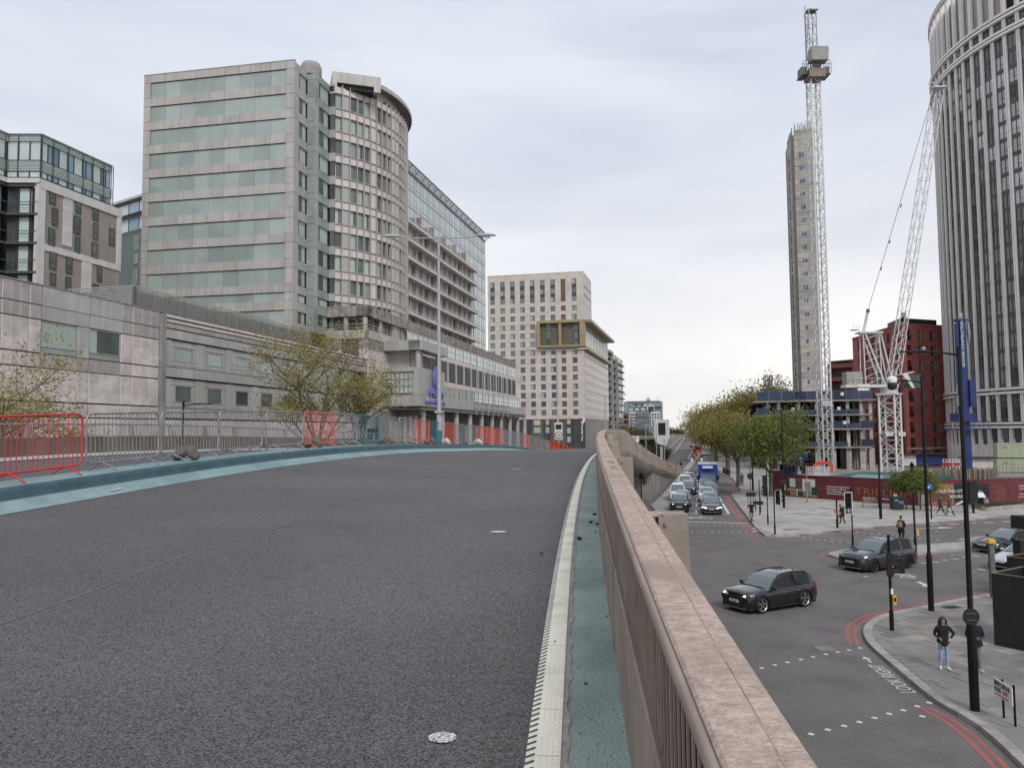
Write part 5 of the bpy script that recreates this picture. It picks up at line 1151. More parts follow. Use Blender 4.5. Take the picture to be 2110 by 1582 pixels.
def mkwin(bright):
 w = cwid-.62
 def f(b):
  hw = w/2
  b.hexa([(x, y, z) for z in (.0, .62) for x, y in ((-hw, .0), (hw, 0), (hw, .3), (-hw, .3))], M_TBRZ)
  b.hexa([(x, y, z) for z in (.62, st-.1) for x, y in ((-hw+.05, .10), (hw-.05, .10), (hw-.05, .3), (-hw+.05, .3))], M_TGLL if bright else M_TGL)
  for x in (-hw+.05, -.0, hw-.05): b.hexa([(x+dx, y, z) for z in (.62, st) for dx, y in ((-.06, .02), (.06, .02), (.06, .25), (-.06, .25))], M_TBRZ)
  b.hexa([(x, y, z) for z in (st-.1, st) for x, y in ((-hw, 0), (hw, 0), (hw, .3), (-hw, .3))], M_TBRZ)
  if bright: b.hexa([(x, y, z) for z in (1.35, 1.43) for x, y in ((0, .05), (hw, .05), (hw, .2), (0, .2))], M_TBRZ)
 return f
rest = MB(); nwin = 0
cols = []
for i in range(NC):
 a = th0+dth*i; da = (a-aT+math.pi) % (2*math.pi)-math.pi
 px, py = proj((TCx+TR*math.cos(a), TCy+TR*math.sin(a), 40)); cols.append((a, px, da))
vis = [c for c in cols if abs(c[2]) < math.radians(86)]
for a, px, da in vis:
 f = frameM(a-dth/2, TR, 0)
 show = px < 2260
 for z0_, h in ((zB1, zA2-1.3-zB1), (zB2, zB1-1.2-zB2), (0.2, zB2-1.2), (zA2, zA1-1.3-zA2), (zA1, zTp-.5-zA1)):
  if show: place('tower_fin', tw, ('tf', round(h, 2)), mkfin(h), frameM(a-dth/2, TR, z0_))
for a, px, da in sorted(vis, key=lambda c: abs(c[1]-2110)):
 if px > 2260: continue
 for k in range(-2, nst+1):
  z0_ = zB1+st*k if k >= 0 else zB2+.1+ (k+2)*((zB1-1.2-zB2)/2)
  if k == nst: z0_ = zA2+.1
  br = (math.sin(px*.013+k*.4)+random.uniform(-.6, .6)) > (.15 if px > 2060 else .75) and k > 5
  if nwin < 295 and px < 2150: place('tower_window', tw, ('tw', br), mkwin(br), frameM(a, TR-.05, z0_)); nwin += 1
  else:
   b = MB(); mkwin(br)(b); M = frameM(a, TR-.05, z0_)
   for v_, f_2, m_ in [(b.v, b.f, b.mi)]:
    base = len(rest.v); rest.v += [tuple(M @ Vector(v)) for v in b.v]; rest.f += [tuple(base+i for i in f) for f in b.f]; rest.mi += [rest.m(b.ms[i]) for i in b.mi]; rest.sm += [False]*len(b.f)
 M = frameM(a, TR, zA1)
 place('crown_screen', tw, 'csc', lambda b: b.hexa([(x, y, z) for z in (.2, 9.4) for x, y in ((-cwid/2+.2, .5), (cwid/2-.2, .5), (cwid/2-.2, .9), (-cwid/2+.2, .9))], M_STONED), M) if px < 2080 else None
 place('base_reveal', tw, 'brv', lambda b: (b.hexa([(x, y, z) for z in (0, zB2-3.0) for x, y in ((-cwid/2+.3, .1), (cwid/2-.3, .1), (cwid/2-.3, .6), (-cwid/2+.3, .6))], M_TFIN), b.hexa([(-.5, -.05, zB2-4.0), (.5, -.05, zB2-4.0), (.5, .3, zB2-4), (-.5, .3, zB2-4), (-.55, -.05, zB2-1), (.55, -.05, zB2-1), (.55, .3, zB2-1), (-.55, .3, zB2-1)], M_TGL)), frameM(a, TR, 0))
rest.build('tower_windows', tw, kind='stuff')
# red apartment building
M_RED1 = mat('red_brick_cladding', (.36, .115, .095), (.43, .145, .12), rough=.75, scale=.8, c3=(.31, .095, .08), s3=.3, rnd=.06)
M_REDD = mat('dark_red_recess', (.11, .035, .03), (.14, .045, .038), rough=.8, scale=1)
M_CHAR = mat('charcoal_roof_cladding', (.022, .021, .023), (.032, .031, .033), rough=.5, scale=.6)
M_GOLDC = mat('beige_curtain', (.30, .27, .20), (.22, .21, .17), rough=.8, scale=4, stretch=(3, 3, .1), rnd=.15)
rb = thing('red_apartment_building', 'dark red brick apartment building with deep balconies and black roof storey', 'apartment building', (88, 165, 0))
YR = 158; pc = P(1861, 700, YR); pR_ = P(1958, 700, YR+5); pL_ = P(1763, 700, YR+24);
FRa = Fac((pc.x, pc.y), q=(pR_.x, pR_.y)); FRb = Fac((pc.x, pc.y), q=(pL_.x, pL_.y)); FRa.L, FRb.L = FRa.u(1962), FRb.u(1763)
zr1 = FRa.z(1861, 667); zr0 = FRa.z(1880, 656)-.0
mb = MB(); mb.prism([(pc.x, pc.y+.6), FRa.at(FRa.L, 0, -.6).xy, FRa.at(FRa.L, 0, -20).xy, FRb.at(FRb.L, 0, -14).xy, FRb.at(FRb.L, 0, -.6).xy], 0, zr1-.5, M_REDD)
q0_, q1_ = FRa.at(1.2, 0, -1.5), FRa.at(FRa.L-1.4, 0, -1.5); mb.prism([q0_.xy, q1_.xy, FRa.at(FRa.L-1, 0, -14).xy, FRb.at(FRb.L*.45, 0, -9).xy, FRb.at(FRb.L*.4, 0, -1.5).xy], zr1-.2, FRa.z(1900, 655), M_CHAR)
v = FRa.at(5, 0, -4); mb.lathe([(.5, 0), (.5, 1.6)], (v.x, v.y, FRa.z(1900, 655)), M_ROOFG, 8); mb.build('building_core', rb)
str_ = 3.16; nfl = int(zr1/str_)
def wallgrid(F, L, cols, name):
 us = [0]+[x for c in cols for x in c[:2]]+[L]
 for i in range(0, len(us), 2): F.piece('brick_pier', rb, us[i], us[i+1], 0, zr1, -.6, 0, M_RED1)
 for (a, b, kind) in cols:
  for k in range(nfl+1):
   zt = zr1-1.15-k*str_; zb = zt-2.15
   if zb < 3: break
   F.piece('brick_spandrel', rb, a, b, zt, min(zr1, zt+1.0), -.6, -.04, M_RED1)
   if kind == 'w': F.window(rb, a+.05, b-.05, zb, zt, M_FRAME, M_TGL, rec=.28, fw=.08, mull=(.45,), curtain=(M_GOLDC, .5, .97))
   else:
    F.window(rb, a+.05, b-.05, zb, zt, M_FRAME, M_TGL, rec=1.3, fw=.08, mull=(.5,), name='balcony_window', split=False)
    F.piece('balcony_rail', rb, a, b, zb, zb+1.05, -.2, -.14, M_CHAR)
ua = lambda x: FRa.u(x, 760)
wallgrid(FRa, FRa.L, [(ua(1870.5), ua(1881), 'b'), (ua(1894), ua(1905.5), 'w'), (ua(1919), ua(1933), 'w')], 'a')
ub_ = lambda x: FRb.u(x, 760)
wallgrid(FRb, FRb.L, [(ub_(1856)+.3, ub_(1847), 'b'), (ub_(1836), ub_(1829), 'b'), (ub_(1820), ub_(1812), 'w'), (ub_(1805), ub_(1797), 'w'), (ub_(1789), ub_(1782), 'b'), (ub_(1776), ub_(1769), 'b')], 'b')
mb = MB(); FRa.box(mb, -.1, FRa.L, zr1-.15, zr1+.15, -.8, .12, M_RED1); FRb.box(mb, -.1, FRb.L, zr1-.15, zr1+.15, -.8, .12, M_RED1); FRa.box(mb, 0, FRa.L, 3.6, 3.95, -.2, .1, M_WSTONE)
for k in range(nfl): z = zr1-1.15-2.15-k*str_-.35; FRa.box(mb, 0, FRa.L, z, z+.12, -.1, .06, M_RED1)
mb.build('string_courses', rb)
rl = thing('lower_red_building', 'lower red brick block with open balconies behind the lattice mast', 'apartment building', (75, 190, 0))
pl, pr = P(1706, 800, 192), P(1768, 800, 186); FX = Fac((pl.x, pl.y), q=(pr.x, pr.y)); LX = FX.u(1768); zx = FX.z(1712, 754)+.6
mb = MB(); FX.box(mb, .1, LX, 0, zx-.4, -12, -.8, M_REDD); FX.box(mb, .2, LX, zx, FX.z(1712, 746)+.3, -10, -.6, M_CHAR); mb.build('building_core', rl)
cs = [(1, 2.8), (4.2, LX-3.6)] if LX > 8 else [(1, LX-1)]
us = [0]+[x for c in cs for x in c]+[LX]
for i in range(0, len(us), 2): FX.piece('brick_pier', rl, us[i], us[i+1], 0, zx, -.6, 0, M_RED1)
for a, b in cs:
 for k in range(5): zt = zx-1.2-k*3.2; FX.piece('brick_spandrel', rl, a, b, zt, zt+1.0, -.6, -.04, M_RED1); FX.window(rl, a+.05, b-.05, zt-2.2, zt, M_FRAME, M_TGL, rec=1.0, fw=.1, mull=(.5,)); FX.piece('balcony_rail', rl, a, b, zt-2.2, zt-1.1, -.2, -.14, M_CHAR)
# concrete core tower
M_BCONC = mat('board_marked_concrete', (.32, .30, .275), (.55, .525, .485), rough=.9, scale=1.0, stretch=(.25, .25, 3.2), c3=(.31, .29, .26), s3=.3, detail=9, streak=.2, rnd=.12)
M_CDARK = mat('dark_concrete', (.22, .185, .15), (.29, .25, .205), rough=.9, scale=1.5, streak=.2)  # darker, browner concrete tone of the core body
M_BLUET = mat('blue_stencil_paint', (.03, .09, .33), rough=.6); M_GRNT = mat('green_stencil_paint', (.05, .25, .12), rough=.6)
ct = thing('concrete_core_tower', 'tall bare concrete lift core with blue storey numbers and rebar on top', 'concrete core', (62, 166, 0))
YC = 165; A_, B_, C_, D_ = P(1635, 700, YC+7), P(1643, 700, YC+1), P(1649, 700, YC), P(1693, 700, YC-1.5)
FC = Fac((C_.x, C_.y), q=(D_.x, D_.y)); LC = (D_-C_).xy.length; zct = FC.z(1655, 266); FCl = Fac((A_.x, A_.y), q=(B_.x, B_.y), out=(-1, -1)); FCm = Fac((B_.x, B_.y), q=(C_.x, C_.y))
st_c = (FC.z(1665, 371)-FC.z(1674, 646))/10
mb = MB(); ins_ = [A_.xy, B_.xy, C_.xy, D_.xy, (D_.x+2, D_.y+8), (A_.x+1, A_.y+4)]
mb.prism([Vector(p) for p in ins_], 0, zct-1, M_CDARK); mb.build('core_body', ct)
z20 = FC.z(1665, 371); z = z20-.3+2*st_c+2.6; k = 22
zz_ = 4.0; lifts = []
while zz_ < zct: lifts.append(zz_); zz_ += st_c/2
for i, z in enumerate(lifts):
 h = min(st_c/2, zct-z); FC.piece('cast_lift', ct, 0, LC, z+.02, z+h-.02, -.1, .10+.02*(i % 2), M_BCONC)
 FCl.piece('cast_lift', ct, 0, FCl.u(1643, 700) if False else (B_-A_).xy.length-.1, z+.02, z+h-.02, -.1, .08, M_BCONC)
for n in range(5, 23):
 z = z20+(n-20)*st_c; x = FC.u(1661, 400)+.1
 if n == 22 or True: txt_fac(FC, 1.45, z-.45, .20, str(n), 1.1, M_BLUET, 'stencil_number', ct, depth=.02, offset=.03)
 def sl(b): b.hexa([(x, y, z) for z in (0, 2.2) for x, y in ((-.35, -.04), (.35, -.04), (.35, .1), (-.35, .1))], M_VOID)
 place('core_opening', ct, 'slot', sl, Matrix.Translation(FCl.at(2.6, z-1.4, .10)) @ FCl.R)
mb = MB()
for i in range(46):
 u = random.uniform(.1, LC); mb.beam(FC.at(u, zct-1, -random.uniform(.1, .5)), FC.at(u+random.uniform(-.1, .1), zct+random.uniform(.6, 2.0), -.3), .05, .05, M_CDARK)
for i in range(20): u = random.uniform(0, 6); mb.beam(FCl.at(u, zct-2, -.3), FCl.at(u, zct+random.uniform(.4, 1.4), -.3), .05, .05, M_CDARK)
mb.build('rebar', ct)
# slab frame under construction
M_BLUEN = mat('blue_edge_netting', (.028, .038, .075), (.045, .062, .12), rough=.7, scale=.8, rnd=.4)
fr = thing('concrete_frame_building', 'half built concrete frame with blue edge screens and timber props', 'building', (72, 150, 0))
YF = 148; pa, pb = P(1548, 830, YF+6), P(1806, 830, YF); FF = Fac((pa.x, pa.y), q=(pb.x, pb.y)); LF = FF.u(1806)
zf = [0.0, FF.z(1700, 920), FF.z(1700, 882.5), FF.z(1700, 853.5), FF.z(1700, 824)]
u0f = [FF.u(1618), FF.u(1600), FF.u(1575), FF.u(1553), FF.u(1548)]; u0f = [FF.u(1560)]*5
for k in range(1, 5):
 FF.piece('floor_slab', fr, u0f[k]-.5, LF-(1 if k < 4 else 0), zf[k]-.28, zf[k]+.0, -16, .6, M_CONCG)
cxs = [1583, 1606, 1647, 1684, 1716, 1748, 1776, 1795]
for k in range(4):
 for x in cxs:
  u = FF.u(x); w = .95 if k == 0 else .6
  FF.piece('concrete_column', fr, u-w/2, u+w/2, zf[k], zf[k+1]-.28, -.9, -.1, M_BCONC)
  FF.piece('concrete_column', fr, u-w/2, u+w/2, zf[k], zf[k+1]-.28, -9, -8.4, M_CONCG)
M_PROP = mat('timber_prop', (.26, .14, .075), (.18, .10, .06), rough=.7, scale=1, rnd=.3)
pr_ = MB()
rr = random.Random(3)
for k in range(4):
 for i in range(60): u = rr.uniform(1, LF-2); d = -rr.uniform(.8, 7); pr_.beam(FF.at(u, zf[k], d), FF.at(u, zf[k+1]-.3, d), .09, .09, M_PROP if i % 3 else M_GALV)
pr_.build('props', fr, kind='stuff')
FF.piece('back_wall', fr, 0, LF, 0, zf[4]-.3, -12.2, -12, M_VOID)
for k in range(1, 5):
 u = u0f[k]
 while u < LF-.8:
  w = 2.35
  if not (k < 4 and rr.random() < .12): FF.piece('edge_screen', fr, u+.04, min(u+w, LF)-.04, zf[k]+.12, zf[k]+(1.75 if k == 4 else .95+.45*(rr.random() < .35)), .45, .5, M_BLUEN)
  FF.piece('screen_post', fr, u-.03, u+.03, zf[k], zf[k]+(2.9 if k == 4 and rr.random() < .4 else 2.0 if k == 4 else 1.4), .5, .56, M_GALV); u += w
mb = MB()
for x, z in ((1738, 2.4), (1641, 1.1), (1730, 1.0), (1738, .9)): pass
for k, x in ((4, 1737), (3, 1634), (3, 1729), (2, 1740)): u = FF.u(x); FF.box(mb, u-.3, u+.3, zf[k]+.8, zf[k]+1.4, .52, .56, M_WPNT)
mb.build('notice_sheets', fr)
hc = thing('column_formwork', 'dark steel column formwork standing on the top slab left of the core', 'formwork', tuple(FF.at(FF.u(1586), zf[4], -2)))
mb = MB(); u = FF.u(1586);
for i in range(5):
 for d in (-1.2, -2.4): mb.beam(FF.at(u-.75+i*.38, zf[4], d), FF.at(u-.75+i*.38, FF.z(1586, 772)+rr.uniform(-.3, .2), d), .12, .12, M_FRAME)
for z in np.arange(zf[4]+.5, FF.z(1586, 774), .9): FF.box(mb, u-.8, u+.85, z, z+.1, -1.3, -1.15, M_BLUEN if int(z) % 2 else M_FRAME)
mb.build('steel_panel', hc)
# cranes
M_CW = mat('crane_white_paint', (.66, .65, .64), (.56, .55, .54), rough=.45, scale=1.2, streak=.15)
M_CG = mat('crane_ballast_grey', (.34, .335, .315), (.28, .275, .26), rough=.8, scale=1)
def lattice(b, base, top, w, pitch, leg, brace, m, rot=0.0, cross=False):
 base, top = Vector(base), Vector(top); ax = (top-base); L = ax.length; ax.normalize()
 x = Vector((math.cos(rot), math.sin(rot), 0)); x = (x-ax*x.dot(ax)).normalized(); y = ax.cross(x)
 c = lambda i, h: base+ax*h+x*(w/2*(1 if i in (1, 2) else -1))+y*(w/2*(1 if i in (2, 3) else -1))
 for i in range(4): b.beam(c(i, 0), c(i, L), leg, leg, m)
 n = max(1, round(L/pitch)); p = L/n
 for k in range(n+1):
  for i in range(4): b.beam(c(i, k*p), c((i+1) % 4, k*p), brace, brace, m)
  if k < n:
   for i in range(4):
    j = (i+1) % 4
    if k % 2: i, j = j, i
    b.beam(c(i, k*p), c(j, (k+1)*p), brace, brace, m)
    if cross: b.beam(c(j, k*p), c(i, (k+1)*p), brace, brace, m)
c1 = P(1697, 955, 143); base1 = Vector((c1.x+.5, c1.y, 0))
cr1 = thing('tower_crane', 'white lattice tower crane in front of the concrete core, grey counterweights near its top', 'tower crane', tuple(base1))
zc1 = P(1668, 160, 143).z; mb = MB(); lattice(mb, base1, base1+Vector((0, 0, zc1)), 1.8, 1.7, .24, .10, M_CW, rot=.10); mb.build('mast', cr1)
mb = MB(); t = base1+Vector((0, 0, zc1)); zt1 = P(1668, 25, 143).z
lattice(mb, t+Vector((-.1, 0, 1.5)), (t.x-.1, t.y, zt1), 1.5, 2.6, .13, .07, M_CG, rot=.12)
mb.beam(t+Vector((-1.2, -.5, 3)), (t.x-1.3, t.y-.5, zt1+.9), .10, .10, M_FRAME); mb.beam(t+Vector((-1.0, -.5, 6)), (t.x-.6, t.y, zt1), .08, .08, M_CG)
for k in range(int((zt1-t.z-4)/.7)): mb.beam((t.x-1.3, t.y-.5, t.z+3.5+k*.7), (t.x-.75, t.y-.5, t.z+3.5+k*.7), .05, .05, M_CG)
mb.box((t.x+.1, t.y, zt1+.1), (2.0, 1.6, .14), M_FRAME); mb.lathe([(.25, 0), (.3, .3), (.1, .5)], (t.x, t.y, zt1+.2), M_FRAME, 8); mb.build('jib_seen_end_on', cr1)
for k in range(6):
 def cwt(b): b.hexa([(x, y, z) for z in (0, .40) for x, y in ((-1.55, -1.0), (1.55, -1.0), (1.55, 1.0), (-1.55, 1.0))], M_CG)
 place('counterweight', cr1, 'cwt', cwt, Matrix.Translation((t.x+.25-(.1 if k < 3 else 0), t.y-2.2, P(1670, 129, 141).z+k*.43)))
mb = MB(); zp = P(1670, 158, 143).z
mb.box((t.x+.1, t.y-.5, zp-.1), (3.0, 3.0, 1.6), M_CDARK); mb.box((t.x+.1, t.y-1.5, zp+1.4), (1.7, .3, 1.3), M_CW); mb.box((t.x+.1, t.y-2.2, zp+1.4), (1.3, .25, .9), M_FRAME)
for s_ in (-1, 1):
 mb.box((t.x+.1+s_*2.1, t.y, zp-.1), (1.2, 3, .15), M_FRAME); mb.box((t.x+.1+s_*2.2, t.y, zp+.7), (.9, 2.0, 1.5), M_CDARK)
 for q in range(5): mb.beam((t.x+.1+s_*(1.2+q*.37), t.y-1.7, zp), (t.x+.1+s_*(1.2+q*.37), t.y-1.7, zp+2.4-q*.1), .07, .07, M_FRAME)
 for zq in (.8, 1.6, 2.3): mb.beam((t.x+.1+s_*1.1, t.y-1.7, zp+zq), (t.x+.1+s_*2.7, t.y-1.7, zp+zq), .07, .07, M_FRAME)
mb.build('slewing_platform', cr1)
mb = MB(); pz = P(1697, 832, 143); mb.box((base1.x, base1.y-1.4, pz.z), (1.6, .08, .8), M_WPNT); o_ = mb.build('crane_board', cr1)
text_mesh('TC01', .62, M_BLACK, facing((base1.x, base1.y-1.45, pz.z-.2), (1, 0, 0), (0, 0, 1)), 'lettering', cr1, depth=.02)
c2 = P(1838, 960, 128); base2 = Vector((c2.x, c2.y, 0)); zs2 = P(1828, 812, 128).z
cr2 = thing('luffing_crane', 'white luffing crane on a short twin braced mast with raised lattice jib and driver cab', 'crane', tuple(base2))
mb = MB(); lattice(mb, base2, base2+Vector((0, 0, zs2)), 2.45, 1.5, .26, .12, M_CW, rot=.75, cross=False)
mb.box((base2.x, base2.y, zs2), (3.2, 3.2, .3), M_CW, .75); mb.box((base2.x, base2.y, P(1838, 892, 128).z), (3.0, 3.0, .16), M_CW, .75); mb.build('mast', cr2)
mb = MB(); tp = base2+Vector((0, 0, zs2)); mb.lathe([(1.35, .15), (1.35, .9), (1.5, 1.0), (1.5, 1.5)], tuple(tp), M_CW, 16)
mb.box((tp.x-3.2, tp.y, tp.z+1.35), (8.6, 2.2, .45), M_CW); mb.box((tp.x-6.0, tp.y, tp.z+2.6), (2.6, 1.8, 2.2), M_CG)
for i in range(10): mb.beam((tp.x-6.9+i*.9, tp.y-1.15, tp.z+1.5), (tp.x-6.9+i*.9, tp.y-1.15, tp.z+2.6), .05, .05, M_CW)
mb.beam((tp.x-7, tp.y-1.15, tp.z+2.6), (tp.x+1.2, tp.y-1.15, tp.z+2.6), .05, .05, M_CW); mb.box((tp.x-1.6, tp.y, tp.z+2.0), (1.5, 1.4, .9), M_FRAME); mb.build('machinery_deck', cr2)
apex = P(1776, 686, 128); mb = MB(); ap = Vector((apex.x, tp.y, apex.z))
for dy in (-.9, .9):
 mb.tube([(tp.x-1.0, tp.y+dy, tp.z+1.5), (ap.x+.2, ap.y+dy*.7, ap.z)], .16, M_CW, 6); mb.tube([(ap.x-.1, tp.y+dy, tp.z+1.5), (ap.x-.1, ap.y+dy*.7, ap.z)], .10, M_CW, 6)
 mb.tube([(tp.x+.3, tp.y+dy, tp.z+1.5), (ap.x+2.8, ap.y+dy*.7, ap.z-.1)], .13, M_CW, 6); mb.tube([(ap.x+2.6, tp.y+dy, tp.z+1.5), (ap.x+2.6, ap.y+dy*.7, ap.z)], .08, M_CW, 6)
mb.box((ap.x+1.2, ap.y, ap.z), (3.8, 2.0, .25), M_CW); mb.box((ap.x-1.2, ap.y, ap.z+.5), (1.2, 1.6, .06), M_CW)
for q in range(7):
 z0_ = tp.z+1.6+q*(ap.z-tp.z-1.6)/7; f = q/7; mb.beam((ap.x, ap.y-.8, z0_), (ap.x+2.6, ap.y-.8, z0_+1.0), .07, .07, M_CW)
for x_, z_ in ((-1.8, 0), (-1.8, 1.0), (-.9, 1.0), (-.9, 0)): mb.beam((ap.x+x_, ap.y-.8, ap.z+z_), (ap.x+x_+.02, ap.y-.8, ap.z+z_+.6), .05, .05, M_CW)
mb.beam((ap.x-1.8, ap.y-.8, ap.z+.9), (ap.x-.4, ap.y-.8, ap.z+.9), .05, .05, M_CW); mb.build('a_frame', cr2)
j0 = P(1826, 800, 128); j1 = P(1933, 182, 128); J0 = Vector((tp.x+.6, tp.y, tp.z+1.7)); J1 = Vector((j1.x, tp.y, j1.z)); JM = J0.lerp(J1, .5)
mb = MB(); lattice(mb, J0.lerp(J1, .03), J0.lerp(J1, .16), 1.5, 2.0, .13, .07, M_CW); lattice(mb, J0.lerp(J1, .16), J0.lerp(J1, .97), 1.35, 2.1, .10, .055, M_CW)
for s_ in (-.6, .6): mb.beam(J0+Vector((0, s_, 0)), J0.lerp(J1, .04)+Vector((0, s_, 0)), .16, .16, M_CW)
mb.box((J1.x, J1.y, J1.z), (2.0, 1.5, .2), M_CW); mb.beam(J1+Vector((-1.0, 0, 0)), J1+Vector((-1.6, 0, .9)), .08, .08, M_CW); mb.beam(J1+Vector((-1.6, 0, .9)), J1+Vector((-.2, 0, 1.0)), .07, .07, M_CW)
mb.build('jib', cr2)
mb = MB(); k1 = P(1788, 641, 128); K1 = Vector((k1.x, tp.y, k1.z)); mb.tube([(ap.x+.3, ap.y, ap.z+.2), K1], .22, M_CW, 6); mb.tube([K1-Vector((0, 0, .25)), K1+Vector((.05, 0, .3))], .3, M_FRAME, 8); mb.tube([K1, J1+Vector((-.6, 0, 0))], .045, M_FRAME, 5)
for f in (.18, .3, .46): q = K1.lerp(J1, f*1.0); mb.tube([q, q+(J1-K1).normalized()*.6], .10, M_FRAME, 6)
mb.build('pendant_line', cr2)
mb = MB(); cb = P(1868, 790, 128); mb.prism([(tp.x+2.4, tp.y-1.6), (tp.x+4.4, tp.y-1.8), (tp.x+4.6, tp.y-.2), (tp.x+2.4, tp.y)], tp.z+.9, tp.z+3.1, M_GLASSD)
mb.hexa([(tp.x+1.3, tp.y-1.9, tp.z+3.0), (tp.x+3.2, tp.y-1.9, tp.z+3.4), (tp.x+3.2, tp.y-.2, tp.z+3.4), (tp.x+1.3, tp.y-.2, tp.z+3.0), (tp.x+1.3, tp.y-1.9, tp.z+3.2), (tp.x+3.4, tp.y-1.9, tp.z+3.6), (tp.x+3.4, tp.y-.2, tp.z+3.6), (tp.x+1.3, tp.y-.2, tp.z+3.2)], M_CW)
mb.hexa([(tp.x+1.4, tp.y-1.95, tp.z+3.1), (tp.x+2.2, tp.y-1.95, tp.z+3.2), (tp.x+2.2, tp.y-1.85, tp.z+3.2), (tp.x+1.4, tp.y-1.85, tp.z+3.1), (tp.x+2.8, tp.y-1.95, tp.z+.9), (tp.x+3.3, tp.y-1.95, tp.z+.9), (tp.x+3.3, tp.y-1.85, tp.z+.9), (tp.x+2.8, tp.y-1.85, tp.z+.9)], M_CW); mb.build('driver_cab', cr2)
mb = MB(); bp_ = P(1779, 798, 126.2); mb.box((bp_.x, bp_.y, bp_.z), (1.9, .1, 1.0), M_WPNT); mb.build('name_board', cr2)
text_mesh('Berkeley', .55, mat('black_sign_letter', (.02, .02, .02), rough=.5), facing((bp_.x, bp_.y-.07, bp_.z-.15), (1, 0, 0), (0, 0, 1)), 'lettering', cr2, depth=.02)
for x_ in (-1.05, 1.0):
 mb = MB(); pz = P(1826, 894, 128).z; mb.box((base2.x+x_, base2.y-1.75, pz), (1.1, .06, .6), M_WPNT); mb.build('crane_board', cr2); text_mesh('TC02', .38, M_BLACK, facing((base2.x+x_, base2.y-1.8, pz-.12), (1, 0, 0), (0, 0, 1)), 'lettering', cr2, depth=.02)
# blue piling rig
M_RIG = mat('rig_blue_paint', (.016, .03, .115), (.022, .04, .15), rough=.4, scale=1, streak=.1)
pb_ = P(1995, 990, 104); rg = thing('piling_rig', 'tall blue piling rig mast standing behind the hoarding in front of the round tower', 'piling rig', (pb_.x, pb_.y, 0))
ztp = P(1983, 660, 104).z; x0, y0 = pb_.x, pb_.y
mb = MB(); mb.box((x0, y0, ztp/2), (.78, .9, ztp), M_RIG); mb.box((x0-.68, y0, ztp*.80), (.3, .5, ztp*.36), M_RIG); mb.beam((x0-.2, y0+.7, 6), (x0-.3, y0+.7, ztp-.5), .25, .3, M_RIG)
mb.box((x0-.2, y0, ztp), (1.5, 1.1, .3), M_RIG); mb.lathe([(.12, -3), (.25, -1.5), (.12, 0)], (x0+.95, y0, ztp-.2), M_GALV, 8); mb.beam((x0+.9, y0, 7), (x0+1.0, y0, ztp), .06, .06, M_FRAME)
mb.build('leader_mast', rg)
mb = MB(); zq = P(1990, 860, 104).z; mb.box((x0-.3, y0, zq), (2.4, 2.0, 1.1), M_RIG); mb.box((x0-.9, y0-.8, zq+1.0), (.7, .5, 1.0), M_RIG); mb.box((x0-.2, y0, zq-1.6), (5.2, 2.6, .16), M_RIG); mb.box((x0+.75, y0-.3, zq+3.2), (.8, 1.0, 3.6), M_RIG); mb.tube([(x0-.8, y0, zq+1), (x0-.8, y0, zq+3)], .45, M_GALV, 10)
for i in range(9): mb.beam((x0-2.7+i*.62, y0-1.3, zq-1.6), (x0-2.7+i*.62, y0-1.3, zq-.4), .05, .05, M_RIG)
mb.beam((x0-2.7, y0-1.3, zq-.4), (x0+2.3, y0-1.3, zq-.4), .05, .05, M_RIG); mb.build('rotary_head', rg)
text_mesh('GROUND CONSTRUCTION LTD', .50, M_WPNT, facing((x0-.05, y0-.52, P(1988, 757, 104).z), (0, 0, 1), (-1, 0, 0)), 'lettering', rg, depth=.02, font_align='LEFT')
# hoarding round the building site
M_MAR = mat('maroon_hoarding', (.125, .022, .028), (.15, .028, .034), rough=.5, scale=.6, rnd=.04, streak=.08)
M_GOLDL = mat('gold_lettering', (.30, .17, .07), rough=.4)
M_PRW = mat('print_white', (.62, .60, .56), rough=.5); M_PRG = mat('print_dark_leaf', (.02, .035, .018), (.05, .08, .035), rough=.6, scale=6); M_PRT = mat('print_tan', (.33, .20, .11), (.22, .12, .06), rough=.6, scale=2.5)
M_PRN = mat('print_navy', (.012, .017, .03), (.02, .025, .04), rough=.5, scale=1); M_PRS = mat('print_silver', (.30, .30, .31), (.16, .16, .17), rough=.5, scale=1.5)
M_PRM = mat('print_mint', (.50, .60, .55), rough=.5); M_PRBR = mat('print_brown', (.10, .05, .035), (.16, .08, .05), rough=.5, scale=3)
hd = thing('site_hoarding', 'maroon site hoarding with gold lettering and food pictures round the building site', 'hoarding', tuple(G(1880, 1041, .12)))
hp = [G(1619, 1022, .12), G(1892, 1042, .12), G(2041, 1040, .12), G(2200, 1031, .12)]
HF = [Fac(tuple(a.xy), q=tuple(b.xy)) for a, b in zip(hp, hp[1:])]; HL = [(b-a).length for a, b in zip(hp, hp[1:])]
for F, L in zip(HF, HL):
 n = round(L/1.22)
 for i in range(n): F.piece('hoarding_panel', hd, i*L/n+.004, (i+1)*L/n-.004, .1, 2.62, -.06, 0, M_MAR)
 mb = MB(); F.box(mb, 0, L, 2.62, 2.70, -.10, .04, M_MAR); F.box(mb, 0, L, .1, .2, -.02, .03, M_REDD)
 mb.build('top_rail', hd)
a, b = G(1590, 1010, .12), G(1613, 1011.5, .12); FH0 = Fac(tuple(a.xy), q=tuple(b.xy));
for i in range(3): L = (b-a).length/3; FH0.piece('hoarding_panel', hd, i*L, (i+1)*L-.01, .1, 2.7, -.06, 0, M_MAR)
H0, H1, H2 = HF
h0 = lambda x, y: H0.uz(x, y)
def pic(F, x0, x1, y0, y1, m, d=.012, name='picture'):
 u0, z1_ = F.uz(x0, y0); u1, z0_ = F.uz(x1, y1); mb = MB(); F.box(mb, u0, u1, max(.12, z0_), min(2.6, z1_), -.01, d, m); mb.build(name, hd)
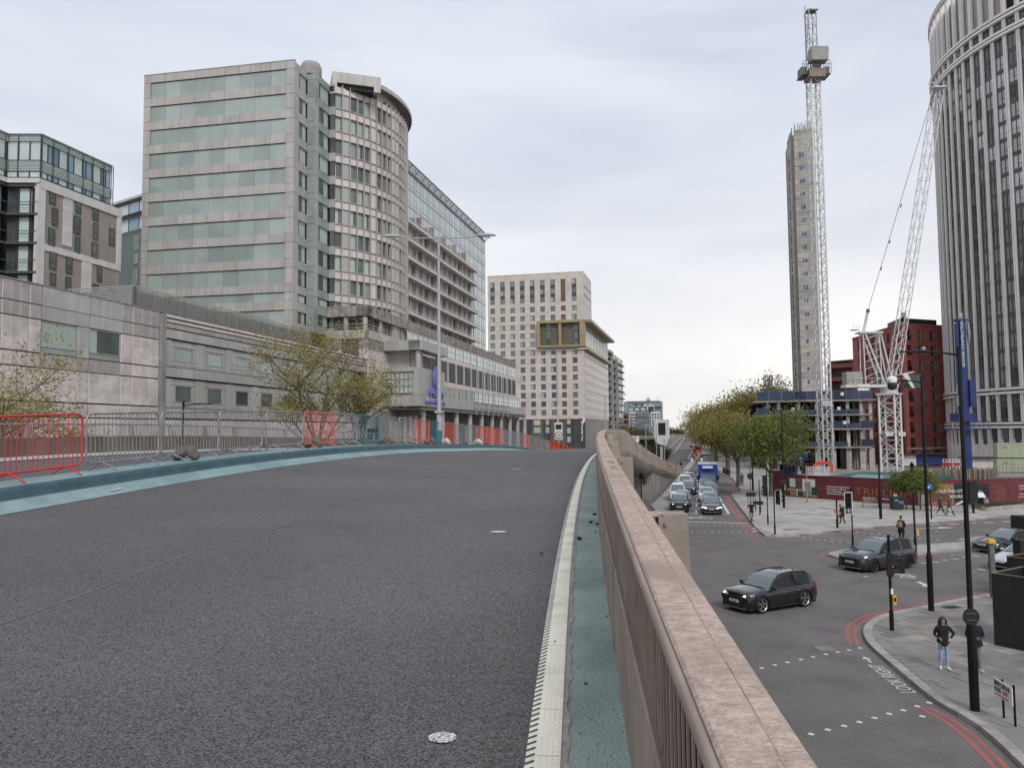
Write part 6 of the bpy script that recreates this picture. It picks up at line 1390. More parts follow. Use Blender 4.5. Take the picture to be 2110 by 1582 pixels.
pic(H0, 1622, 1632, 984, 1020, M_PRG); pic(H0, 1627, 1639, 985, 1003, M_PRM, .016); pic(H0, 1639, 1653, 984, 1022, M_PRBR, .013); pic(H0, 1653, 1680, 986, 1014, M_PRW, .016); pic(H0, 1659, 1671, 992, 1018, M_PRS, .02); pic(H0, 1621, 1653, 1007, 1022, M_PRT, .014); pic(H0, 1650, 1684, 1014, 1024, M_PRS, .017); pic(H0, 1672, 1684, 1003, 1020, M_PRG, .022)
mb = MB(); u_, z_ = h0(1641, 1007); H0.box(mb, u_-1.1, u_+.7, z_-.07, z_, 0, .03, M_PRM); H0.box(mb, u_+.05, u_+.15, .2, z_, 0, .03, M_PRM)
for du in (-1.2, .55): H0.box(mb, u_+du-.35, u_+du+.35, z_-.75, z_-.25, 0, .028, M_PRG)
mb.build('printed_table', hd)
pic(H1, 1894, 1918, 1004, 1041, M_PRBR); pic(H1, 1918, 1966, 997, 1041, M_PRT); pic(H1, 1905, 1962, 1016, 1034, M_PRBR, .018); pic(H1, 1892, 1905, 1010, 1041, M_PRS, .02); pic(H1, 1966, 2039, 997, 1041, M_PRN)
mb = MB()      # glasses and napkin shapes in the navy picture
for pts, m in ((((2006, 1030), (2018, 1008), (2024, 1012), (2032, 1036)), M_PRS), (((1967, 1038), (1990, 1027), (1992, 1030), (1972, 1041)), M_PRW), (((2012, 1018), (2020, 1014), (2020, 1020), (2013, 1022)), M_PRT), (((2026, 1026), (2036, 1026), (2038, 1038), (2028, 1040)), M_PRS)):
 q = [H1.uz(*p) for p in pts]; mb.add([H1.at(u, z, .03) for u, z in q], [tuple(range(len(q)))], m)
mb.build('printed_tableware', hd)
rH = H0.t
def htxt(F, x, y, s, size, m, al='LEFT', sx=1.0, off=0, sp=1.0):
 u, z = F.uz(x, y); txt_fac(F, u, z, .03, s, size, m, 'lettering', hd, depth=.008, font_align=al, sx=sx, offset=off, sp=sp)
htxt(H0, 1762, 1018.5, 'TRILLIUM', 1.12, M_GOLDL, sx=1.25, off=-.012, sp=1.12)
for i, s in enumerate(("Westminster's Tallest Tower,", 'Featuring Over 300 New', 'Luxury Maisonettes,', 'Apartments And Penthouses')): htxt(H0, 1703+.4*i, 1003+4.8*i, s, .235, M_PRW, sx=1.0, off=.006)
htxt(H0, 1778, 1026.3, '020 3869 9315', .25, M_PRW, off=.006); htxt(H0, 1816, 1028.6, 'trilliumlondon.com', .24, M_PRW, off=.006)
htxt(H1, 1918, 1015, 'SAVOUR THE CITY', .42, M_PRW, off=.008); htxt(H1, 1955, 1025.5, 'NOURISH THE SOUL', .42, M_PRW, off=.008)
for i, s in enumerate(('The Views', 'The Food And', 'The Penthouses')): htxt(H2, 2051+i, 1004+5*i, s, .22, M_PRT)
for i, s in enumerate(('WESTMINSTER', 'LIVING', 'Tallest Tower', 'By The Park')): htxt(H2, 2099, 1003+(6*i if i < 2 else 4+6*i), s, .26, M_PRW)
mb = MB();
for F, x0, x1, y in ((H0, 1685, 1701, 1004.6), (H0, 1872, 1888, 1015.5), (H1, 1926, 1960, 1017), (H2, 2043, 2058, 1015)):
 u0, z = F.uz(x0, y); u1, _ = F.uz(x1, y); F.box(mb, u0, u1, z, z+.03, 0, .014, M_PRT)
u, z = H2.uz(2055, 1035)
for k in range(4): H2.box(mb, u+.3*k, u+.3*k+.03, z+.2*k, z+1.2+.2*k, 0, .014, M_PRT)
for k in range(3): H2.box(mb, u, u+1.2, z+.4*k, z+.4*k+.03, 0, .014, M_PRT)
mb.build('gold_lines', hd)
# things on the site seen over the hoarding
M_TARP = mat('green_sheet_roof', (.12, .26, .22), (.17, .33, .28), rough=.5, scale=.5); M_TARPD = mat('dark_green_sheet_roof', (.03, .075, .085), (.05, .10, .11), rough=.6, scale=.4)
rf = thing('site_shelter', 'low green sheeted shelter roof just behind the maroon hoarding', 'shelter', tuple(H0.at(12, 0, -6)))
mb = MB(); q = [P(1672, 984.3, 91), P(1774, 971.5, 103), P(1862, 972.5, 100), P(1868, 993.5, 83)]
mb.add([tuple(v) for v in q]+[(v.x, v.y, v.z-.15) for v in q], [(0, 1, 2, 3), (7, 6, 5, 4), (0, 3, 7, 4), (0, 4, 5, 1), (2, 6, 7, 3), (1, 5, 6, 2)], M_TARPD)
q = [P(1746, 986, 87.5), P(1768, 978.5, 93), P(1850, 981.5, 91), P(1858, 992.8, 83.6)]; mb.add([tuple(v+Vector((0, 0, .10))) for v in q], [(0, 1, 2, 3)], M_TARP)
for k in range(4): v = q[0].lerp(q[3], k/3); mb.beam((v.x, v.y+3, 0), (v.x, v.y+3, v.z), .1, .1, M_GALV)
mb.build('roof_sheets', rf)
sk = thing('blue_skip_lorry', 'blue skip lorry with dark wheels parked on the site behind the hoarding', 'lorry', tuple(G(1648, 968, 0)))
v = P(1648, 945, 112); x0, y0 = v.x, v.y; mb = MB(); zt_, zb_ = P(1648, 930, 112).z, P(1648, 950, 112).z
mb.hexa([(x0-1.1, y0, zb_), (x0+1.1, y0, zb_), (x0+1.0, y0+4, zb_), (x0-1.0, y0+4, zb_), (x0-1.25, y0-.2, zt_), (x0+1.25, y0-.2, zt_), (x0+1.1, y0+4.4, zt_), (x0-1.1, y0+4.4, zt_)], M_RIG)
for k in (-.9, -.3, .3, .9): mb.box((x0+k, y0-.2, (zt_+zb_)/2), (.08, .12, zt_-zb_), M_RIG)
mb.build('skip', sk); mb = MB(); mb.box((x0, y0+1.5, zb_-.45), (1.9, 5, .5), M_BLACKM); mb.box((x0, y0+4.8, 1.6), (2.2, 1.6, 2.2), M_RIG)
for sx in (-1, 1):
 for dy in (0.4, 1.7, 4.6): mb.tube([(x0+sx*.75, y0+dy, .5+zb_-1.5), (x0+sx*1.1, y0+dy, .5+zb_-1.5)], .5, M_BLACKM, 12)
mb.build('chassis', sk); mb = MB(); mb.box((x0+.0, y0-.3, zt_-.9), (.3, .05, .42), M_WPNT); mb.build('notice_sheet', sk)
ex = thing('excavator', 'red excavator arm bent over pale railings beside the white crane mast', 'excavator', tuple(G(1695, 975, 0)))
M_EXR = mat('excavator_orange_red', (.60, .07, .03), (.5, .06, .03), rough=.4, scale=2); mb = MB(); Ye = 108
pt_ = lambda x, y: P(x, y, Ye)
for a, b, w in (((1676, 963), (1684, 954), .35), ((1684, 954), (1694, 951.5), .45), ((1694, 951.5), (1709, 954), .42), ((1709, 954), (1713.5, 958), .38), ((1713.5, 957), (1712, 972), .3)): mb.beam(pt_(*a), pt_(*b), .35, w, M_EXR, up=(0, 1, 0))
mb.tube([pt_(1686, 956), pt_(1700, 955)], .08, M_GALV, 6); mb.build('arm', ex); mb = MB(); v = pt_(1672, 968); mb.box((v.x, v.y+1, 1.2), (2.4, 2.6, 1.0), M_CW); mb.box((v.x-.3, v.y+.6, 2.2), (1.3, 1.3, 1.2), M_GLASSD); mb.box((v.x, v.y+1, .5), (2.8, 3, .7), M_BLACKM); mb.build('machine_body', ex)
rl_ = thing('site_railings', 'pale steel guard railings on the site beneath the excavator arm', 'railing', tuple(P(1690, 972, 100)))
mb = MB()
for k in range(14): a = P(1662+k*3.6, 962, 100); mb.beam((a.x, a.y, 1.2), (a.x, a.y, a.z), .06, .06, M_WPNT)
for y in (962, 967.5, 973): mb.beam(P(1660, y, 100), P(1711, y, 100), .06, .06, M_WPNT)
mb.build('rails', rl_)
M_CAB = mat('pale_green_cabin', (.34, .38, .255), (.38, .42, .29), rough=.5, scale=.6, streak=.12)
for k, lab in enumerate(('upper pale green site cabin stacked on its twin at the right edge', 'lower pale green site cabin carrying its twin at the right edge')):
 cb = thing('site_cabin', lab, 'site cabin', tuple(P(2090, 985, 118)), group='stacked green site cabins')
 a, b = P(2054, 913 + (32 if k else 0), 118), P(2150, 945+(30 if k else 0), 116); Fc = Fac((a.x, a.y), q=(b.x, b.y)); zt_ = a.z; zb_ = P(2056, 944.5+(30 if k else 0), 118).z; Lc = 12
 mb = MB(); Fc.box(mb, 0, Lc, zb_+.05, zt_, -2.6, 0, M_CAB)
 for q in range(40): Fc.box(mb, q*.3, q*.3+.15, zb_+.2, zt_-.15, 0, .025, M_CAB)
 Fc.box(mb, -.03, Lc, zt_-.12, zt_+.02, -2.6, .05, M_CAB); Fc.box(mb, -.03, Lc, zb_+.0, zb_+.15, -2.6, .05, M_CHAR); mb.build('cabin_body', cb)
 mb = MB(); u = Fc.u(2085, 930); Fc.box(mb, u, u+.9, zb_+.15, zt_-.25, .02, .05, M_CAB); Fc.box(mb, u+.75, u+.82, zb_+1.0, zb_+1.1, .05, .09, M_FRAME); mb.build('door', cb)
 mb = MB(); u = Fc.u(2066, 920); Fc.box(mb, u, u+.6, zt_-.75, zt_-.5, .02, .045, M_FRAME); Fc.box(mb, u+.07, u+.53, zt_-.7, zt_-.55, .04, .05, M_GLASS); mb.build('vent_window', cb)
for lab, x0, x1, y0, y1, Y, m, nm in (('long blue shipping container below the red apartment building', 1888, 1946, 936, 951, 135, M_RIG, 'shipping_container'), ('white and grey generator container left of the long blue one', 1862, 1888, 938, 953, 134, M_CW, 'shipping_container'), ('grey site office box under the dark roof beside the cabins', 1996, 2055, 944, 965, 130, M_CLADL, 'site_office')):
 o = thing(nm, lab, 'container' if 'cont' in nm else 'site office', (P(x0, y1, Y).x+3, Y, 0)); a, b = P(x0, y0, Y), P(x1, y1, Y); mb = MB(); mb.prism([(a.x, Y), (b.x, Y), (b.x, Y+2.5), (a.x, Y+2.5)], max(.1, b.z-.5), a.z, m)
 n = int((b.x-a.x)/.5)
 for q in range(n): mb.box((a.x+.25+q*.5, Y-.03, (a.z+b.z)/2), (.2, .06, (a.z-b.z)*.85), m)
 mb.build('box_body', o)
 mb = MB(); mb.box(((a.x+b.x)/2, Y+1, a.z+.1), ((b.x-a.x)+.5, 3.4, .12), M_CHAR); mb.build('roof_sheet', o)
M_PILE = mat('rusty_sheet_piles', (.19, .14, .115), (.28, .24, .21), rough=.8, scale=2.5, rnd=.2)
sp_ = thing('sheet_piles', 'row of brown steel sheet piles standing behind the hoarding left and right of the rig', 'sheet piling', tuple(P(1990, 985, 100)))
rr = random.Random(5)
for i in range(76):
 x = 1926+i*1.72; a = P(x, 975, 100+rr.uniform(-.5, .5)); h = P(x, 966+rr.uniform(-3, 3), 100).z
 def pile(b): b.hexa([(x_, y_, z) for z in (0, 1) for x_, y_ in ((-.045, -.05), (.045, -.05), (.045, .05), (-.045, .05))], M_PILE)
 o = place('pile', sp_, 'pile', pile, Matrix.Translation((a.x, a.y, .1)) @ Matrix.Diagonal((1, 1, h, 1)))
mf = thing('mesh_fence', 'galvanised mesh fencing and scaffold tubes below the green cabins', 'fence', tuple(P(2080, 985, 96)))
mb = MB()
for k in range(16): a = P(2052+k*8, 990, 96); mb.beam((a.x, a.y, .3), (a.x, a.y, P(2060, 955, 96).z), .05, .05, M_GALV)
for y in (957, 965, 973, 982): mb.beam(P(2050, y, 96), P(2180, y-2, 96), .05, .05, M_GALV)
for k in range(8): mb.beam(P(2056+k*14, 988, 96), P(2068+k*14, 966, 96), .04, .04, M_GALV)
mb.build('tubes', mf, kind='stuff')
gs = thing('green_site_box', 'dark green panelled box against the hoarding left of the piling rig', 'site box', tuple(P(1945, 990, 84)))
a, b = P(1924, 980, 84), P(1963, 990, 84); mb = MB()
for i in range(5): x = a.x+(b.x-a.x)*i/5; mb.box((x+(b.x-a.x)/10, 84, a.z-1.5), ((b.x-a.x)/5-.03, .8, 3.0), M_TARPD)
mb.build('panels', gs)
pp = thing('scaffold_rack', 'white scaffold frames and red barriers stacked behind the little green tree', 'scaffold', tuple(P(1965, 960, 110)))
mb = MB()
for i in range(9):
 a = P(1944+i*6.5, 958, 110); mb.beam((a.x, a.y, 2), (a.x, a.y, P(1950, 946, 110).z), .07, .07, M_WPNT)
for y in (946, 951, 957): mb.beam(P(1942, y, 110), P(2000, y+1.5, 110), .06, .06, M_WPNT)
mb.build('frames', pp); mb = MB()
for x in (1946, 1957, 1972): a = P(x, 956, 108); mb.box((a.x, a.y, a.z), (.7, .3, .4), M_RED)
mb.build('red_blocks', pp)
# street lamps and signs
def lamp(name, label, base, h, arm=(-1.3, .0), z0=.12, thick=1.0, group='black street lamps', collar=True, lantern='flat', m=M_BLACK):
 t = thing(name, label, 'street lamp', (base.x, base.y, z0), group=group); x, y = base.x, base.y
 mb = MB(); k = thick; mb.lathe([(.125*k, 0), (.125*k, 2.3), (.105*k, 2.4), (.075*k, 2.5), (.068*k, 5), (.05*k, h)], (x, y, z0), m, 14); mb.build('pole', t)
 mb = MB(); mb.box((x-.0, y-.125*k, z0+1.2), (.12, .02, .5), m); mb.build('access_door', t)
 ax = Vector((arm[0], arm[1], 0)); L = ax.length; ax.normalize(); top = Vector((x, y, z0+h-.15))
 mb = MB(); mb.tube([top, top+ax*L*.55+Vector((0, 0, .06)), top+ax*L+Vector((0, 0, .08))], [.035, .028, .025], m, 8); mb.tube([top-Vector((0, 0, .1)), top+Vector((0, 0, .25))], .06, m, 10); mb.build('arm', t)
 n = Vector((-ax.y, ax.x, 0)); c = top+ax*(L+.1)+Vector((0, 0, .08)); mb = MB()
 vs = []; prof = [(-.25, .05, .03), (-.1, .13, .05), (.25, .15, .045), (.62, .09, .02), (.75, .02, .01)]
 for s, w, hh in prof: vs += [c+ax*s+n*w, c+ax*s+n*w*.6+Vector((0, 0, hh)), c+ax*s-n*w*.6+Vector((0, 0, hh)), c+ax*s-n*w, c+ax*s-Vector((0, 0, .02))]
 mb.add(vs, [(i*5+j, i*5+(j+1) % 5, (i+1)*5+(j+1) % 5, (i+1)*5+j) for i in range(4) for j in range(5)]+[(0, 1, 2, 3, 4), (24, 23, 22, 21, 20)], m, True)
 mb.build('lantern', t)
 mb = MB(); mb.lathe([(.05, 0), (.06, .03), (.045, .09), (.01, .11)], tuple(c+Vector((0, 0, .045))), M_GALV, 8); mb.build('photocell', t)
 return t
L1 = lamp('street_lamp', 'nearest tall black street lamp with round sign back, beside the two waiting people', G(2009, 1462, .12), 10.1, arm=(-1.0, -.15), thick=1.0)
lp2 = G(1919, 1258, .12); L2 = lamp('street_lamp', 'tall black street lamp with camera dome, second from the right edge', lp2, 10.0, arm=(-.75, -.1), thick=.95)
lp3 = G(1615.5, 1045.5, .12); lamp('street_lamp', 'black street lamp with round sign back in front of the building site gate picture', lp3, 10.2, arm=(-.9, .2))
lamp('street_lamp', 'black street lamp on the plaza between bench and litter bin', G(1815, 1068.7, .12), 10.2, arm=(-1.2, .2))
lamp('street_lamp', 'slender black street lamp beside the tree where a couple stands', G(1551.5, 1010.5, .12), 9.0, arm=(-.9, .2))
mb = MB(); c = Vector((lp2.x-1.35, lp2.y-.1, 10.1)); mb.lathe([(.05, -.45), (.17, -.40), (.20, -.25), (.20, -.12)], tuple(c), M_GLASSD, 14); mb.lathe([(.21, -.12), (.22, .05), (.14, .14), (.03, .17)], tuple(c), M_WPNT, 14); mb.build('camera_dome', L2)
def sign_back(px, py, zc, r, name, label, pole=None, parent=None, Y=None):
 pass
b1 = G(2009, 1462, .12); mb = MB(); c = P(2001, 1270, b1.y-.13); mb.disc(c, (0, 1, 0), .235, .02, M_BLACKM, 24); mb.box((c.x+.0, c.y-.025, c.z+.09), (.30, .03, .03), M_FRAME); mb.box((c.x, c.y-.025, c.z-.09), (.30, .03, .03), M_FRAME); mb.build('sign_disc', L1)
mb = MB(); c = P(1614, 992.6, lp3.y-.15);
l3 = [o for o in COL.objects if o.name == 'street_lamp.002'][0]; mb.disc(c, (0, 1, 0), .30, .02, M_BLACKM, 20); mb.build('sign_disc', l3)
def pole_thing(name, label, cat, base, h, r=.045, z0=.12, group=None, m=M_BLACK):
 t = thing(name, label, cat, (base.x, base.y, z0), group=group); mb = MB(); mb.lathe([(r*1.5, 0), (r*1.5, .7), (r, .8), (r, h)], (base.x, base.y, z0), m, 12); mb.build('pole', t); return t
M_LENS = mat('traffic_lens_dark', (.02, .02, .02), rough=.2); M_LRED = mat('traffic_lens_red_lit', (.6, .02, .01), emit=(1, .04, .02, 4)); M_SILV = mat('retroreflective_white_border', (.72, .73, .74), rough=.4)
def signal_head(t, c, face, border=False, lit=None, n=3, sc=1.0, arrow=False, side=None):
 """three-lamp signal head; face = direction it looks"""
 f = Vector(face).normalized(); s = Vector((f.y, -f.x, 0)); c = Vector(c); mb = MB(); H = .30*n*sc
 P8 = lambda a, b, z: c+s*a*sc+f*b*sc+Vector((0, 0, z*sc))
 mb.hexa([P8(a, b, z) for z in (-H/2/sc, H/2/sc) for a, b in ((-.15, -.12), (.15, -.12), (.15, .08), (-.15, .08))], M_BLACKM)
 for k in range(n):
  z = H/2/sc-.15-.30*k; cc = P8(0, .09, z); mb.tube([cc, cc+f*.02], .10*sc, M_LRED if lit == k else M_LENS, 14)
  hood = [P8(.125*math.cos(t_), .08, z+.125*math.sin(t_)) for t_ in np.linspace(-.3, math.pi+.3, 9)]; h2 = [P8(.115*math.cos(t_), .30, z+.02+.115*math.sin(t_)) for t_ in np.linspace(-.1, math.pi+.1, 9)]
  mb.add(hood+h2, [(i, i+1, 10+i, 9+i) for i in range(8)], M_BLACKM)
 mb.build('signal_head', t)
 if border:
  mb = MB(); mb.hexa([P8(a, b, z) for z in (-H/2/sc-.10-(.34 if arrow else 0), H/2/sc+.10) for a, b in ((-.24, -.02), (.24, -.02), (.24, .02), (-.24, .02))], M_BLACKM)
  z0, z1 = -H/2/sc-.10-(.34 if arrow else 0), H/2/sc+.10
  for a0, a1, b0, b1 in ((-.24, .24, z1-.045, z1), (-.24, .24, z0, z0+.045), (-.24, -.195, z0, z1), (.195, .24, z0, z1)): mb.hexa([P8(a, b, z) for z in (b0, b1) for a, b in ((a0, -.025), (a1, -.025), (a1, .032), (a0, .032))], M_SILV)
  if arrow:
   zc = -H/2/sc-.19; ring = [P8(.14*math.cos(q), .05, zc+.14*math.sin(q)) for q in np.linspace(0, 2*math.pi, 17)]; mb.tube(ring, .012, M_SILV, 5, cap=False)
   mb.beam(P8(0, .05, zc-.10), P8(0, .05, zc+.04), .04*sc, .02, M_SILV); mb.add([P8(-.07, .055, zc+.01), P8(.07, .055, zc+.01), P8(0, .055, zc+.10)], [(0, 1, 2)], M_SILV)
  mb.build('backing_board', t)
tl = pole_thing('traffic_light', 'traffic light with white bordered board and blue arrow disc behind the dark grey car', 'traffic light', G(1757.5, 1124.5, .12), 3.9, group='traffic lights at the junction')
b = G(1757.5, 1124.5, .12); c = P(1748, 1031, b.y-.05); signal_head(tl, c, (-.35, -1, 0), True, arrow=True, sc=1.05)
b = G(1838, 1298.5, .12); tl = pole_thing('traffic_light', 'nearest traffic light showing red, in front of the dark grey car', 'traffic light', b, 3.7, r=.055, group='traffic lights at the junction')
c = P(1834, 1163, b.y-.02); signal_head(tl, c, (.95, -.3, 0), False, lit=1, sc=1.0); c2_ = P(1861, 1160, b.y+.25); signal_head(tl, (c2_.x-.12, c2_.y, c2_.z-.1), (.3, 1, 0), False, n=2, sc=.95)
mb = MB(); c = P(1843, 1236, b.y-.1); mb.box((c.x, c.y, c.z), (.13, .10, .34), M_YEL); mb.box((c.x, c.y-.055, c.z+.03), (.08, .02, .16), M_BLACKM); mb.build('push_button', tl)
mb = MB(); c = P(1838, 1218, b.y-.1); mb.box((c.x, c.y, c.z), (.09, .03, .22), M_WPNT); mb.build('notice', tl)
b = G(1597, 1100.6, .12); tl = pole_thing('traffic_light', 'traffic light on the plaza corner with head turned to the right', 'traffic light', b, 4.2, group='traffic lights at the junction'); c = P(1604, 1024, b.y); signal_head(tl, (c.x, c.y, c.z), (1, .4, 0), True, sc=1.05)
b = G(1582.5, 1079.5, .12); tl = pole_thing('traffic_light', 'tall dark traffic light with stacked heads left of the plaza tree', 'traffic light', b, 4.6, group='traffic lights at the junction'); c = P(1576, 993, b.y); signal_head(tl, c, (.2, 1, 0), False, sc=1.25); c = P(1576, 1012, b.y); signal_head(tl, (c.x, c.y, c.z), (-.8, .6, 0), False, sc=.9)
for (x, y, h, lab, side, bx) in ((1725.5, 1086.8, 2.35, 'black push button post on the plaza with yellow box on its left', -1, 1052), (1886.5, 1132, 3.2, 'black push button post on the island with yellow box on its right', 1, 1097)):
 b = G(x, y, .12); t = pole_thing('push_button_post', lab, 'crossing post', b, h, r=.06, group='push button posts'); c = P(x+side*4, bx, b.y-.02); mb = MB(); mb.box((c.x, c.y, c.z), (.13, .10, .36), M_YEL if side > 0 else M_PRT); mb.build('push_button', t)
b = G(1545.7+1.5, 1042, .12); t = pole_thing('no_entry_sign', 'dark back of a round road sign on a black pole near the tree', 'road sign', b, 3.9, r=.03); c = P(1545.7, 981, b.y-.05); mb = MB(); mb.disc(c, (0, 1, 0), .33, .02, M_BLACKM, 20); mb.build('sign_disc', t)
for (x0, x1, y0, y1, yb, lab) in ((1537, 1557, 1014.6, 1022.6, 1040, 'dark direction sign back on two thin posts behind the scooter rider'), (1553, 1572.5, 1032, 1039.5, 1055, 'dark direction sign back on thin posts beside the scooter rider')):
 b = G((x0+x1)/2, yb, .12); t = thing('direction_sign', lab, 'road sign', (b.x, b.y, .12), group='direction sign backs'); a, c = P(x0, y0, b.y), P(x1, y1, b.y); mb = MB(); mb.box(((a.x+c.x)/2, b.y, (a.z+c.z)/2), (c.x-a.x, .04, a.z-c.z), M_BLACKM); mb.build('sign_panel', t)
 for f in (.22, .75): mb = MB(); x = a.x+(c.x-a.x)*f; mb.tube([(x, b.y+.05, .12), (x, b.y+.05, a.z+.35)], .03, M_BLACK, 8); mb.build('post', t)
for (x, y, yt, lab) in ((1663.5, 1034.5, 962, 'thin brown pole standing before the printed table picture'), (1566, 1060, 990, 'thin black pole between the dark sign backs and the signals')):
 b = G(x, y, .12); t = pole_thing('sign_pole', lab, 'pole', b, P(x, yt, b.y).z, r=.04 if x < 1600 else .05, m=M_BLACK if x < 1600 else M_BOARD)
b = G(1882.5, 1050, .12); t = pole_thing('heritage_lamp', 'small black lantern lamp post in front of the little green tree', 'street lamp', b, P(1878, 965, b.y).z-.1, r=.07)
mb = MB(); z = P(1878, 965, b.y).z; mb.lathe([(.05, 0), (.2, .35), (.22, .4), (.05, .62), (.02, .7)], (b.x, b.y, z), M_BLACK, 8); mb.build('lantern', t)
b = G(1919.5, 1069, .12); t = pole_thing('blue_arrow_sign', 'round blue arrow sign on a black post in front of the red bicycle', 'road sign', b, P(1914, 990, b.y).z, r=.04); c = P(1914.5, 1002, b.y-.06); mb = MB(); mb.disc(c, (.3, 1, 0), .27, .02, mat('sign_blue', (.02, .13, .50), rough=.4), 22); mb.build('sign_disc', t)
mb = MB(); mb.beam((c.x+.12, c.y-.03, c.z+.12), (c.x-.08, c.y-.03, c.z-.08), .05, .01, M_WPNT, up=(0, 1, 0)); mb.add([(c.x-.15, c.y-.035, c.z-.15), (c.x+.02, c.y-.035, c.z-.13), (c.x-.13, c.y-.035, c.z+.02)], [(0, 1, 2)], M_WPNT); mb.build('arrow', t)
bo = []
for i, (x, y) in enumerate(((1490.5, 974.5), (1493.5, 976.5), (1496.5, 978), (1499.7, 979.5), (1503, 981))):
 b = G(x, y, .12); t = thing('bollard', ['first', 'second', 'third', 'fourth', 'fifth'][i]+' bollard from the blue lorry in the row on the far pavement', 'bollard', (b.x, b.y, .12), group='row of black bollards'); mb = MB(); mb.lathe([(.12, 0), (.12, .9), (.10, 1.0), (.12, 1.05), (.05, 1.15)], (b.x, b.y, .12), M_BLACK, 10); mb.build('post', t)
M_PANEL = mat('name_sign_enamel', (.74, .75, .75), rough=.35); M_RTXT = mat('red_sign_letter', (.50, .02, .03), rough=.5); M_KTXT = mat('black_letter', (.015, .015, .015), rough=.5)
ns = thing('street_name_sign', 'white street name sign on two black posts at the bottom right', 'street sign', tuple(G(2080, 1490, .12)), group=None)
g0, g1 = G(2068.8, 1478.5, .12), G(2092.5, 1495.5, .12);
F_ = Fac(tuple(g0.xy), q=tuple(g1.xy)); Lp = (g1-g0).length; zt_, zb_ = F_.z(2072, 1402), F_.z(2072, 1440)
ul, ur = F_.u(2053, 1420), F_.u(2090.5, 1435); mb = MB(); zl_, zh_ = F_.z(2055, 1430), F_.z(2053, 1394.5); F_.box(mb, ul, ur, zl_, zh_, .04, .06, M_PANEL); mb.build('sign_panel', ns)
for g_, yt in ((g0, 1397), (g1, 1410)): mb = MB(); mb.tube([(g_.x, g_.y, .12), (g_.x, g_.y, F_.z(2062 if g_ is g0 else 2087, yt))], .03, M_BLACK, 10); mb.build('post', ns)
hz = zh_-zl_; cu = (ul+ur)/2; wS = abs(ur-ul)
txt_fac(F_, ul+.03*wS if F_.t.cross(Vector((0, 0, 1))).dot(F_.n) > 0 else ur, zh_-hz*.36, .063, 'MARYLEBONE', hz*.36, M_KTXT, 'lettering', ns, depth=.004, font_align='LEFT', sx=.95*wS/(hz*.36*6.95), offset=.004)
txt_fac(F_, ul+.03*wS, zh_-hz*.70, .063, 'ROAD', hz*.36, M_KTXT, 'lettering', ns, depth=.004, font_align='LEFT', sx=.95*wS/(hz*.36*6.95), offset=.004)
txt_fac(F_, ul+.50*wS, zh_-hz*.70, .063, 'NW1', hz*.36, M_RTXT, 'lettering', ns, depth=.004, font_align='LEFT', sx=.95*wS/(hz*.36*6.95), offset=.004)
txt_fac(F_, ul+.08*wS, zl_+hz*.07, .063, 'CITY OF WESTMINSTER', hz*.13, M_RTXT, 'lettering', ns, depth=.004, font_align='LEFT', sx=1.1, offset=.001)
M_BLKH = mat('black_painted_ply', (.014, .015, .015), (.02, .021, .02), rough=.55, scale=2, bump=.05)
M_PLYT = mat('weathered_ply_top', (.13, .105, .075), (.20, .165, .12), rough=.9, scale=3)
A = G(2050, 1328, .12); B = G(2110, 1341, .12); dAB = (B-A).normalized(); A2 = G(2043, 1228, .12)
dep = Vector((-dAB.y, dAB.x, 0)); hb = P(2043, 1180, A.y).z-.12
en = thing('black_site_enclosure', 'large open topped black plywood enclosure at the right edge of the near pavement', 'enclosure', tuple(A+dAB*1.5))
def encl(o, A, dA, dn, L, D, z0, h, th=.06):
 mb = MB(); n = int(L/1.22)+1
 def w(p, q, name):
  n_ = max(1, round((q-p).length/1.22)); t = (q-p)/n_; s = Vector((-t.y, t.x, 0)).normalized()*th/2
  for i in range(n_): a, b_ = p+t*i+t*.003, p+t*(i+1)-t*.003; mb = MB(); mb.hexa([(v+Vector((0, 0, z))) for z in (z0-.12, z0-.12+h) for v in (a-s, b_-s, b_+s, a+s)], M_BLKH); mb.build('ply_panel', o)
  mb = MB(); mb.hexa([(v+Vector((0, 0, z))) for z in (z0-.12+h, z0-.12+h+.02) for v in (p-s*1.5, q-s*1.5, q+s*1.5, p+s*1.5)], M_PLYT); mb.hexa([(v+Vector((0, 0, z))) for z in (z0-.12+.16, z0-.12+.24) for v in (p-s*1.6, q-s*1.6, q+s*1.6, p+s*1.6)], M_BLKH); mb.build('edge_strip', o)
 w(A, A+dA*L, 'f'); w(A+dn*.04, A+dn*D, 's'); w(A+dn*D, A+dn*D+dA*L, 'b')
 mb = MB(); q = [A+dn*.1, A+dA*L+dn*.1, A+dA*L+dn*(D-.1), A+dn*(D-.1)]; mb.add([v+Vector((0, 0, z0+h*.55)) for v in q], [(0, 1, 2, 3)], M_PLYT); mb.build('deck', o)
encl(en, A, dAB, dep, 4.5, 2.2, .12, hb)
A_ = G(2074, 1178, .0); A_ = P(2074.5, 1146, 37); A_.z = .12
en2 = thing('black_site_enclosure', 'lower black plywood enclosure behind the large one, in front of the silver car', 'enclosure', (A_.x, A_.y, .12))
encl(en2, A_, dAB, dep, 4.0, 2.0, .12, P(2074.5, 1146, A_.y).z-.12)
en3 = thing('black_utility_box', 'tall black cabinet at the right edge beside the silver car', 'cabinet', tuple(P(2105, 1140, 38.5).xy)+(.12,)); v = P(2094, 1112, 38.5); mb = MB(); mb.box((v.x+.35, 38.5, v.z/2), (.7, .6, v.z), M_BLKH); mb.build('cabinet', en3)
en4 = thing('black_site_hoarding', 'black box edge high at the right margin behind the black saloon', 'enclosure', tuple(P(2105, 1080, 52).xy)+(0,)); v = P(2096, 1063, 54); mb = MB(); mb.box((v.x+2, 54, v.z/2), (4, 1.5, v.z), M_BLKH); mb.build('ply_panel', en4)
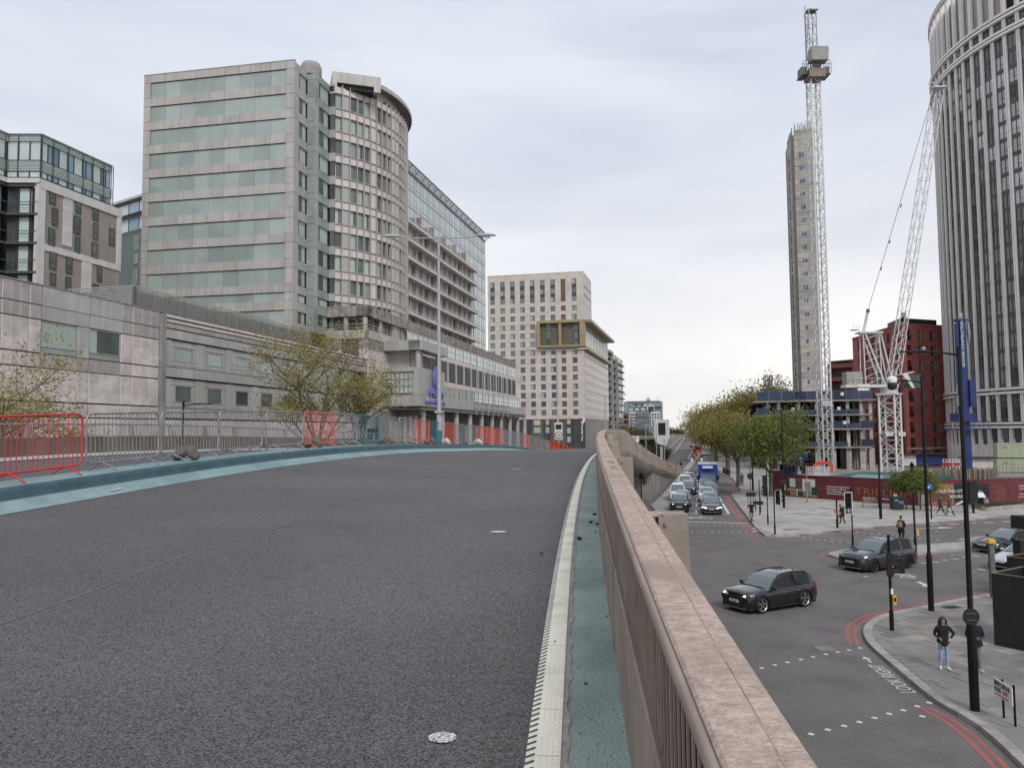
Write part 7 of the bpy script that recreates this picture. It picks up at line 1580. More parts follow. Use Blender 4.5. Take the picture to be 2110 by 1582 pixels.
tt = G(2042, 1232, .12); to = thing('bus_totem', 'slim grey totem with a yellow cap beside the black enclosure', 'totem', tuple(tt)); zt_ = P(2046, 1112, tt.y).z
mb = MB(); mb.box((tt.x+.02, tt.y, (zt_+.12)/2), (.06, .12, zt_-.2), M_FRAME); mb.box((tt.x+.17, tt.y+.02, zt_-.95), (.20, .05, 1.5), mat('smoky_panel', (.10, .10, .10), (.20, .20, .19), rough=.3, scale=3)); mb.build('post', to)
mb = MB(); mb.box((tt.x+.13, tt.y, zt_-.06), (.32, .18, .17), M_YEL); mb.build('yellow_cap', to)
M_WOOD = mat('bench_wood', (.23, .15, .10), (.32, .22, .155), rough=.7, scale=5, stretch=(1, 1, 8), rnd=.1)
g0, g1 = G(1776, 1045.5, .12), G(1813, 1046.5, .12); bn = thing('bench', 'wooden plaza bench with black legs in front of the gold lettering', 'bench', tuple(g0.lerp(g1, .5))); t = (g1-g0).normalized(); n = Vector((-t.y, t.x, 0)); L = (g1-g0).length
for k in range(4): mb = MB(); mb.beam(g0+n*(.0+k*.12)+Vector((0, 0, .45)), g1+n*(.0+k*.12)+Vector((0, 0, .45)), .10, .04, M_WOOD); mb.build('seat_slat', bn)
for k in range(3): mb = MB(); mb.beam(g0+n*.5+Vector((0, 0, .58+k*.12)), g1+n*.5+Vector((0, 0, .58+k*.12)), .04, .09, M_WOOD); mb.build('back_slat', bn)
for f in (.06, .94):
 for q in (0.03, .45): mb = MB(); p = g0.lerp(g1, f)+n*q; mb.beam(p, p+Vector((0, 0, .45 if q < .1 else .9)), .05, .05, M_BLACK); mb.build('leg', bn)
g = G(1848, 1050, .12); lb = thing('litter_bin', 'square black litter bin with coloured stickers and a white bag on top', 'litter bin', tuple(g)); g1 = G(1860.5, 1048.5, .12); wB = (G(1860, 1050, .12)-G(1835.5, 1049, .12)).length
cB = G(1848, 1049.5, .12); mb = MB(); mb.box((cB.x, cB.y, .12+.62), (wB*.96, .8, 1.1), mat('dark_green_bin', (.02, .035, .035), rough=.45), -.05); mb.box((cB.x, cB.y, 1.32), (wB, .86, .08), M_TARPD, -.05); mb.build('bin_body', lb)
mb = MB()
for i, (dx, dz, m_) in enumerate(((-.5, .85, M_SIGN), (-.3, .85, M_YEL), (-.12, .86, mat('sticker_blue', (.05, .30, .60), rough=.5)), (.35, .72, mat('sticker_blue', (0, 0, 0))), (.35, .55, M_SIGN))): mb.box((cB.x+dx*wB*.7, cB.y-.42, .2+dz), (.14 if dx < 0 else .5, .02, .13), m_)
mb.build('sticker', lb); mb = MB(); mb.lathe([(.05, 0), (.22, .08), (.18, .2), (.04, .26)], (cB.x-.1, cB.y, 1.36), M_WPNT, 9); mb.build('bag', lb)
g = G(1931, 1053, .12); bk = thing('red_bicycle', 'red hire bicycle parked before the tan food picture', 'bicycle', tuple(g)); w = .34
cA, cB_ = G(1916, 1052, .12)+Vector((0, .3, w)), G(1947, 1052.5, .12)+Vector((0, .3, w)); t = (cB_-cA); Lb = t.length; t.normalize(); cB_ = cA+t*1.5 if Lb > 1.7 else cB_
for c in (cA, cB_):
 mb = MB(); mb.tube([c+t*w*math.cos(q)+Vector((0, 0, w*math.sin(q))) for q in np.linspace(0, 2*math.pi, 21)], .028, M_BLACK, 6, cap=False)
 for q in np.linspace(0, math.pi, 7)[:-1]: mb.tube([c+(t*math.cos(q)+Vector((0, 0, math.sin(q))))*w, c-(t*math.cos(q)+Vector((0, 0, math.sin(q))))*w], .006, M_GALV, 3)
 mb.build('wheel', bk)
mb = MB(); s_ = cA+t*.95+Vector((0, 0, .5)); h_ = cA+t*.25+Vector((0, 0, .55)); p_ = cA+t*.72
for a, b in ((cA, h_), (h_, p_), (p_, s_), (p_, cB_), (cB_, s_), (h_, s_-Vector((0, 0, .15)))): mb.tube([a, b], .03, M_RED, 7)
mb.tube([h_, h_+Vector((0, 0, .15)), h_+Vector((0, .2, .2))], .018, M_BLACK, 6); mb.box(tuple(cB_+Vector((0, 0, .45))), (.45, .2, .14), M_RED); mb.box(tuple(s_+Vector((0, 0, .1))), (.25, .14, .06), M_BLACK); mb.build('frame', bk)
g = G(2022, 1047, .12); lc = thing('lectern_sign', 'slanted pale information board on a black stand before the navy picture', 'information board', tuple(g)); mb = MB(); mb.box((g.x, g.y, .75), (.5, .08, 1.25), M_BLACK); mb.build('stand', lc); mb = MB(); q = [Vector((g.x-.95, g.y-.4, 1.25)), Vector((g.x+.25, g.y-.4, 1.25)), Vector((g.x+.45, g.y+.35, 1.62)), Vector((g.x-.7, g.y+.35, 1.62))]; mb.add(q+[v-Vector((0, 0, .05)) for v in q], MB.BF, M_WPNT); mb.build('board', lc)
dk_ = P(2004, 1012, 72); bb = thing('dark_signal_box', 'upright dark signal head behind the nearest lamp by the navy picture', 'traffic light', (dk_.x, 72, .12)); mb = MB(); mb.box((dk_.x, 72, P(2004, 1014, 72).z), (.75, .4, P(2004, 993, 72).z-P(2004, 1038, 72).z), M_BLACKM); mb.box((dk_.x, 72, 1), (.15, .15, 2), M_BLACK); mb.build('signal_head', bb)
pw = [G(x, y, .12) for x, y in ((2000, 1043), (2032, 1053), (2110, 1046), (2250, 1036))]; pl = thing('planter_wall', 'low stone planter wall with grass at the foot of the hoarding on the right', 'planter', tuple(pw[1]))
for a, b in zip(pw, pw[1:]):
 n_ = max(1, round((b-a).length/1.6))
 for i in range(n_): p, q = a.lerp(b, i/n_+.002), a.lerp(b, (i+1)/n_-.002); s = Vector((-(b-a).y, (b-a).x, 0)).normalized()*.35; mb = MB(); mb.hexa([v+Vector((0, 0, z)) for z in (0, .34) for v in (p, q, q+s, p+s)], M_KERB); mb.build('coping_stone', pl)
M_GRASS = mat('grass_ground', (.055, .075, .03), (.085, .10, .045), rough=.95, scale=6)
mb = MB(); mb.add([pw[1]+Vector((.3, .35, .28)), pw[2]+Vector((0, .35, .28)), pw[3]+Vector((0, .35, .28)), G(2250, 1031, .4)+Vector((0, 0, 0)), G(2041, 1041, .4)], [(0, 1, 2, 3, 4)], M_GRASS)
rr = random.Random(2)
for i in range(2600):
 f = rr.random(); a = pw[1].lerp(pw[2], f)+Vector((.3, .4+rr.random()*2.2, .28)); h = rr.uniform(.1, .3); q = rr.uniform(0, 6.3); mb.add([a, a+Vector((.03*math.cos(q), .03*math.sin(q), 0)), a+Vector((rr.uniform(-.08, .08), rr.uniform(-.05, .05), h))], [(0, 1, 2)], M_GRASS)
mb.build('grass', pl, kind='stuff')
# double armed lamp standards on the flyover
M_LENSG = mat('lamp_glass_pale', (.55, .55, .53), rough=.25)
def double_lamp(Y, label, h=9.75, arm=2.6, d0=.02, sc=1.0):
 p = iz(.02, 0)(Y); t = thing('double_street_lamp', label, 'street lamp', tuple(p), group='double armed lamps along the flyover')
 mb = MB(); mb.lathe([(.13, 0), (.13, 1.5), (.10, 1.62), (.085, 5), (.06, h)], tuple(p), M_GPOLE, 12); mb.build('pole', t)
 for s in (-1, 1):
  mb = MB(); top = p+Vector((0, 0, h-.05)); pts = [top, top+Vector((s*arm*.5, 0, .02)), top+Vector((s*(arm-.6), 0, .10))]; mb.tube(pts, .032, M_GPOLE, 7); mb.build('arm', t)
  c = top+Vector((s*(arm-.15), 0, .12)); mb = MB(); vs = []
  for q, w, hh in ((-.5, .05, .05), (-.3, .12, .11), (.1, .16, .13), (.42, .10, .07), (.52, .02, .02)):
   for a in range(6): an_ = math.pi*a/5; vs.append(c+Vector((s*q, w*math.cos(an_), hh*math.sin(an_)-.01)))
  mb.add(vs, [(i*6+j, i*6+j+1, i*6+6+j+1, i*6+6+j) for i in range(4) for j in range(5)], M_GPOLE, True)
  mb.add([c+Vector((s*q, w_, -.05 if abs(w_) < .05 else -.01)) for q, ww_ in ((-.3, .12), (.1, .16), (.45, .08)) for w_ in (-ww_, 0, ww_)], [(0, 1, 4, 3), (1, 2, 5, 4), (3, 4, 7, 6), (4, 5, 8, 7)], M_LENSG); mb.build('lantern', t)
 return t
def lampY(px): return min(np.arange(20, 148, .1), key=lambda Y: abs(proj(iz(.02, 0)(Y))[0]-px))
Y1, Y2, Y3 = lampY(905), lampY(1150), lampY(1249)
hh_ = lambda px, py, Y: P(px, py, Y).z-iz(.02, 0)(Y).z
dl1 = double_lamp(Y1, 'nearest double armed grey lamp on the central island of the flyover', h=hh_(904, 490, iz(.02, 0)(Y1).y), arm=2.55)
double_lamp(Y2, 'second double armed grey lamp, in front of the stone hotel', h=hh_(1150, 724, iz(.02, 0)(Y2).y)); double_lamp(Y3, 'third double armed lamp, at the edge of the dark balcony block', h=hh_(1249, 817, iz(.02, 0)(Y3).y))
p = iz(.02, 0)(Y1); mb = MB(); mb.box((p.x, p.y-.12, p.z+.35), (.26, .3, .66), M_TEALB); mb.box((p.x, p.y, p.z+1.6), (.42, .42, .1), M_GPOLE); mb.build('base_box', dl1)
sp2 = iz(.02, 0)(Y2-.5); st = thing('speed_limit_sign', 'small black and white works sign with 20 disc on the second lamp', 'road sign', tuple(sp2)); c = P(1151, 888, sp2.y-.3); mb = MB(); mb.box((c.x, c.y, c.z), (.75, .04, 1.6), mat('grey_sign_face', (.55, .56, .57), rough=.4)); mb.disc((c.x, c.y-.04, c.z-.38), (0, 1, 0), .33, .02, M_KTXT, 18); mb.disc((c.x, c.y-.055, c.z-.38), (0, 1, 0), .26, .02, M_WPNT, 18); mb.box((c.x, c.y-.04, c.z+.4), (.55, .02, .45), M_KTXT); mb.build('sign_panel', st)
text_mesh('20', .34, M_KTXT, facing((c.x, c.y-.07, c.z-.49), (1, 0, 0), (0, 0, 1)), 'lettering', st, depth=.01, offset=.01)
for (x, yt, lab) in ((378, 830, 'short black street lamp rising behind the third crowd barrier'), (866, 856, 'short black street lamp before the hotel columns')):
 v = P(x, yt, 40 if x < 500 else 88); lamp('led_street_lamp', lab, Vector((v.x, v.y, 0)), v.z, arm=(.7, 0), z0=0, thick=.6, group='black lamps of the lower road')
# crowd barriers on the island
def barrier_mesh(m, L=2.14, H=1.1):
 def f(b):
  r = .021; z0, z1 = .16, H; c = .14; pts = []
  for cx, cz, a0 in ((L/2-c, z1-c, 0), (-L/2+c, z1-c, 1), (-L/2+c, z0+c, 2), (L/2-c, z0+c, 3)):
   for k in range(5): q = (a0+k/4)*math.pi/2; pts.append((cx+c*math.cos(q), 0, cz+c*math.sin(q)))
  pts.append(pts[0]); b.tube(pts, r, m, 7, cap=False)
  n = 18
  for i in range(1, n): x = -L/2+L*i/n; b.tube([(x, 0, z0), (x, 0, z1)], .0085, m, 5, cap=False)
  for x in (-L/2+.42, L/2-.42):
   for s in (-1, 1): b.tube([(x, 0, z0), (x+.02, s*.16, .10), (x+.03, s*.30, .015)], .017, m, 6)
 return f
_pI = [(Y, iz(.0, 0)(Y)) for Y in np.arange(6, 100, .1)]
def island_walk(start_px, n, step):
 k = min(range(len(_pI)), key=lambda i: abs(proj(_pI[i][1])[0]-start_px)); out = [_pI[k][1]]; last = _pI[k][1]
 for Y, p in _pI[k+1:]:
  if (p-last).length >= step: out.append(p); last = p
  if len(out) > n: break
 return out
ends = island_walk(172, 27, 2.2); back_ = [ _pI[max(0, i)][1] for i in [min(range(len(_pI)), key=lambda i: (_pI[i][1]-ends[0]).length)-21]]
seq = [(back_[0]+Vector((.05, 0, 0)), ends[0]-Vector((.02, .1, 0)), 'r', 'nearest bright red crowd barrier, cut by the left edge')]
cols_ = 'ggggrgtggrtrggrrrgggrgggg'
nm = {'g': 'grey steel', 'r': 'coral red', 't': 'teal green'}
MB_ = {'g': M_GALV, 'r': M_REDC, 't': M_TEALB}
cnt = {'g': 0, 'r': 0, 't': 0}; ordn = ['nearest', 'second', 'third', 'fourth', 'fifth', 'sixth', 'seventh', 'eighth', 'ninth', 'tenth', 'eleventh', 'twelfth', 'thirteenth', 'fourteenth', 'fifteenth', 'sixteenth', 'seventeenth']
for i, c in enumerate(cols_):
 if i+1 >= len(ends): break
 seq.append((ends[i], ends[i+1], c, '%s %s crowd barrier, counted from the near end of the row' % (ordn[cnt[c]], nm[c]))); cnt[c] += 1
rr = random.Random(11)
for i, (a, b, c, lab) in enumerate(seq):
 t = (b-a); slope = math.atan2(t.z, t.xy.length); yaw = math.atan2(t.y, t.x)+rr.uniform(-.03, .03)*(1 if i else 0); mid = (a+b)/2
 m = M_RED if i == 0 else MB_[c]
 M = Matrix.Translation(mid+Vector((rr.uniform(-.03, .03), 0, .0))) @ Matrix.Rotation(yaw, 4, 'Z') @ Matrix.Rotation(-slope, 4, 'Y') @ Matrix.Rotation(rr.uniform(-.03, .03), 4, 'X')
 o = thing('crowd_barrier', lab, 'crowd barrier', tuple(mid), group='crowd barriers along the island'); mw_ = wm(o)
 def fr(b, m=m):
  bb = MB(); barrier_mesh(m)(bb); nfr = 21*7
  b.v, b.f, b.mi, b.ms, b.sm = bb.v, bb.f, bb.mi, bb.ms, bb.sm
 place('barrier_frame', o, ('bar', m.name), fr, M)
for i, (x, y, m, lab) in enumerate(((393, 945, M_BAG, 'dark sandbag slung over the foot of the second grey barrier'), (650, 922, M_BAG, 'dark sandbag at the foot of the first coral red barrier'), (797, 916, M_BAG, 'dark sandbag between two grey barriers before the hotel columns'), (888, 915, M_BAG, 'dark sandbag leaning by the teal barrier next to the lamp'), (917, 912, M_BAGW, 'pale sandbag just right of the nearest double lamp'), (985, 915, M_BAGW, 'white sandbag before the run of red barriers'))):
 k = min(_pI, key=lambda q: abs(proj(q[1])[0]-x)); p = k[1]+Vector((0, -.25, 0)); sc = .20; mb = MB(); rr2 = random.Random(i)
 for ox, oz, tilt in ((-.14, 0, .5), (.12, .02, -.4)):
  vs = []; n1, n2 = 7, 9
  for a in range(n1+1):
   for b_ in range(n2):
    th_a = math.pi*a/n1; ph = 2*math.pi*b_/n2; r = 1+rr2.uniform(-.07, .07); v = Vector((sc*.62*(abs(math.sin(th_a))**.7)*math.cos(ph)*r, .12*math.sin(th_a)*math.sin(ph)*r, sc*1.0*math.cos(th_a)*r)); v = Matrix.Rotation(tilt*1.9, 3, 'Y') @ v; vs.append(p+Vector((ox, 0, .15+oz))+v)
  mb.add(vs, [(a*n2+b_, a*n2+(b_+1) % n2, (a+1)*n2+(b_+1) % n2, (a+1)*n2+b_) for a in range(n1) for b_ in range(n2)], m, True)
 o = mb.build('sandbag', loc=tuple(p), label=lab, cat='sandbag', group='sandbags holding the barriers')
def plast(b):
 for z0, z1 in ((.12, .32), (.80, 1.0)): b.hexa([(x, y, z) for z in (z0, z1) for x, y in ((-1.0, -.03), (1.0, -.03), (1.0, .03), (-1.0, .03))], M_ORANGE)
 for i in range(13): x = -1+2*i/12; b.hexa([(x+dx, y, z) for z in (.3, .82) for dx, y in ((-.028, -.02), (.028, -.02), (.028, .02), (-.028, .02))], M_ORANGE)
 for x in (-.7, .7): b.hexa([(x+dx, y, z) for z in (0, .12) for dx, y in ((-.06, -.22), (.06, -.22), (.06, .22), (-.06, .22))], M_BLACKM)
e_ = island_walk(1131, 13, 2.05)
for i, (a, b) in enumerate(zip(e_, e_[1:])):
 mid = (a+b)/2; M = Matrix.Translation(mid+Vector((0, 0, .15))) @ Matrix.Rotation(math.atan2((b-a).y, (b-a).x)+.55, 4, 'Z') @ Matrix.Rotation(rr.uniform(-.06, .06), 4, 'X')
 o = thing('plastic_barrier', '%s orange plastic barrier of the row dipping over the crest' % ordn[i], 'plastic barrier', tuple(mid), group='orange plastic barriers beyond the crest'); place('barrier_panel', o, 'plast', plast, M)
# vehicles
M_TYRE = mat('tyre_rubber', (.014, .014, .014), rough=.75); M_RIM = mat('alloy_rim', (.42, .42, .43), rough=.3, metal=.8); M_RIMD = mat('black_rim', (.03, .03, .032), rough=.35, metal=.4)
M_CGL = mat('car_glass', (.008, .010, .011), rough=.08, spec=.35, rng=0); M_WSC = mat('windscreen_glass', (.095, .125, .13), rough=.05, spec=.9, coat=.8)
M_CHR = mat('car_trim_silver', (.55, .55, .56), rough=.25, metal=.9); M_CBK = mat('car_black_plastic', (.012, .012, .012), rough=.5)
M_HLT = mat('headlight_lens', (.22, .23, .25), rough=.08, spec=.8); M_HLON = mat('headlight_lit', (.9, .9, .9), emit=(1, .97, .92, 3.0)); M_TLT = mat('tail_light_red', (.22, .01, .012), rough=.15, spec=.7)
M_PLT = mat('number_plate_white', (.70, .70, .68), rough=.4); M_PLB = mat('plate_blue', (.03, .08, .42), rough=.4)
def paint(n, c, metal=.35): return mat('car_paint_'+n, c, tuple(min(1, v*1.12) for v in c), rough=.28, metal=metal, coat=1.0, scale=1.5)
PT = dict(black=paint('black', (.010, .010, .011)), grey=paint('grey', (.040, .040, .042)), dgrey=paint('dark_grey', (.012, .012, .013)), silver=paint('silver', (.42, .43, .44)), white=paint('white', (.62, .63, .64), 0), blue=paint('blue', (.04, .075, .13)), lsilver=paint('light_silver', (.55, .56, .57)), sgrey=paint('steel_grey', (.13, .135, .14)))
def lerp_tab(t, x):
 for (a, va), (b, vb) in zip(t, t[1:]):
  if x <= b: k = (x-a)/(b-a) if b > a else 0; k = max(0, min(1, k)); return va+(vb-va)*k
 return t[-1][1]
SH = dict(
 suv=dict(hood=[(0, .70), (.03, .88), (.08, .96), (.25, 1.04), (.30, 1.06)], belt=[(0, .70), (.05, .88), (.25, .97), (.9, 1.04), (1, 1.0)], roof=[(.30, 1.0), (.40, 1.42), (.48, 1.58), (.60, 1.635), (.84, 1.61), (.93, 1.53), (.985, 1.12)], ws=(.27, .46), rg=(.90, .985), rr=.36, H0=1.63),
 est=dict(hood=[(0, .50), (.03, .66), (.08, .78), (.25, .93), (.30, .96)], belt=[(0, .5), (.05, .70), (.25, .88), (.9, .98), (1, .9)], roof=[(.30, .93), (.44, 1.34), (.52, 1.45), (.66, 1.47), (.82, 1.40), (.90, 1.30), (.985, .96)], ws=(.27, .49), rg=(.85, .985), rr=.325, H0=1.47),
 sal=dict(hood=[(0, .48), (.03, .64), (.08, .74), (.25, .88), (.31, .92)], belt=[(0, .48), (.05, .68), (.25, .86), (.9, .93), (1, .85)], roof=[(.31, .90), (.45, 1.33), (.54, 1.43), (.66, 1.44), (.78, 1.32), (.88, 1.02), (.90, .96)], ws=(.28, .50), rg=(.73, .89), rr=.325, H0=1.44),
 van=dict(hood=[(0, .70), (.03, .95), (.07, 1.10), (.17, 1.22), (.20, 1.25)], belt=[(0, .7), (.05, .95), (.17, 1.12), (.9, 1.15), (1, 1.1)], roof=[(.20, 1.22), (.30, 1.75), (.36, 1.92), (.55, 1.95), (.93, 1.92), (.97, 1.85), (.99, 1.2)], ws=(.17, .345), rg=(.955, .985), rr=.33, H0=1.95))
def make_car(name, label, kind, L, Wd, H, pt, loc, heading, rim=M_RIM, plate=None, rails=False, lit=False, grille='wide', cat='car', group=None, detail=True, roof=None):
 """car standing on its wheels; local +y is forward; heading = direction it faces in plan"""
 sh = SH[kind]; rz = math.atan2(-heading[0], heading[1]); t = thing(name, label, cat, (loc.x, loc.y, loc.z), rz, group=group); Mw = wm(t)
 k = H/sh['H0']; hw = Wd/2; T = lambda x, y, z: Mw @ Vector((x, y, z)); yy = lambda f: L/2-f*L
 R = sh['rr']*(1.02 if kind == 'suv' else 1); fa, ra = .185, .80 if kind != 'van' else .79
 bt = PT[pt]
 def zb(f):       # underside with wheel arches
  z = .20*k
  if f < .04: z = .24*k
  if f > .95: z = .30*k
  for w in (fa, ra):
   d = abs(f-w)*L; Ra = R+.055
   if d < Ra: z = max(z, R*.98+math.sqrt(Ra*Ra-d*d)*.98-.02)
  return z
 fs = sorted(set([0, .006, .015, .03, .05, .08, .11] + [fa+math.sin(q)*(R+.056)/L for q in np.linspace(-math.pi/2, math.pi/2, 13)]+[ra+math.sin(q)*(R+.056)/L for q in np.linspace(-math.pi/2, math.pi/2, 13)]+[.27, .31, .36, .42, .48, .54, .6, .66, .91, .94, .965, .985, 1.0]))
 def width(f):
  a = 1.0
  if f < .11: a = .80+.20*math.sin(min(1, f/.11)*math.pi/2)**.8
  if f > .90: a = 1-.10*((f-.90)/.10)**1.6
  return hw*a
 w0 = sh['ws'][0]; body = MB(); rows = []
 for f in fs:
  w = width(f); b = zb(f); bl = lerp_tab(sh['belt'], f)*k; top = lerp_tab(sh['hood'], f)*k if f < w0 else bl+.01
  if kind == 'sal' and f > .88: top = bl+.03
  m = .55*k; m = max(m, b+.03)
  if f > .975: top = min(top, bl)
  sec_ = [(w*.90, b), (w*.985, b+.04), (w*1.0, max(m, b+.05)), (w*.985, max(bl*.80, b+.07)), (w*.955, bl-.01), (w*.90, max(bl+.012, (top+bl)/2)), (w*.55, top+.015), (0, top+.03)]
  rows.append([(x, yy(f), z) for x, z in sec_]+[(-x, yy(f), z) for x, z in sec_[-2::-1]])
 n = len(rows[0]); vs = [T(*p) for r in rows for p in r]
 body.add(vs, [(i*n+j, (i+1)*n+j, (i+1)*n+j+1, i*n+j+1) for i in range(len(rows)-1) for j in range(n-1)], bt, True)
 for e in (0, len(rows)-1):
  r = [T(*p) for p in rows[e]]; body.add(r, [tuple(range(n)) if e else tuple(range(n-1, -1, -1))], bt)
 body.add([T(x, y, z) for z in (.16*k, .34*k) for x, y in ((-hw*.9, yy(.02)), (hw*.9, yy(.02)), (hw*.9, yy(.98)), (-hw*.9, yy(.98)))], MB.BF, M_CBK)
 for s in (-1, 1):
  for w in (fa, ra):   # plastic arch lips
   arc = [T(s*hw*1.003, yy(w)+(R+.06)*math.cos(q), R*.98+(R+.055)*math.sin(q)*.98-.02) for q in np.linspace(-.15, math.pi+.15, 13)]; body.tube(arc, .028, M_CBK if kind == 'suv' else bt, 5)
  if kind == 'suv': body.add([T(s*x, y, z) for z in (.19*k, .30*k) for x, y in ((hw*.93, yy(fa)-R-.05), (hw*1.005, yy(fa)-R-.05), (hw*1.005, yy(ra)+R+.05), (hw*.93, yy(ra)+R+.05))], MB.BF, M_CBK)
 body.build('body', t)
 g = MB(); roof_t = sh['roof']; gf = sorted(set([w0, .5*(w0+sh['ws'][1]), sh['ws'][1]-.04, sh['ws'][1], .535, .55, .62, .695, .715, .78, .82, sh['rg'][0]-.012, sh['rg'][0], .5*sum(sh['rg']), sh['rg'][1]]) | {roof_t[0][0]})
 gf = [f for f in gf if f <= sh['rg'][1]]
 rows = []
 for f in gf:
  bl = lerp_tab(sh['belt'], f)*k-.01; zr = max(bl+.02, lerp_tab(roof_t, f)*k); w = width(f)
  if f <= w0+.001: zr = bl+.025
  wt = hw*.74; q = (zr-bl)/((H-bl) or 1); wx = w*.93+(wt-w*.93)*q
  rows.append([(w*.93, yy(f), bl), (wx+.005, yy(f), zr-.055*q), (wx*.90, yy(f), zr-.008), (wx*.5, yy(f), zr+.006), (0, yy(f), zr+.012)])
 for side in (1, -1):
  for i in range(len(rows)-1):
   f0, f1 = gf[i], gf[i+1]; fm = (f0+f1)/2; a, b = rows[i], rows[i+1]
   pil = (.53 < fm < .552) or (.693 < fm < .718 and kind != 'van') or fm < w0+.0 or fm > sh['rg'][0]-.012
   if kind == 'van' and fm > .55: pil = pil or True if roof == 'panel' else pil
   for j in range(4):
    if j == 0: m = bt if pil and fm > .6 else M_CBK if pil else M_CGL
    elif fm < sh['ws'][1]-.0: m = bt if j == 1 else M_WSC
    elif fm > sh['rg'][0]: m = bt if j == 1 else M_CGL
    else: m = bt
    q = [a[j], b[j], b[j+1], a[j+1]]; q = [T(p[0]*side, p[1], p[2]) for p in q]; g.add(q, [(0, 1, 2, 3)], m, j > 0)
 g.build('cabin', t)
 if rails:
  for s in (-1, 1):
   mb = MB(); mb.tube([T(s*hw*.69, yy(f), lerp_tab(roof_t, f)*k+.012 if 0.47 < f < .84 else lerp_tab(roof_t, f)*k-.0) for f in (.45, .48, .56, .66, .76, .83, .87)], .018, M_CBK, 6); mb.build('roof_rail', t)
 for s in (-1, 1):
  for w in (fa, ra):
   o = MB(); c = lambda d, zz=R: T(s*(hw-.115+d), yy(w), zz); ax = (T(s, 0, 0)-T(0, 0, 0))
   prof = [(-.10, R*.80), (-.10, R*.96), (-.06, R), (.06, R), (.10, R*.96), (.10, R*.74)]
   vs = []; nn = 22
   for d, r in prof:
    for q in range(nn): vs.append(T(s*(hw-.115+d), yy(w)+r*math.cos(2*math.pi*q/nn), R+r*math.sin(2*math.pi*q/nn)))
   o.add(vs, [(i*nn+q, i*nn+(q+1) % nn, (i+1)*nn+(q+1) % nn, (i+1)*nn+q) for i in range(len(prof)-1) for q in range(nn)], M_TYRE, True); o.add(vs[:nn], [tuple(range(nn))], M_TYRE)
   wh_ = o.build('wheel', t)
   r_ = MB(); cc = lambda d, rr_, q: T(s*(hw-.115+d), yy(w)+rr_*math.cos(q), R+rr_*math.sin(q))
   r_.add([cc(.03, R*.72, 2*math.pi*q/nn) for q in range(nn)], [tuple(range(nn))], M_CBK)
   for q in range(nn): a0, a1 = 2*math.pi*q/nn, 2*math.pi*(q+1)/nn; r_.add([cc(.095, R*.74, a0), cc(.095, R*.74, a1), cc(.075, R*.67, a1), cc(.075, R*.67, a0)], [(0, 1, 2, 3)], rim)
   for q in range(5):
    a = 2*math.pi*q/5+.3
    for da in (-.16, .16): r_.add([cc(.09, R*.10, a-.5), cc(.085, R*.70, a+da-.07), cc(.085, R*.70, a+da+.07), cc(.09, R*.10, a+.5)], [(0, 1, 2, 3)], rim)
   r_.build('rim', wh_)
 zh = lerp_tab(sh['belt'], .03)*k
 for s in (-1, 1):
  mb = MB(); q = [(s*hw*.86, yy(.030), zh*.93), (s*hw*.46, yy(-.002), zh*.86), (s*hw*.48, yy(-.004), zh*.98), (s*hw*.80, yy(.022), zh*1.09), (s*hw*.975, yy(.085), zh*1.13), (s*hw*.955, yy(.06), zh*.99)]
  mb.add([T(*p) for p in q]+[T(p[0]*.95, p[1]-.12, p[2]) for p in q], [tuple(range(6)), (0, 6, 7, 1), (1, 7, 8, 2), (2, 8, 9, 3), (3, 9, 10, 4), (4, 10, 11, 5), (5, 11, 6, 0)], M_HLON if lit == 'all' else M_HLT); mb.build('headlight', t)
  if lit: mb = MB(); mb.tube([T(s*hw*.66, yy(.012), zh*1.0), T(s*hw*.66, yy(-.008), zh*1.0)], .032, M_HLON, 8); mb.build('lit_lamp', t)
  mb = MB(); zt = lerp_tab(sh['belt'], .97)*k; mb.add([T(s*hw*x, y, z) for z in (zt*.80, zt*.97) for x, y in ((.55, yy(1.003)), (.93, yy(.985)), (.96, yy(.93)), (.6, yy(.95)))], MB.BF, M_TLT); mb.build('tail_light', t)
  mb = MB(); c = T(s*(hw+.10), yy(sh['ws'][0]+.065), lerp_tab(sh['belt'], .34)*k+.10); a = T(s*hw*.92, yy(sh['ws'][0]+.06), lerp_tab(sh['belt'], .34)*k+.03)
  mb.beam(a, c, .05, .04, M_CBK); vs = [T(s*(hw+dx), yy(sh['ws'][0]+.065)+dy, lerp_tab(sh['belt'], .34)*k+dz) for dz, dw in ((.03, .8), (.10, 1), (.17, .8)) for dx, dy in ((.01, -.05), (.01, .07), (.20*dw, .04), (.20*dw, -.06))]
  mb.add(vs, [(0, 1, 5, 4), (1, 2, 6, 5), (2, 3, 7, 6), (3, 0, 4, 7), (4, 5, 9, 8), (5, 6, 10, 9), (6, 7, 11, 10), (7, 4, 8, 11), (8, 9, 10, 11), (3, 2, 1, 0)], bt, True); mb.build('wing_mirror', t)
  if detail:
   for f in (.50, .685):
    mb = MB(); zq = lerp_tab(sh['belt'], f)*k-.16; mb.add([T(s*hw*x, y, z) for z in (zq, zq+.03) for x, y in ((.985, yy(f)-.1), (1.02, yy(f)-.1), (1.02, yy(f)+.1), (.985, yy(f)+.1))], MB.BF, M_CHR if pt in ('dgrey',) else bt); mb.build('door_handle', t)
    mb = MB()
   for f in (.345, .535, .70):
    pts = [T(s*hw*x, yy(f), z) for x, z in ((1.003, .36*k), (1.004, .55*k), (.992, lerp_tab(sh['belt'], f)*k*.8), (.962, lerp_tab(sh['belt'], f)*k-.01))]; mb = MB(); mb.tube(pts, .006, M_CBK, 4); mb.build('door_gap', t)
 mb = MB(); gz0, gz1 = (.40*k, zh*.93) if grille == 'tall' else (zh*.66, zh*.90)
 gw = .62 if grille != 'slim' else .9
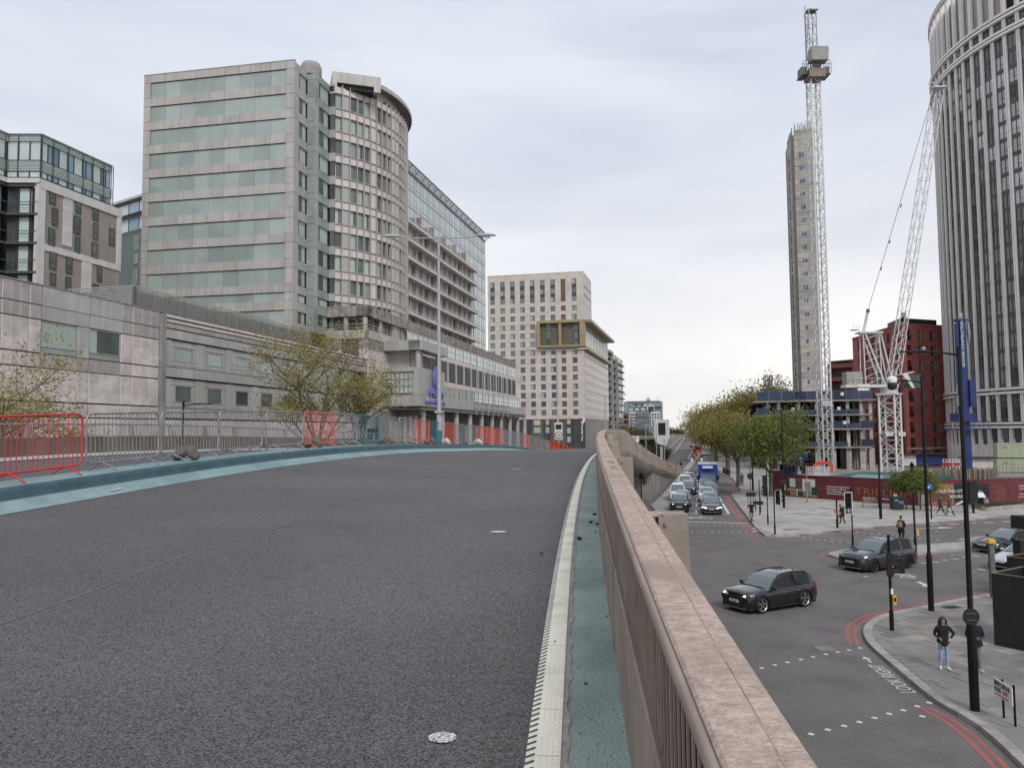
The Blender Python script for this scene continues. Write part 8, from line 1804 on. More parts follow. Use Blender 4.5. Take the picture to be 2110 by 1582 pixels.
 mb.add([T(x, y, z) for z in (gz0, gz1) for x, y in ((-hw*gw, yy(.004)), (hw*gw, yy(.004)), (hw*gw*.9, yy(-.006)), (-hw*gw*.9, yy(-.006)))], MB.BF, M_CBK); mb.build('grille', t)
 mb = MB(); mb.add([T(x, y, z) for z in (.27*k, .45*k) for x, y in ((-hw*.66, yy(.004)), (hw*.66, yy(.004)), (hw*.6, yy(-.006)), (-hw*.6, yy(-.006)))], MB.BF, M_CBK); mb.add([T(x, y, z) for z in (.215*k, .245*k) for x, y in ((-hw*.72, yy(.01)), (hw*.72, yy(.01)), (hw*.6, yy(-.010)), (-hw*.6, yy(-.010)))], MB.BF, M_CHR if pt != 'silver' else M_CBK); mb.build('lower_bumper', t)
 mb = MB(); pz = .47*k if grille != 'tall' else .5*k; mb.add([T(x, y, z) for z in (pz, pz+.115) for x, y in ((-.26, yy(-.004)), (.26, yy(-.004)), (.26, yy(-.012)), (-.26, yy(-.012)))], MB.BF, M_PLT); pl_ = mb.build('number_plate', t)
 if plate: text_mesh(plate, .105, M_KTXT, facing(T(0, yy(-.0125)+.001, pz+.02), T(-1, 0, 0)-T(0, 0, 0), (0, 0, 1)), 'lettering', pl_, depth=.002, offset=.002, sx=1.0)
 mb = MB(); pts = [T(x, yy(sh['ws'][0]-.012), lerp_tab(sh['hood'], sh['ws'][0])*k+.025) for x in (-hw*.8, 0, hw*.8)]; mb.tube(pts, .018, M_CBK, 5); mb.build('wiper', t)
 mb = MB(); mb.tube([T(0, yy(.84), lerp_tab(roof_t, .84)*k), T(0, yy(.86), lerp_tab(roof_t, .84)*k+.06)], .02, M_CBK, 5); mb.build('aerial', t)
 return t
def mid(a, b): return (a+b)/2
wf, wr = G(1572, 1264), G(1662, 1249.5); hd_ = (wf-wr).normalized(); sd = Vector((-hd_.y, hd_.x, 0));
if sd.y < 0: sd = -sd
c = wf+(wr-wf)*.5+sd*(1.82/2-.02)
kia = make_car('parked_car' if 0 else 'car', 'black crossover with silver lower trim turning in the middle of the junction', 'suv', 4.24, 1.83, 1.56, 'dgrey', c, (hd_.x, hd_.y), plate='LR74 BJY', rails=True, lit=True, grille='slim')
wf, wr = G(1802, 1179.5), G(1875, 1170); hd_ = (wf-wr).normalized(); sd = Vector((-hd_.y, hd_.x, 0))
if sd.y < 0: sd = -sd
c = wf+(wr-wf)*.5+sd*(1.9/2)
make_car('car', 'dark grey luxury off-roader beside the traffic island', 'suv', 4.55, 1.93, 1.69, 'grey', c, (hd_.x, hd_.y), rim=M_RIMD, plate='LB68 CYG', rails=False, grille='wide')
def car_at(px, py, head, L, **k):
 h = Vector((head[0], head[1], 0)).normalized(); f = G(px, py); return f-h*(L/2)*1.0, (h.x, h.y)
c, h = car_at(2024, 1139, (-.955, -.30), 4.6); make_car('car', 'black saloon with chrome star grille at the right edge', 'sal', 4.6, 1.81, 1.43, 'black', c, h, plate='LL70 UFC', grille='wide')
c, h = car_at(2062, 1176, (-.93, -.38), 4.6); make_car('car', 'silver white estate with blue plate half hidden by black boxes', 'est', 4.6, 1.79, 1.46, 'lsilver', c, h)
rd = (-.045, -1.0)
def qcar(px, py, label, kind, L, Wd, H, pt, **k):
 f = G(px, py); d = Vector((-f.x*.0-.02, -1, 0)); dv = (G(1434.5, 1058)-G(1437, 985)).normalized(); hh = Vector((dv.x, dv.y, 0)); c = f-hh*L/2
 return make_car('car', label, kind, L, Wd, H, pt, c, (hh.x, hh.y), group='cars queuing at the stop line', **k)
qcar(1400, 1056, 'black off-roader first in the left hand queue by the ramp', 'suv', 4.6, 1.84, 1.66, 'black', plate='LN19 XKR', grille='tall', lit=True)
qcar(1406, 1045, 'dark grey car second in the left hand queue', 'est', 4.3, 1.8, 1.60, 'sgrey', detail=False)
qcar(1396, 1034, 'white people carrier third in the left hand queue', 'van', 4.9, 1.9, 1.9, 'white', detail=False)
qcar(1418.5, 1020, 'dark blue off-roader with pale bonnet glint beside the white people carrier', 'suv', 4.7, 1.9, 1.66, 'blue', lit=True, detail=False)
qcar(1411.5, 1011, 'white van behind the white people carrier', 'van', 4.9, 1.9, 1.95, 'white', detail=False)
qcar(1419.5, 1000, 'silver people carrier last in the left hand queue', 'van', 4.5, 1.85, 1.80, 'silver', detail=False)
qcar(1467, 1061, 'dark grey electric crossover first at the stop line, headlights lit', 'est', 4.65, 1.88, 1.58, 'grey', plate='LD73 FHG', grille='slim', lit='all')
qcar(1463.5, 1046, 'silver hatchback second in the right hand queue', 'est', 4.2, 1.78, 1.50, 'silver', detail=False)
qcar(1456, 1034, 'light grey hatchback third in the right hand queue', 'est', 4.2, 1.78, 1.52, 'lsilver', detail=False)
qcar(1466, 1026, 'steel grey taxi in front of the blue lorry', 'suv', 4.6, 1.8, 1.72, 'sgrey', detail=False)
qcar(1455, 1020, 'pale silver van against the blue lorry cab', 'van', 4.8, 1.85, 1.85, 'lsilver', detail=False)
for x, y, lab, kd, ptn in ((1452, 938, 'white car far up the road beyond the motorcyclist', 'est', 'white'), (1456, 926, 'white van far up the road behind the white car', 'van', 'white'), (1443, 927, 'dark car far up the road near the orange cones', 'est', 'black')):
 f = G(x, y); make_car('car', lab, kd, 4.5, 1.8, 1.5 if kd == 'est' else 2.0, ptn, f, (-.03, -1), group='distant oncoming cars', detail=False)
M_LBL = mat('lorry_blue', (.012, .05, .26), (.016, .06, .30), rough=.35, scale=1, coat=.5); M_LBL2 = mat('lorry_light_blue', (.06, .14, .36), rough=.4); M_LROOF = mat('lorry_roof_grey', (.50, .50, .48), (.42, .42, .40), rough=.6, scale=.8)
f = G(1459.5, 1013); dv = (G(1434.5, 1058)-G(1437, 985)).normalized(); lr = thing('lorry', 'blue box lorry with white cooling unit over its cab, behind the queue', 'lorry', (f.x-dv.x*5, f.y-dv.y*5, 0), math.atan2(-dv.x, dv.y)); Mw = wm(lr); T = lambda x, y, z: Mw @ Vector((x, y, z))
bx = lambda mb, x0, x1, y0, y1, z0, z1, m: mb.hexa([T(x, y, z) for z in (z0, z1) for x, y in ((x0, y0), (x1, y0), (x1, y1), (x0, y1))], m)
mb = MB(); bx(mb, -1.22, 1.22, -5, 3.2, .95, 3.45, M_LBL); bx(mb, -1.22, 1.22, -5, 3.2, 3.45, 3.5, M_LROOF); mb.build('box_body', lr)
mb = MB(); mb.hexa([T(*p) for p in ((-1.08, 3.25, .45), (1.08, 3.25, .45), (1.08, 4.95, .45), (-1.08, 4.95, .45), (-1.0, 3.25, 2.45), (1.0, 3.25, 2.45), (1.0, 4.55, 2.45), (-1.0, 4.55, 2.45))], M_LBL); mb.build('cab', lr)
mb = MB(); mb.hexa([T(*p) for p in ((-.95, 4.80, 1.35), (.95, 4.80, 1.35), (.95, 4.86, 1.33), (-.95, 4.86, 1.33), (-.88, 4.60, 2.15), (.88, 4.60, 2.15), (.88, 4.66, 2.15), (-.88, 4.66, 2.15))], M_WSC); mb.build('windscreen', lr)
mb = MB(); bx(mb, -1.0, 1.0, 4.5, 4.64, 2.2, 2.45, M_LBL2); bx(mb, -.65, .65, 3.2, 3.75, 2.95, 3.25, M_WPNT); bx(mb, -.4, .4, 3.2, 3.8, 2.75, 2.95, M_CBK); mb.build('cooling_unit', lr)
mb = MB(); bx(mb, -.9, .9, 4.93, 5.0, .5, .8, M_CBK); bx(mb, -.26, .26, 4.99, 5.02, .55, .66, M_PLT); mb.build('bumper', lr)
for s in (-1, 1):
 mb = MB(); bx(mb, s*1.2-.0, s*1.42, 4.45, 4.55, 1.5, 2.1, M_CBK); bx(mb, s*1.0, s*1.25, 4.48, 4.52, 1.75, 1.8, M_CBK); mb.build('wing_mirror', lr)
 mb = MB(); bx(mb, s*.7-.18, s*.7+.18, 4.95, 5.02, .85, 1.0, M_HLT); mb.build('headlight', lr)
 for y in (3.9, -3.4): mb = MB(); mb.tube([T(s*.8, y, .48), T(s*1.1, y, .48)], .48, M_TYRE, 16); mb.build('wheel', lr)
for (x, y, w, h_, m, lab, nm, cat_) in ((1436, 931, 2.2, 1.5, M_EXR, 'orange works vehicle parked at the kerb far up the road', 'works_vehicle', 'works vehicle'), (1428, 926, 4.0, 1.3, M_YEL, 'yellow and red works lorry beyond the far barriers', 'works_vehicle', 'works vehicle')):
 g_ = G(x, y); t = thing(nm, lab, cat_, tuple(g_), group='works vehicles by the far ramp'); mb = MB(); mb.box((g_.x, g_.y, h_*.55), (w, 4.5, h_*.6), m); mb.box((g_.x, g_.y-1.5, h_*.95), (w*.85, 1.6, h_*.5), M_CBK); mb.build('vehicle_body', t)
 mb = MB()
 for s in (-1, 1):
  for dy in (-1.5, 1.5): mb.tube([(g_.x+s*w*.35, g_.y+dy, .4), (g_.x+s*w*.5, g_.y+dy, .4)], .4, M_TYRE, 10)
 mb.build('wheels', t)
fe = thing('orange_barrier_line', 'line of orange cones and mesh fence along the kerb where the ramp lands', 'barrier', tuple(G(1432, 948)))
for i in range(16):
 g_ = G(1425+i*1.45, 952-i*1.9); mb = MB(); mb.box((g_.x, g_.y, .5), (.5, 1.6, .8 if i % 3 else 1.0), M_EXR if i % 4 else M_WPNT); mb.build('cone_panel', fe)
mb = MB()
for i in range(12): a = G(1374+i*3.6, 966-i*2.1); mb.beam((a.x, a.y, 0), (a.x, a.y, 1.9), .06, .06, M_GALV)
for z in (.2, 1.0, 1.9): a, b = G(1374, 966), G(1413, 944); mb.beam((a.x, a.y, z), (b.x, b.y, z), .05, .05, M_GALV)
mb.build('mesh_panels', fe)
v = P(1309, 904, 150); t = thing('direction_board', 'white direction board with arrow on a pole beyond the ramp fins', 'road sign', (v.x, v.y, 0)); a, b = P(1301.5, 899, 150), P(1317, 911.5, 150); mb = MB(); mb.box((v.x, 150, (a.z+b.z)/2), (b.x-a.x, .1, a.z-b.z), M_WPNT); mb.build('sign_panel', t); mb = MB(); mb.tube([(a.x-.05, 150.1, 0), (a.x-.05, 150.1, P(1300, 858, 150).z)], .07, M_BLACK, 6); mb.build('post', t)
text_mesh('Paddington', .22, M_KTXT, facing((v.x, 149.93, a.z-.35), (1, 0, 0), (0, 0, 1)), 'lettering', t, depth=.01) if 0 else None
mb = MB(); mb.box((v.x-.1, 149.93, a.z-.22), (1.1, .02, .10), M_KTXT); mb.box((v.x-.15, 149.93, a.z-.42), (1.0, .02, .08), M_KTXT); mb.beam((v.x+.15, 149.93, b.z+.42), (v.x-.1, 149.93, b.z+.18), .08, .02, M_KTXT, up=(0, 1, 0)); mb.build('printed_lines', t)
v = P(1363, 883, 185); t = thing('matrix_sign', 'large grey framed matrix sign with black face over the road', 'road sign', (v.x, v.y, 0)); a, b = P(1353, 869, 185), P(1374.5, 899, 185)
mb = MB(); mb.prism([(a.x-.6, 185), (b.x+.6, 185), (b.x+.6, 186.5), (a.x-.6, 186.5)], b.z-.3, a.z+.5, M_CW); q = lambda x, y: P(x, y, 184.9); mb.hexa([(a.x-.2, 184.9, b.z-1.6), (b.x-.3, 184.9, b.z-2.2), (b.x-.3, 186, b.z-2.2), (a.x-.2, 186, b.z-1.6), (a.x-.5, 184.9, b.z-.3), (b.x+.5, 184.9, b.z-.3), (b.x+.5, 186, b.z-.3), (a.x-.5, 186, b.z-.3)], M_CW); mb.build('housing', t)
mb = MB(); x0, x1 = P(1356.5, 883, 185).x, P(1371, 883, 185).x; mb.box(((x0+x1)/2, 184.85, (P(1363, 871, 185).z+P(1363, 895, 185).z)/2), (x1-x0, .1, P(1363, 871, 185).z-P(1363, 895, 185).z), M_BLACKM); mb.build('sign_face', t)
mb = MB(); mb.box((v.x, 185.7, 4), (.6, .6, 9), M_GPOLE); mb.build('post', t)
for x, yt, yb, lab in ((1330, 874, 925, 'first pale lamp beyond the ramp fins'), (1352, 876, 925, 'second pale lamp, left of the matrix sign'), (1368.5, 903, 936, 'short grey post right of the matrix sign')):
 v = P(x, yt, 170); t = thing('distant_street_lamp', lab, 'street lamp', (v.x, v.y, 0), group='grey lamps beyond the ramp'); mb = MB(); mb.tube([(v.x, v.y, 0), (v.x, v.y, v.z)], .09, M_GPOLE, 6); mb.build('pole', t)
 if yt < 900: mb = MB(); mb.tube([(v.x, v.y, v.z), (v.x-1.7, v.y, v.z+.3)], .05, M_GPOLE, 5); mb.box((v.x-2.0, v.y, v.z+.32), (1.0, .3, .16), M_GPOLE); mb.build('lantern', t)
br = thing('pipe_bridge', 'dark grey footbridge beam crossing behind the direction board', 'bridge', tuple(P(1330, 905, 230))); a, b = P(1288, 899, 230), P(1366, 903, 230); mb = MB(); mb.box(((a.x+b.x)/2, 230, a.z-.3), (b.x-a.x, 2, 1.1), M_BGREY); mb.box(((a.x+b.x)/2, 229, a.z+.9), (b.x-a.x, .05, .06), M_FRAME); mb.box((a.x, 230, a.z/2), (1, 1.5, a.z), M_CONCG); mb.build('beam', br)
v = G(1322, 1040); t = thing('traffic_light', 'traffic light in the dark opening beneath the flyover', 'traffic light', (v.x, v.y, 0), group='traffic lights at the junction'); mb = MB(); mb.tube([(v.x, v.y, 0), (v.x, v.y, 3.2)], .06, M_BLACK, 8); mb.build('pole', t); signal_head(t, (v.x, v.y-.1, 3.2), (.2, -1, 0)); signal_head(t, (v.x+.35, v.y+.1, 2.6), (1, 0, 0))
# people
PEND = []
SKIN = mat('skin', (.42, .27, .20), (.36, .22, .16), rough=.6, scale=20)
def cloth(n, c): return mat('cloth_'+n, c, tuple(v*.72 for v in c), rough=.85, scale=18, bump=.25, bscale=25)
def person(label, loc, face, h=1.72, top=(.02, .02, .02), legs=(.03, .03, .035), shoes=(.03, .03, .03), hair=(.02, .015, .01), pose=None, hairlen=0, bare_legs=False, slim=1.0, name='person', hood=False, long_coat=False, lod=1, group=None, cat='person'):
 p = dict(head=(0, .02, 1.60), neck=(0, 0, 1.45), chest=(0, 0, 1.30), waist=(0, 0, 1.08), hip=(0, 0, .93),
   shL=(.18, 0, 1.40), shR=(-.18, 0, 1.40), elL=(.23, -.03, 1.13), elR=(-.23, -.03, 1.13), haL=(.24, .06, .88), haR=(-.24, .06, .88),
   htL=(.09, 0, .90), htR=(-.09, 0, .90), knL=(.10, .02, .50), knR=(-.10, .02, .50), anL=(.11, 0, .09), anR=(-.11, 0, .09), toL=(.13, .17, .035), toR=(-.13, .17, .035))
 if pose: p.update(pose)
 k = h/1.72; rz = math.atan2(-face[0], face[1]); t = thing(name, label, cat, (loc.x, loc.y, loc.z), rz, group=group)
 w = slim
 R = dict(hip=(.155*w, .11), waist=(.135*w, .10), chest=(.165*w, .115), neck=(.058, .058), shL=(.072, .072), shR=(.072, .072), elL=(.048, .048), elR=(.048, .048), haL=(.032, .028), haR=(.032, .028), htL=(.095*w, .095), htR=(.095*w, .095), knL=(.065, .065), knR=(.065, .065), anL=(.045, .05), anR=(.045, .05), toL=(.042, .03), toR=(.042, .03))
 E = [('hip', 'waist'), ('waist', 'chest'), ('chest', 'neck'), ('neck', 'hb'), ('hb', 'head'), ('chest', 'shL'), ('chest', 'shR'), ('shL', 'elL'), ('shR', 'elR'), ('elL', 'haL'), ('elR', 'haR'), ('hip', 'htL'), ('hip', 'htR'), ('htL', 'knL'), ('htR', 'knR'), ('knL', 'anL'), ('knR', 'anR'), ('anL', 'toL'), ('anR', 'toR')]
 hv, nv = Vector(p['head']), Vector(p['neck']); p['hb'] = tuple(nv.lerp(hv, .45)); R['hb'] = (.062, .075); R['head'] = (.082, .100)
 up = (hv-nv).normalized(); p['top'] = tuple(hv+up*.085); R['top'] = (.066, .082); E.append(('head', 'top'))
 names = list(p.keys()); names.remove('hip'); names = ['hip']+names
 me = bpy.data.meshes.new('body'); me.from_pydata([Vector(p[n])*k for n in names], [(names.index(a), names.index(b)) for a, b in E], [])
 o = bpy.data.objects.new('body', me); COL.objects.link(o); o.parent = t
 m = o.modifiers.new('s', 'SKIN'); m.use_smooth_shade = True; o.modifiers.new('u', 'SUBSURF').levels = 2; o.modifiers['u'].render_levels = 2
 for i, n in enumerate(names): v = me.skin_vertices[0].data[i]; v.radius = (R[n][0]*k, R[n][1]*k); v.use_root = (n == 'hip')
 mats = [SKIN, cloth('%02x%02x%02x' % tuple(int(min(1, c)*255) for c in top), top), cloth('%02x%02x%02x' % tuple(int(min(1, c)*255) for c in legs), legs), cloth('s%02x%02x%02x' % tuple(int(min(1, c)*255) for c in shoes), shoes)]
 reg = {('hip', 'waist'): 1, ('waist', 'chest'): 1, ('chest', 'neck'): 1, ('neck', 'hb'): 0, ('hb', 'head'): 0, ('head', 'top'): 0, ('chest', 'shL'): 1, ('chest', 'shR'): 1, ('shL', 'elL'): 1, ('shR', 'elR'): 1, ('elL', 'haL'): 4, ('elR', 'haR'): 4, ('hip', 'htL'): 2, ('hip', 'htR'): 2, ('htL', 'knL'): 2, ('htR', 'knR'): 2, ('knL', 'anL'): 5, ('knR', 'anR'): 5, ('anL', 'toL'): 3, ('anR', 'toR'): 3}
 segs = [(Vector(p[a])*k, Vector(p[b])*k, reg[(a, b)]) for a, b in E]
 PEND.append((o, mats, segs, bare_legs))
 H = hv*k
 M4 = wm(t); T = lambda v: M4 @ Vector(v)
 hm = mat('hair_%02x%02x' % (int(hair[0]*255), int(hair[1]*255)), hair, tuple(v*1.8 for v in hair), rough=.7, scale=60, bump=.6, bscale=60)
 mb = MB(); rr = random.Random(int(loc.x*100)); vs = []; n1, n2 = 9, 14; fw = Vector((0, 1, 0))
 for a in range(n1+1):
  for b in range(n2):
   th = math.pi*(a/n1)*(.62 if not hairlen else .70); ph = 2*math.pi*b/n2; r = 1+(rr.uniform(-.05, .09) if hairlen > .1 else rr.uniform(-.01, .02)); ext = 1+(hairlen*1.6 if a > 3 and math.sin(ph) < .35 else hairlen*.6)
   x, y = .092*math.sin(th)*math.cos(ph)*ext, .108*math.sin(th)*math.sin(ph)*ext-.014
   z = .055+.105*math.cos(th)-(hairlen*.55*(a/n1)**1.5 if math.sin(ph) < .45 else 0)
   if math.sin(ph) > .45 and a > 4: z = max(z, .075); y = min(y, .088)
   vs.append(T(H+Vector((x*r, y*r, z))*k))
 mb.add(vs, [(a*n2+b, a*n2+(b+1) % n2, (a+1)*n2+(b+1) % n2, (a+1)*n2+b) for a in range(n1) for b in range(n2)], hm, True)
 if hairlen > .1:      # curls
  for i in range(70):
   a = rr.uniform(0, 2*math.pi);
   if math.sin(a) > .5: continue
   z = rr.uniform(-.22, .10); rad = .095+.05*math.sin(max(0, min(1, (.14-z)*3.2))*1.5); c = H+Vector((rad*math.cos(a), rad*math.sin(a)*.9-.02, z))*k; pts = [T(c+Vector((.018*math.cos(q*2.2), .018*math.sin(q*2.2), -.02*q))) for q in range(5)]; mb.tube(pts, .014, hm, 4)
 mb.build('hood' if hood else 'hair', t)
 mb = MB(); EY = mat('eye_dark', (.02, .015, .012), rough=.4); LP_ = mat('lips', (.30, .12, .10), rough=.6)
 if lod:
  mb.hexa([T(H+Vector(v)*k) for v in ((-.012, .092, -.01), (.012, .092, -.01), (.012, .10, -.01), (-.012, .10, -.01), (-.007, .088, .04), (.007, .088, .04), (.006, .10, .04), (-.006, .10, .04))], SKIN) if 0 else None
  mb.add([T(H+Vector(v)*k) for v in ((-.014, .094, -.005), (.014, .094, -.005), (0, .118, .0), (0, .094, .045))], [(0, 2, 3), (2, 1, 3), (0, 1, 2)], SKIN)
  for s in (-1, 1):
   mb.add([T(H+Vector((s*.032+dx, .094, .035+dz))*k) for dx, dz in ((-.014, 0), (0, -.006), (.014, 0), (0, .007))], [(0, 1, 2, 3)], EY); mb.add([T(H+Vector((s*.032+dx, .095, .052+dz))*k) for dx, dz in ((-.018, 0), (.018, 0), (.016, .006), (-.016, .006))], [(0, 1, 2, 3)], hm)
   mb.tube([T(H+Vector((s*.084, .0, -.01))*k), T(H+Vector((s*.090, -.005, .03))*k)], .018*k, SKIN, 6)
  mb.add([T(H+Vector((dx, .093, -.035+dz))*k) for dx, dz in ((-.024, 0), (0, -.009), (.024, 0), (0, .006))], [(0, 1, 2, 3)], LP_); mb.build('face', t)
 for e, hnd, s in (('elL', 'haL', 1), ('elR', 'haR', -1)):
  if not lod: continue
  a, b = Vector(p[e]), Vector(p[hnd]); d = (b-a).normalized(); sd = d.cross(Vector((0, 1, 0)) if abs(d.y) < .8 else Vector((1, 0, 0))).normalized(); nn = sd.cross(d); mb = MB()
  pal = b+d*.045; mb.hexa([T((c_+sd*x+nn*y)*k) for c_ in (b-d*.01, b+d*.085) for x, y in ((-.036, -.013), (.036, -.013), (.036, .013), (-.036, .013))], SKIN)
  for q, (off, ln) in enumerate(((-.028, .060), (-.009, .072), (.010, .068), (.028, .052))):
   r0 = b+d*.08+sd*off; mb.tube([T(r0*k), T((r0+d*ln*.5+nn*.006)*k), T((r0+d*ln*.85+nn*.024)*k)], [.0092*k, .0082*k, .0065*k], SKIN, 5)
  r0 = b+d*.02+sd*.032*s; mb.tube([T(r0*k), T((r0+d*.03+sd*.022*s)*k), T((r0+d*.06+sd*.020*s+nn*.01)*k)], [.011*k, .0095*k, .0075*k], SKIN, 5); mb.build('hand', t)
 return t, T, p, k
def finish_people():
 if not PEND: return
 dg = bpy.context.evaluated_depsgraph_get()
 for o, mats, segs, bare in PEND:
  me = bpy.data.meshes.new_from_object(o.evaluated_get(dg)); o.modifiers.clear(); o.data = me; me.materials.clear()
  for m in mats: me.materials.append(m)
  idx = []
  for f in me.polygons:
   c = f.center; best = (9e9, 0, 0)
   for a, b, r in segs:
    ab = b-a; s = max(0, min(1, (c-a).dot(ab)/ab.length_squared)); d = (c-(a+ab*s)).length
    if d < best[0]: best = (d, r, s)
   r, s = best[1], best[2]
   if r == 4: r = 1 if s < .88 else 0
   if r == 5: r = 3 if s > .93 else (0 if bare else 2)
   if r == 2 and bare and s > .6: r = 0
   idx.append(r)
  me.polygons.foreach_set('material_index', idx); me.polygons.foreach_set('use_smooth', [True]*len(idx)); me.update()
t, T, p, k = person('woman with long curly brown hair, black jacket and pale jeans, elbow out', G(1946, 1379, .12), (-.12, -1), h=1.68, top=(.012, .012, .013), legs=(.30, .40, .56), shoes=(.75, .74, .72), hair=(.045, .025, .016), hairlen=.22, slim=.9,
 pose=dict(elR=(-.36, -.02, 1.18), haR=(-.17, .12, 1.04), elL=(.25, -.08, 1.14), haL=(.16, .13, 1.05), knL=(.10, .03, .5), anL=(.12, -.02, .09), toL=(.15, .13, .035), anR=(-.10, .03, .09), toR=(-.13, .19, .035)))
JB = cloth('black_jacket', (.012, .012, .013)); mb = MB()
def jacket(T, k, m, z0=.84, z1=1.42, w=.20, d=.135, t=None, nm='jacket', flare=.02):
 mb = MB(); vs = []; n = 18; lv = [(z0, w*.93+flare, d*.98+flare), (z0+.06, w*.95+flare, d+flare), ((z0+z1)/2-.05, w*.86, d*.92), (1.25, w*.97, d*1.02), (1.36, w*1.0, d*.98), (1.44, w*.62, d*.80), (1.475, w*.38, d*.62)]
 rr = random.Random(4)
 for z, a, b in lv:
  for q in range(n): th = 2*math.pi*q/n; r = 1+rr.uniform(-.025, .025); vs.append(T(Vector((a*r*math.copysign(abs(math.cos(th))**.85, math.cos(th)), b*r*math.copysign(abs(math.sin(th))**.85, math.sin(th)), z))*k))
 mb.add(vs, [(i*n+q, i*n+(q+1) % n, (i+1)*n+(q+1) % n, (i+1)*n+q) for i in range(len(lv)-1) for q in range(n)], m, True); return mb.build(nm, t)
jacket(T, k, JB, t=t, z0=.90, w=.185); mb = MB(); mb.lathe([(.02, 0), (.09, .02), (.10, .12), (.03, .17)], tuple(T((.02, .17, .80))), JB, 10); mb.build('bag', t)
t, T, p, k = person('man in navy jacket and grey trousers looking at his phone behind the lamp', G(2011.5, 1385, .12), (-.05, -1), h=1.76, top=(.010, .014, .028), legs=(.20, .19, .18), shoes=(.55, .53, .50), hair=(.02, .014, .01),
 pose=dict(head=(0, .06, 1.59), elL=(.27, .0, 1.14), haL=(.07, .27, 1.13), elR=(-.27, .0, 1.14), haR=(-.05, .27, 1.13), knL=(.12, .03, .5), anL=(.15, 0, .09), toL=(.19, .17, .035), anR=(-.13, 0, .09), toR=(-.17, .16, .035)))
jacket(T, k, cloth('navy_jacket', (.010, .014, .028)), t=t, w=.215, d=.145);
ph = thing('phone', 'small dark phone held by the man behind the lamp', 'phone', tuple(T((.0, .36, 1.15)))); mb = MB(); mb.box(tuple(T((0.0, .37, 1.17))), (.07, .012, .14), M_GLASSD); mb.build('phone_body', ph)
g_ = G(1858, 1117, .12); t, T, p, k = person('man in black coat and cap with tan backpack beyond the dark grey car', g_, (.75, .65), h=1.78, top=(.010, .010, .011), legs=(.014, .014, .015), hair=(.008, .008, .008), lod=0, pose=dict(elL=(.25, .03, 1.12), haL=(.20, .16, .98), elR=(-.25, .03, 1.12), haR=(-.20, .16, .98)))
jacket(T, k, JB, t=t, z0=.62, w=.22, d=.15, nm='coat')
bpk = thing('backpack', 'tan backpack on the back of the man in the black coat', 'backpack', tuple(T((0, -.26, 1.0)))); mb = MB(); vs = [T(v) for v in ((-.15, -.15, .98), (.15, -.15, .98), (.15, -.34, 1.0), (-.15, -.34, 1.0), (-.17, -.14, 1.2), (.17, -.14, 1.2), (.17, -.36, 1.2), (-.17, -.36, 1.2), (-.12, -.13, 1.44), (.12, -.13, 1.44), (.12, -.26, 1.42), (-.12, -.26, 1.42))]
mb.add(vs, [(0, 1, 2, 3), (0, 4, 5, 1), (1, 5, 6, 2), (2, 6, 7, 3), (3, 7, 4, 0), (4, 8, 9, 5), (5, 9, 10, 6), (6, 10, 11, 7), (7, 11, 8, 4), (8, 11, 10, 9)], mat('tan_canvas', (.30, .17, .09), (.22, .12, .06), rough=.8, scale=12), True); mb.build('bag_body', bpk)
t, T, p, k = person('stooping person in brown coat with a stick beside the white bordered signal', G(1737, 1079, .12), (-1, -.15), h=1.66, top=(.045, .035, .028), legs=(.015, .014, .013), hair=(.015, .012, .01), lod=0, pose=dict(head=(0, .22, 1.50), neck=(0, .12, 1.40), chest=(0, .08, 1.26), shL=(.17, .08, 1.34), shR=(-.17, .08, 1.34), elL=(.2, .1, 1.08), haL=(.2, .2, .88), elR=(-.2, .1, 1.08), haR=(-.2, .22, .86), knL=(.09, .12, .5), anL=(.1, .16, .09), toL=(.1, .32, .04), anR=(-.1, -.16, .10), toR=(-.1, .0, .04)))
jacket(T, k, cloth('brown_coat', (.045, .035, .028)), t=t, z0=.72, w=.2, d=.15, nm='coat'); mb = MB(); mb.tube([T((-.22, .26, .9)), T((-.25, .45, .0))], .012, M_FRAME, 5); o = mb.build('walking_stick', label='thin stick leaning forward in the hand of the stooping person', cat='stick'); mb = MB(); mb.box(tuple(T((.22, .22, .62))), (.30, .10, .34), M_PRT); mb.build('tote_bag', label='tan tote bag hanging from the hand of the stooping person', cat='bag')
walk = dict(knL=(.09, .18, .50), anL=(.10, .30, .10), toL=(.10, .46, .06), knR=(-.09, -.05, .50), anR=(-.10, -.30, .16), toR=(-.10, -.16, .05), elL=(.22, -.10, 1.14), haL=(.22, -.02, .92), elR=(-.22, .08, 1.12), haR=(-.22, .24, .98))
t, T, p, k = person('walker in slate blue jacket and dark trousers, left of a pair by the hoarding', G(1938, 1060.5, .12), (1, -.1), h=1.72, top=(.06, .07, .095), legs=(.03, .03, .04), shoes=(.5, .5, .5), hair=(.02, .015, .012), pose=walk, lod=0); jacket(T, k, cloth('slate_jacket', (.06, .07, .095)), t=t)
t, T, p, k = person('walker in olive jacket carrying white bags, right of a pair by the hoarding', G(1957, 1062.5, .12), (1, -.15), h=1.72, top=(.10, .09, .06), legs=(.015, .015, .015), hair=(.02, .015, .012), pose=walk, lod=0); jacket(T, k, cloth('olive_jacket', (.10, .09, .06)), t=t)
for v, lab, s in (((-.3, .2, .45), 'white carrier bag hanging from the right hand of the olive walker', .9), ((.3, -.1, .42), 'pale green carrier bag on the near side of the olive walker', .7)):
 c = T(v); mb = MB(); mb.lathe([(.05, 0), (.22*s, .05), (.24*s, .2), (.12*s, .38), (.02, .48)], tuple(c-Vector((0, 0, .1))), M_WPNT if s > .8 else M_TARP if 0 else M_CAB, 9); mb.build('carrier_bag', label=lab, cat='bag', group='carrier bags')
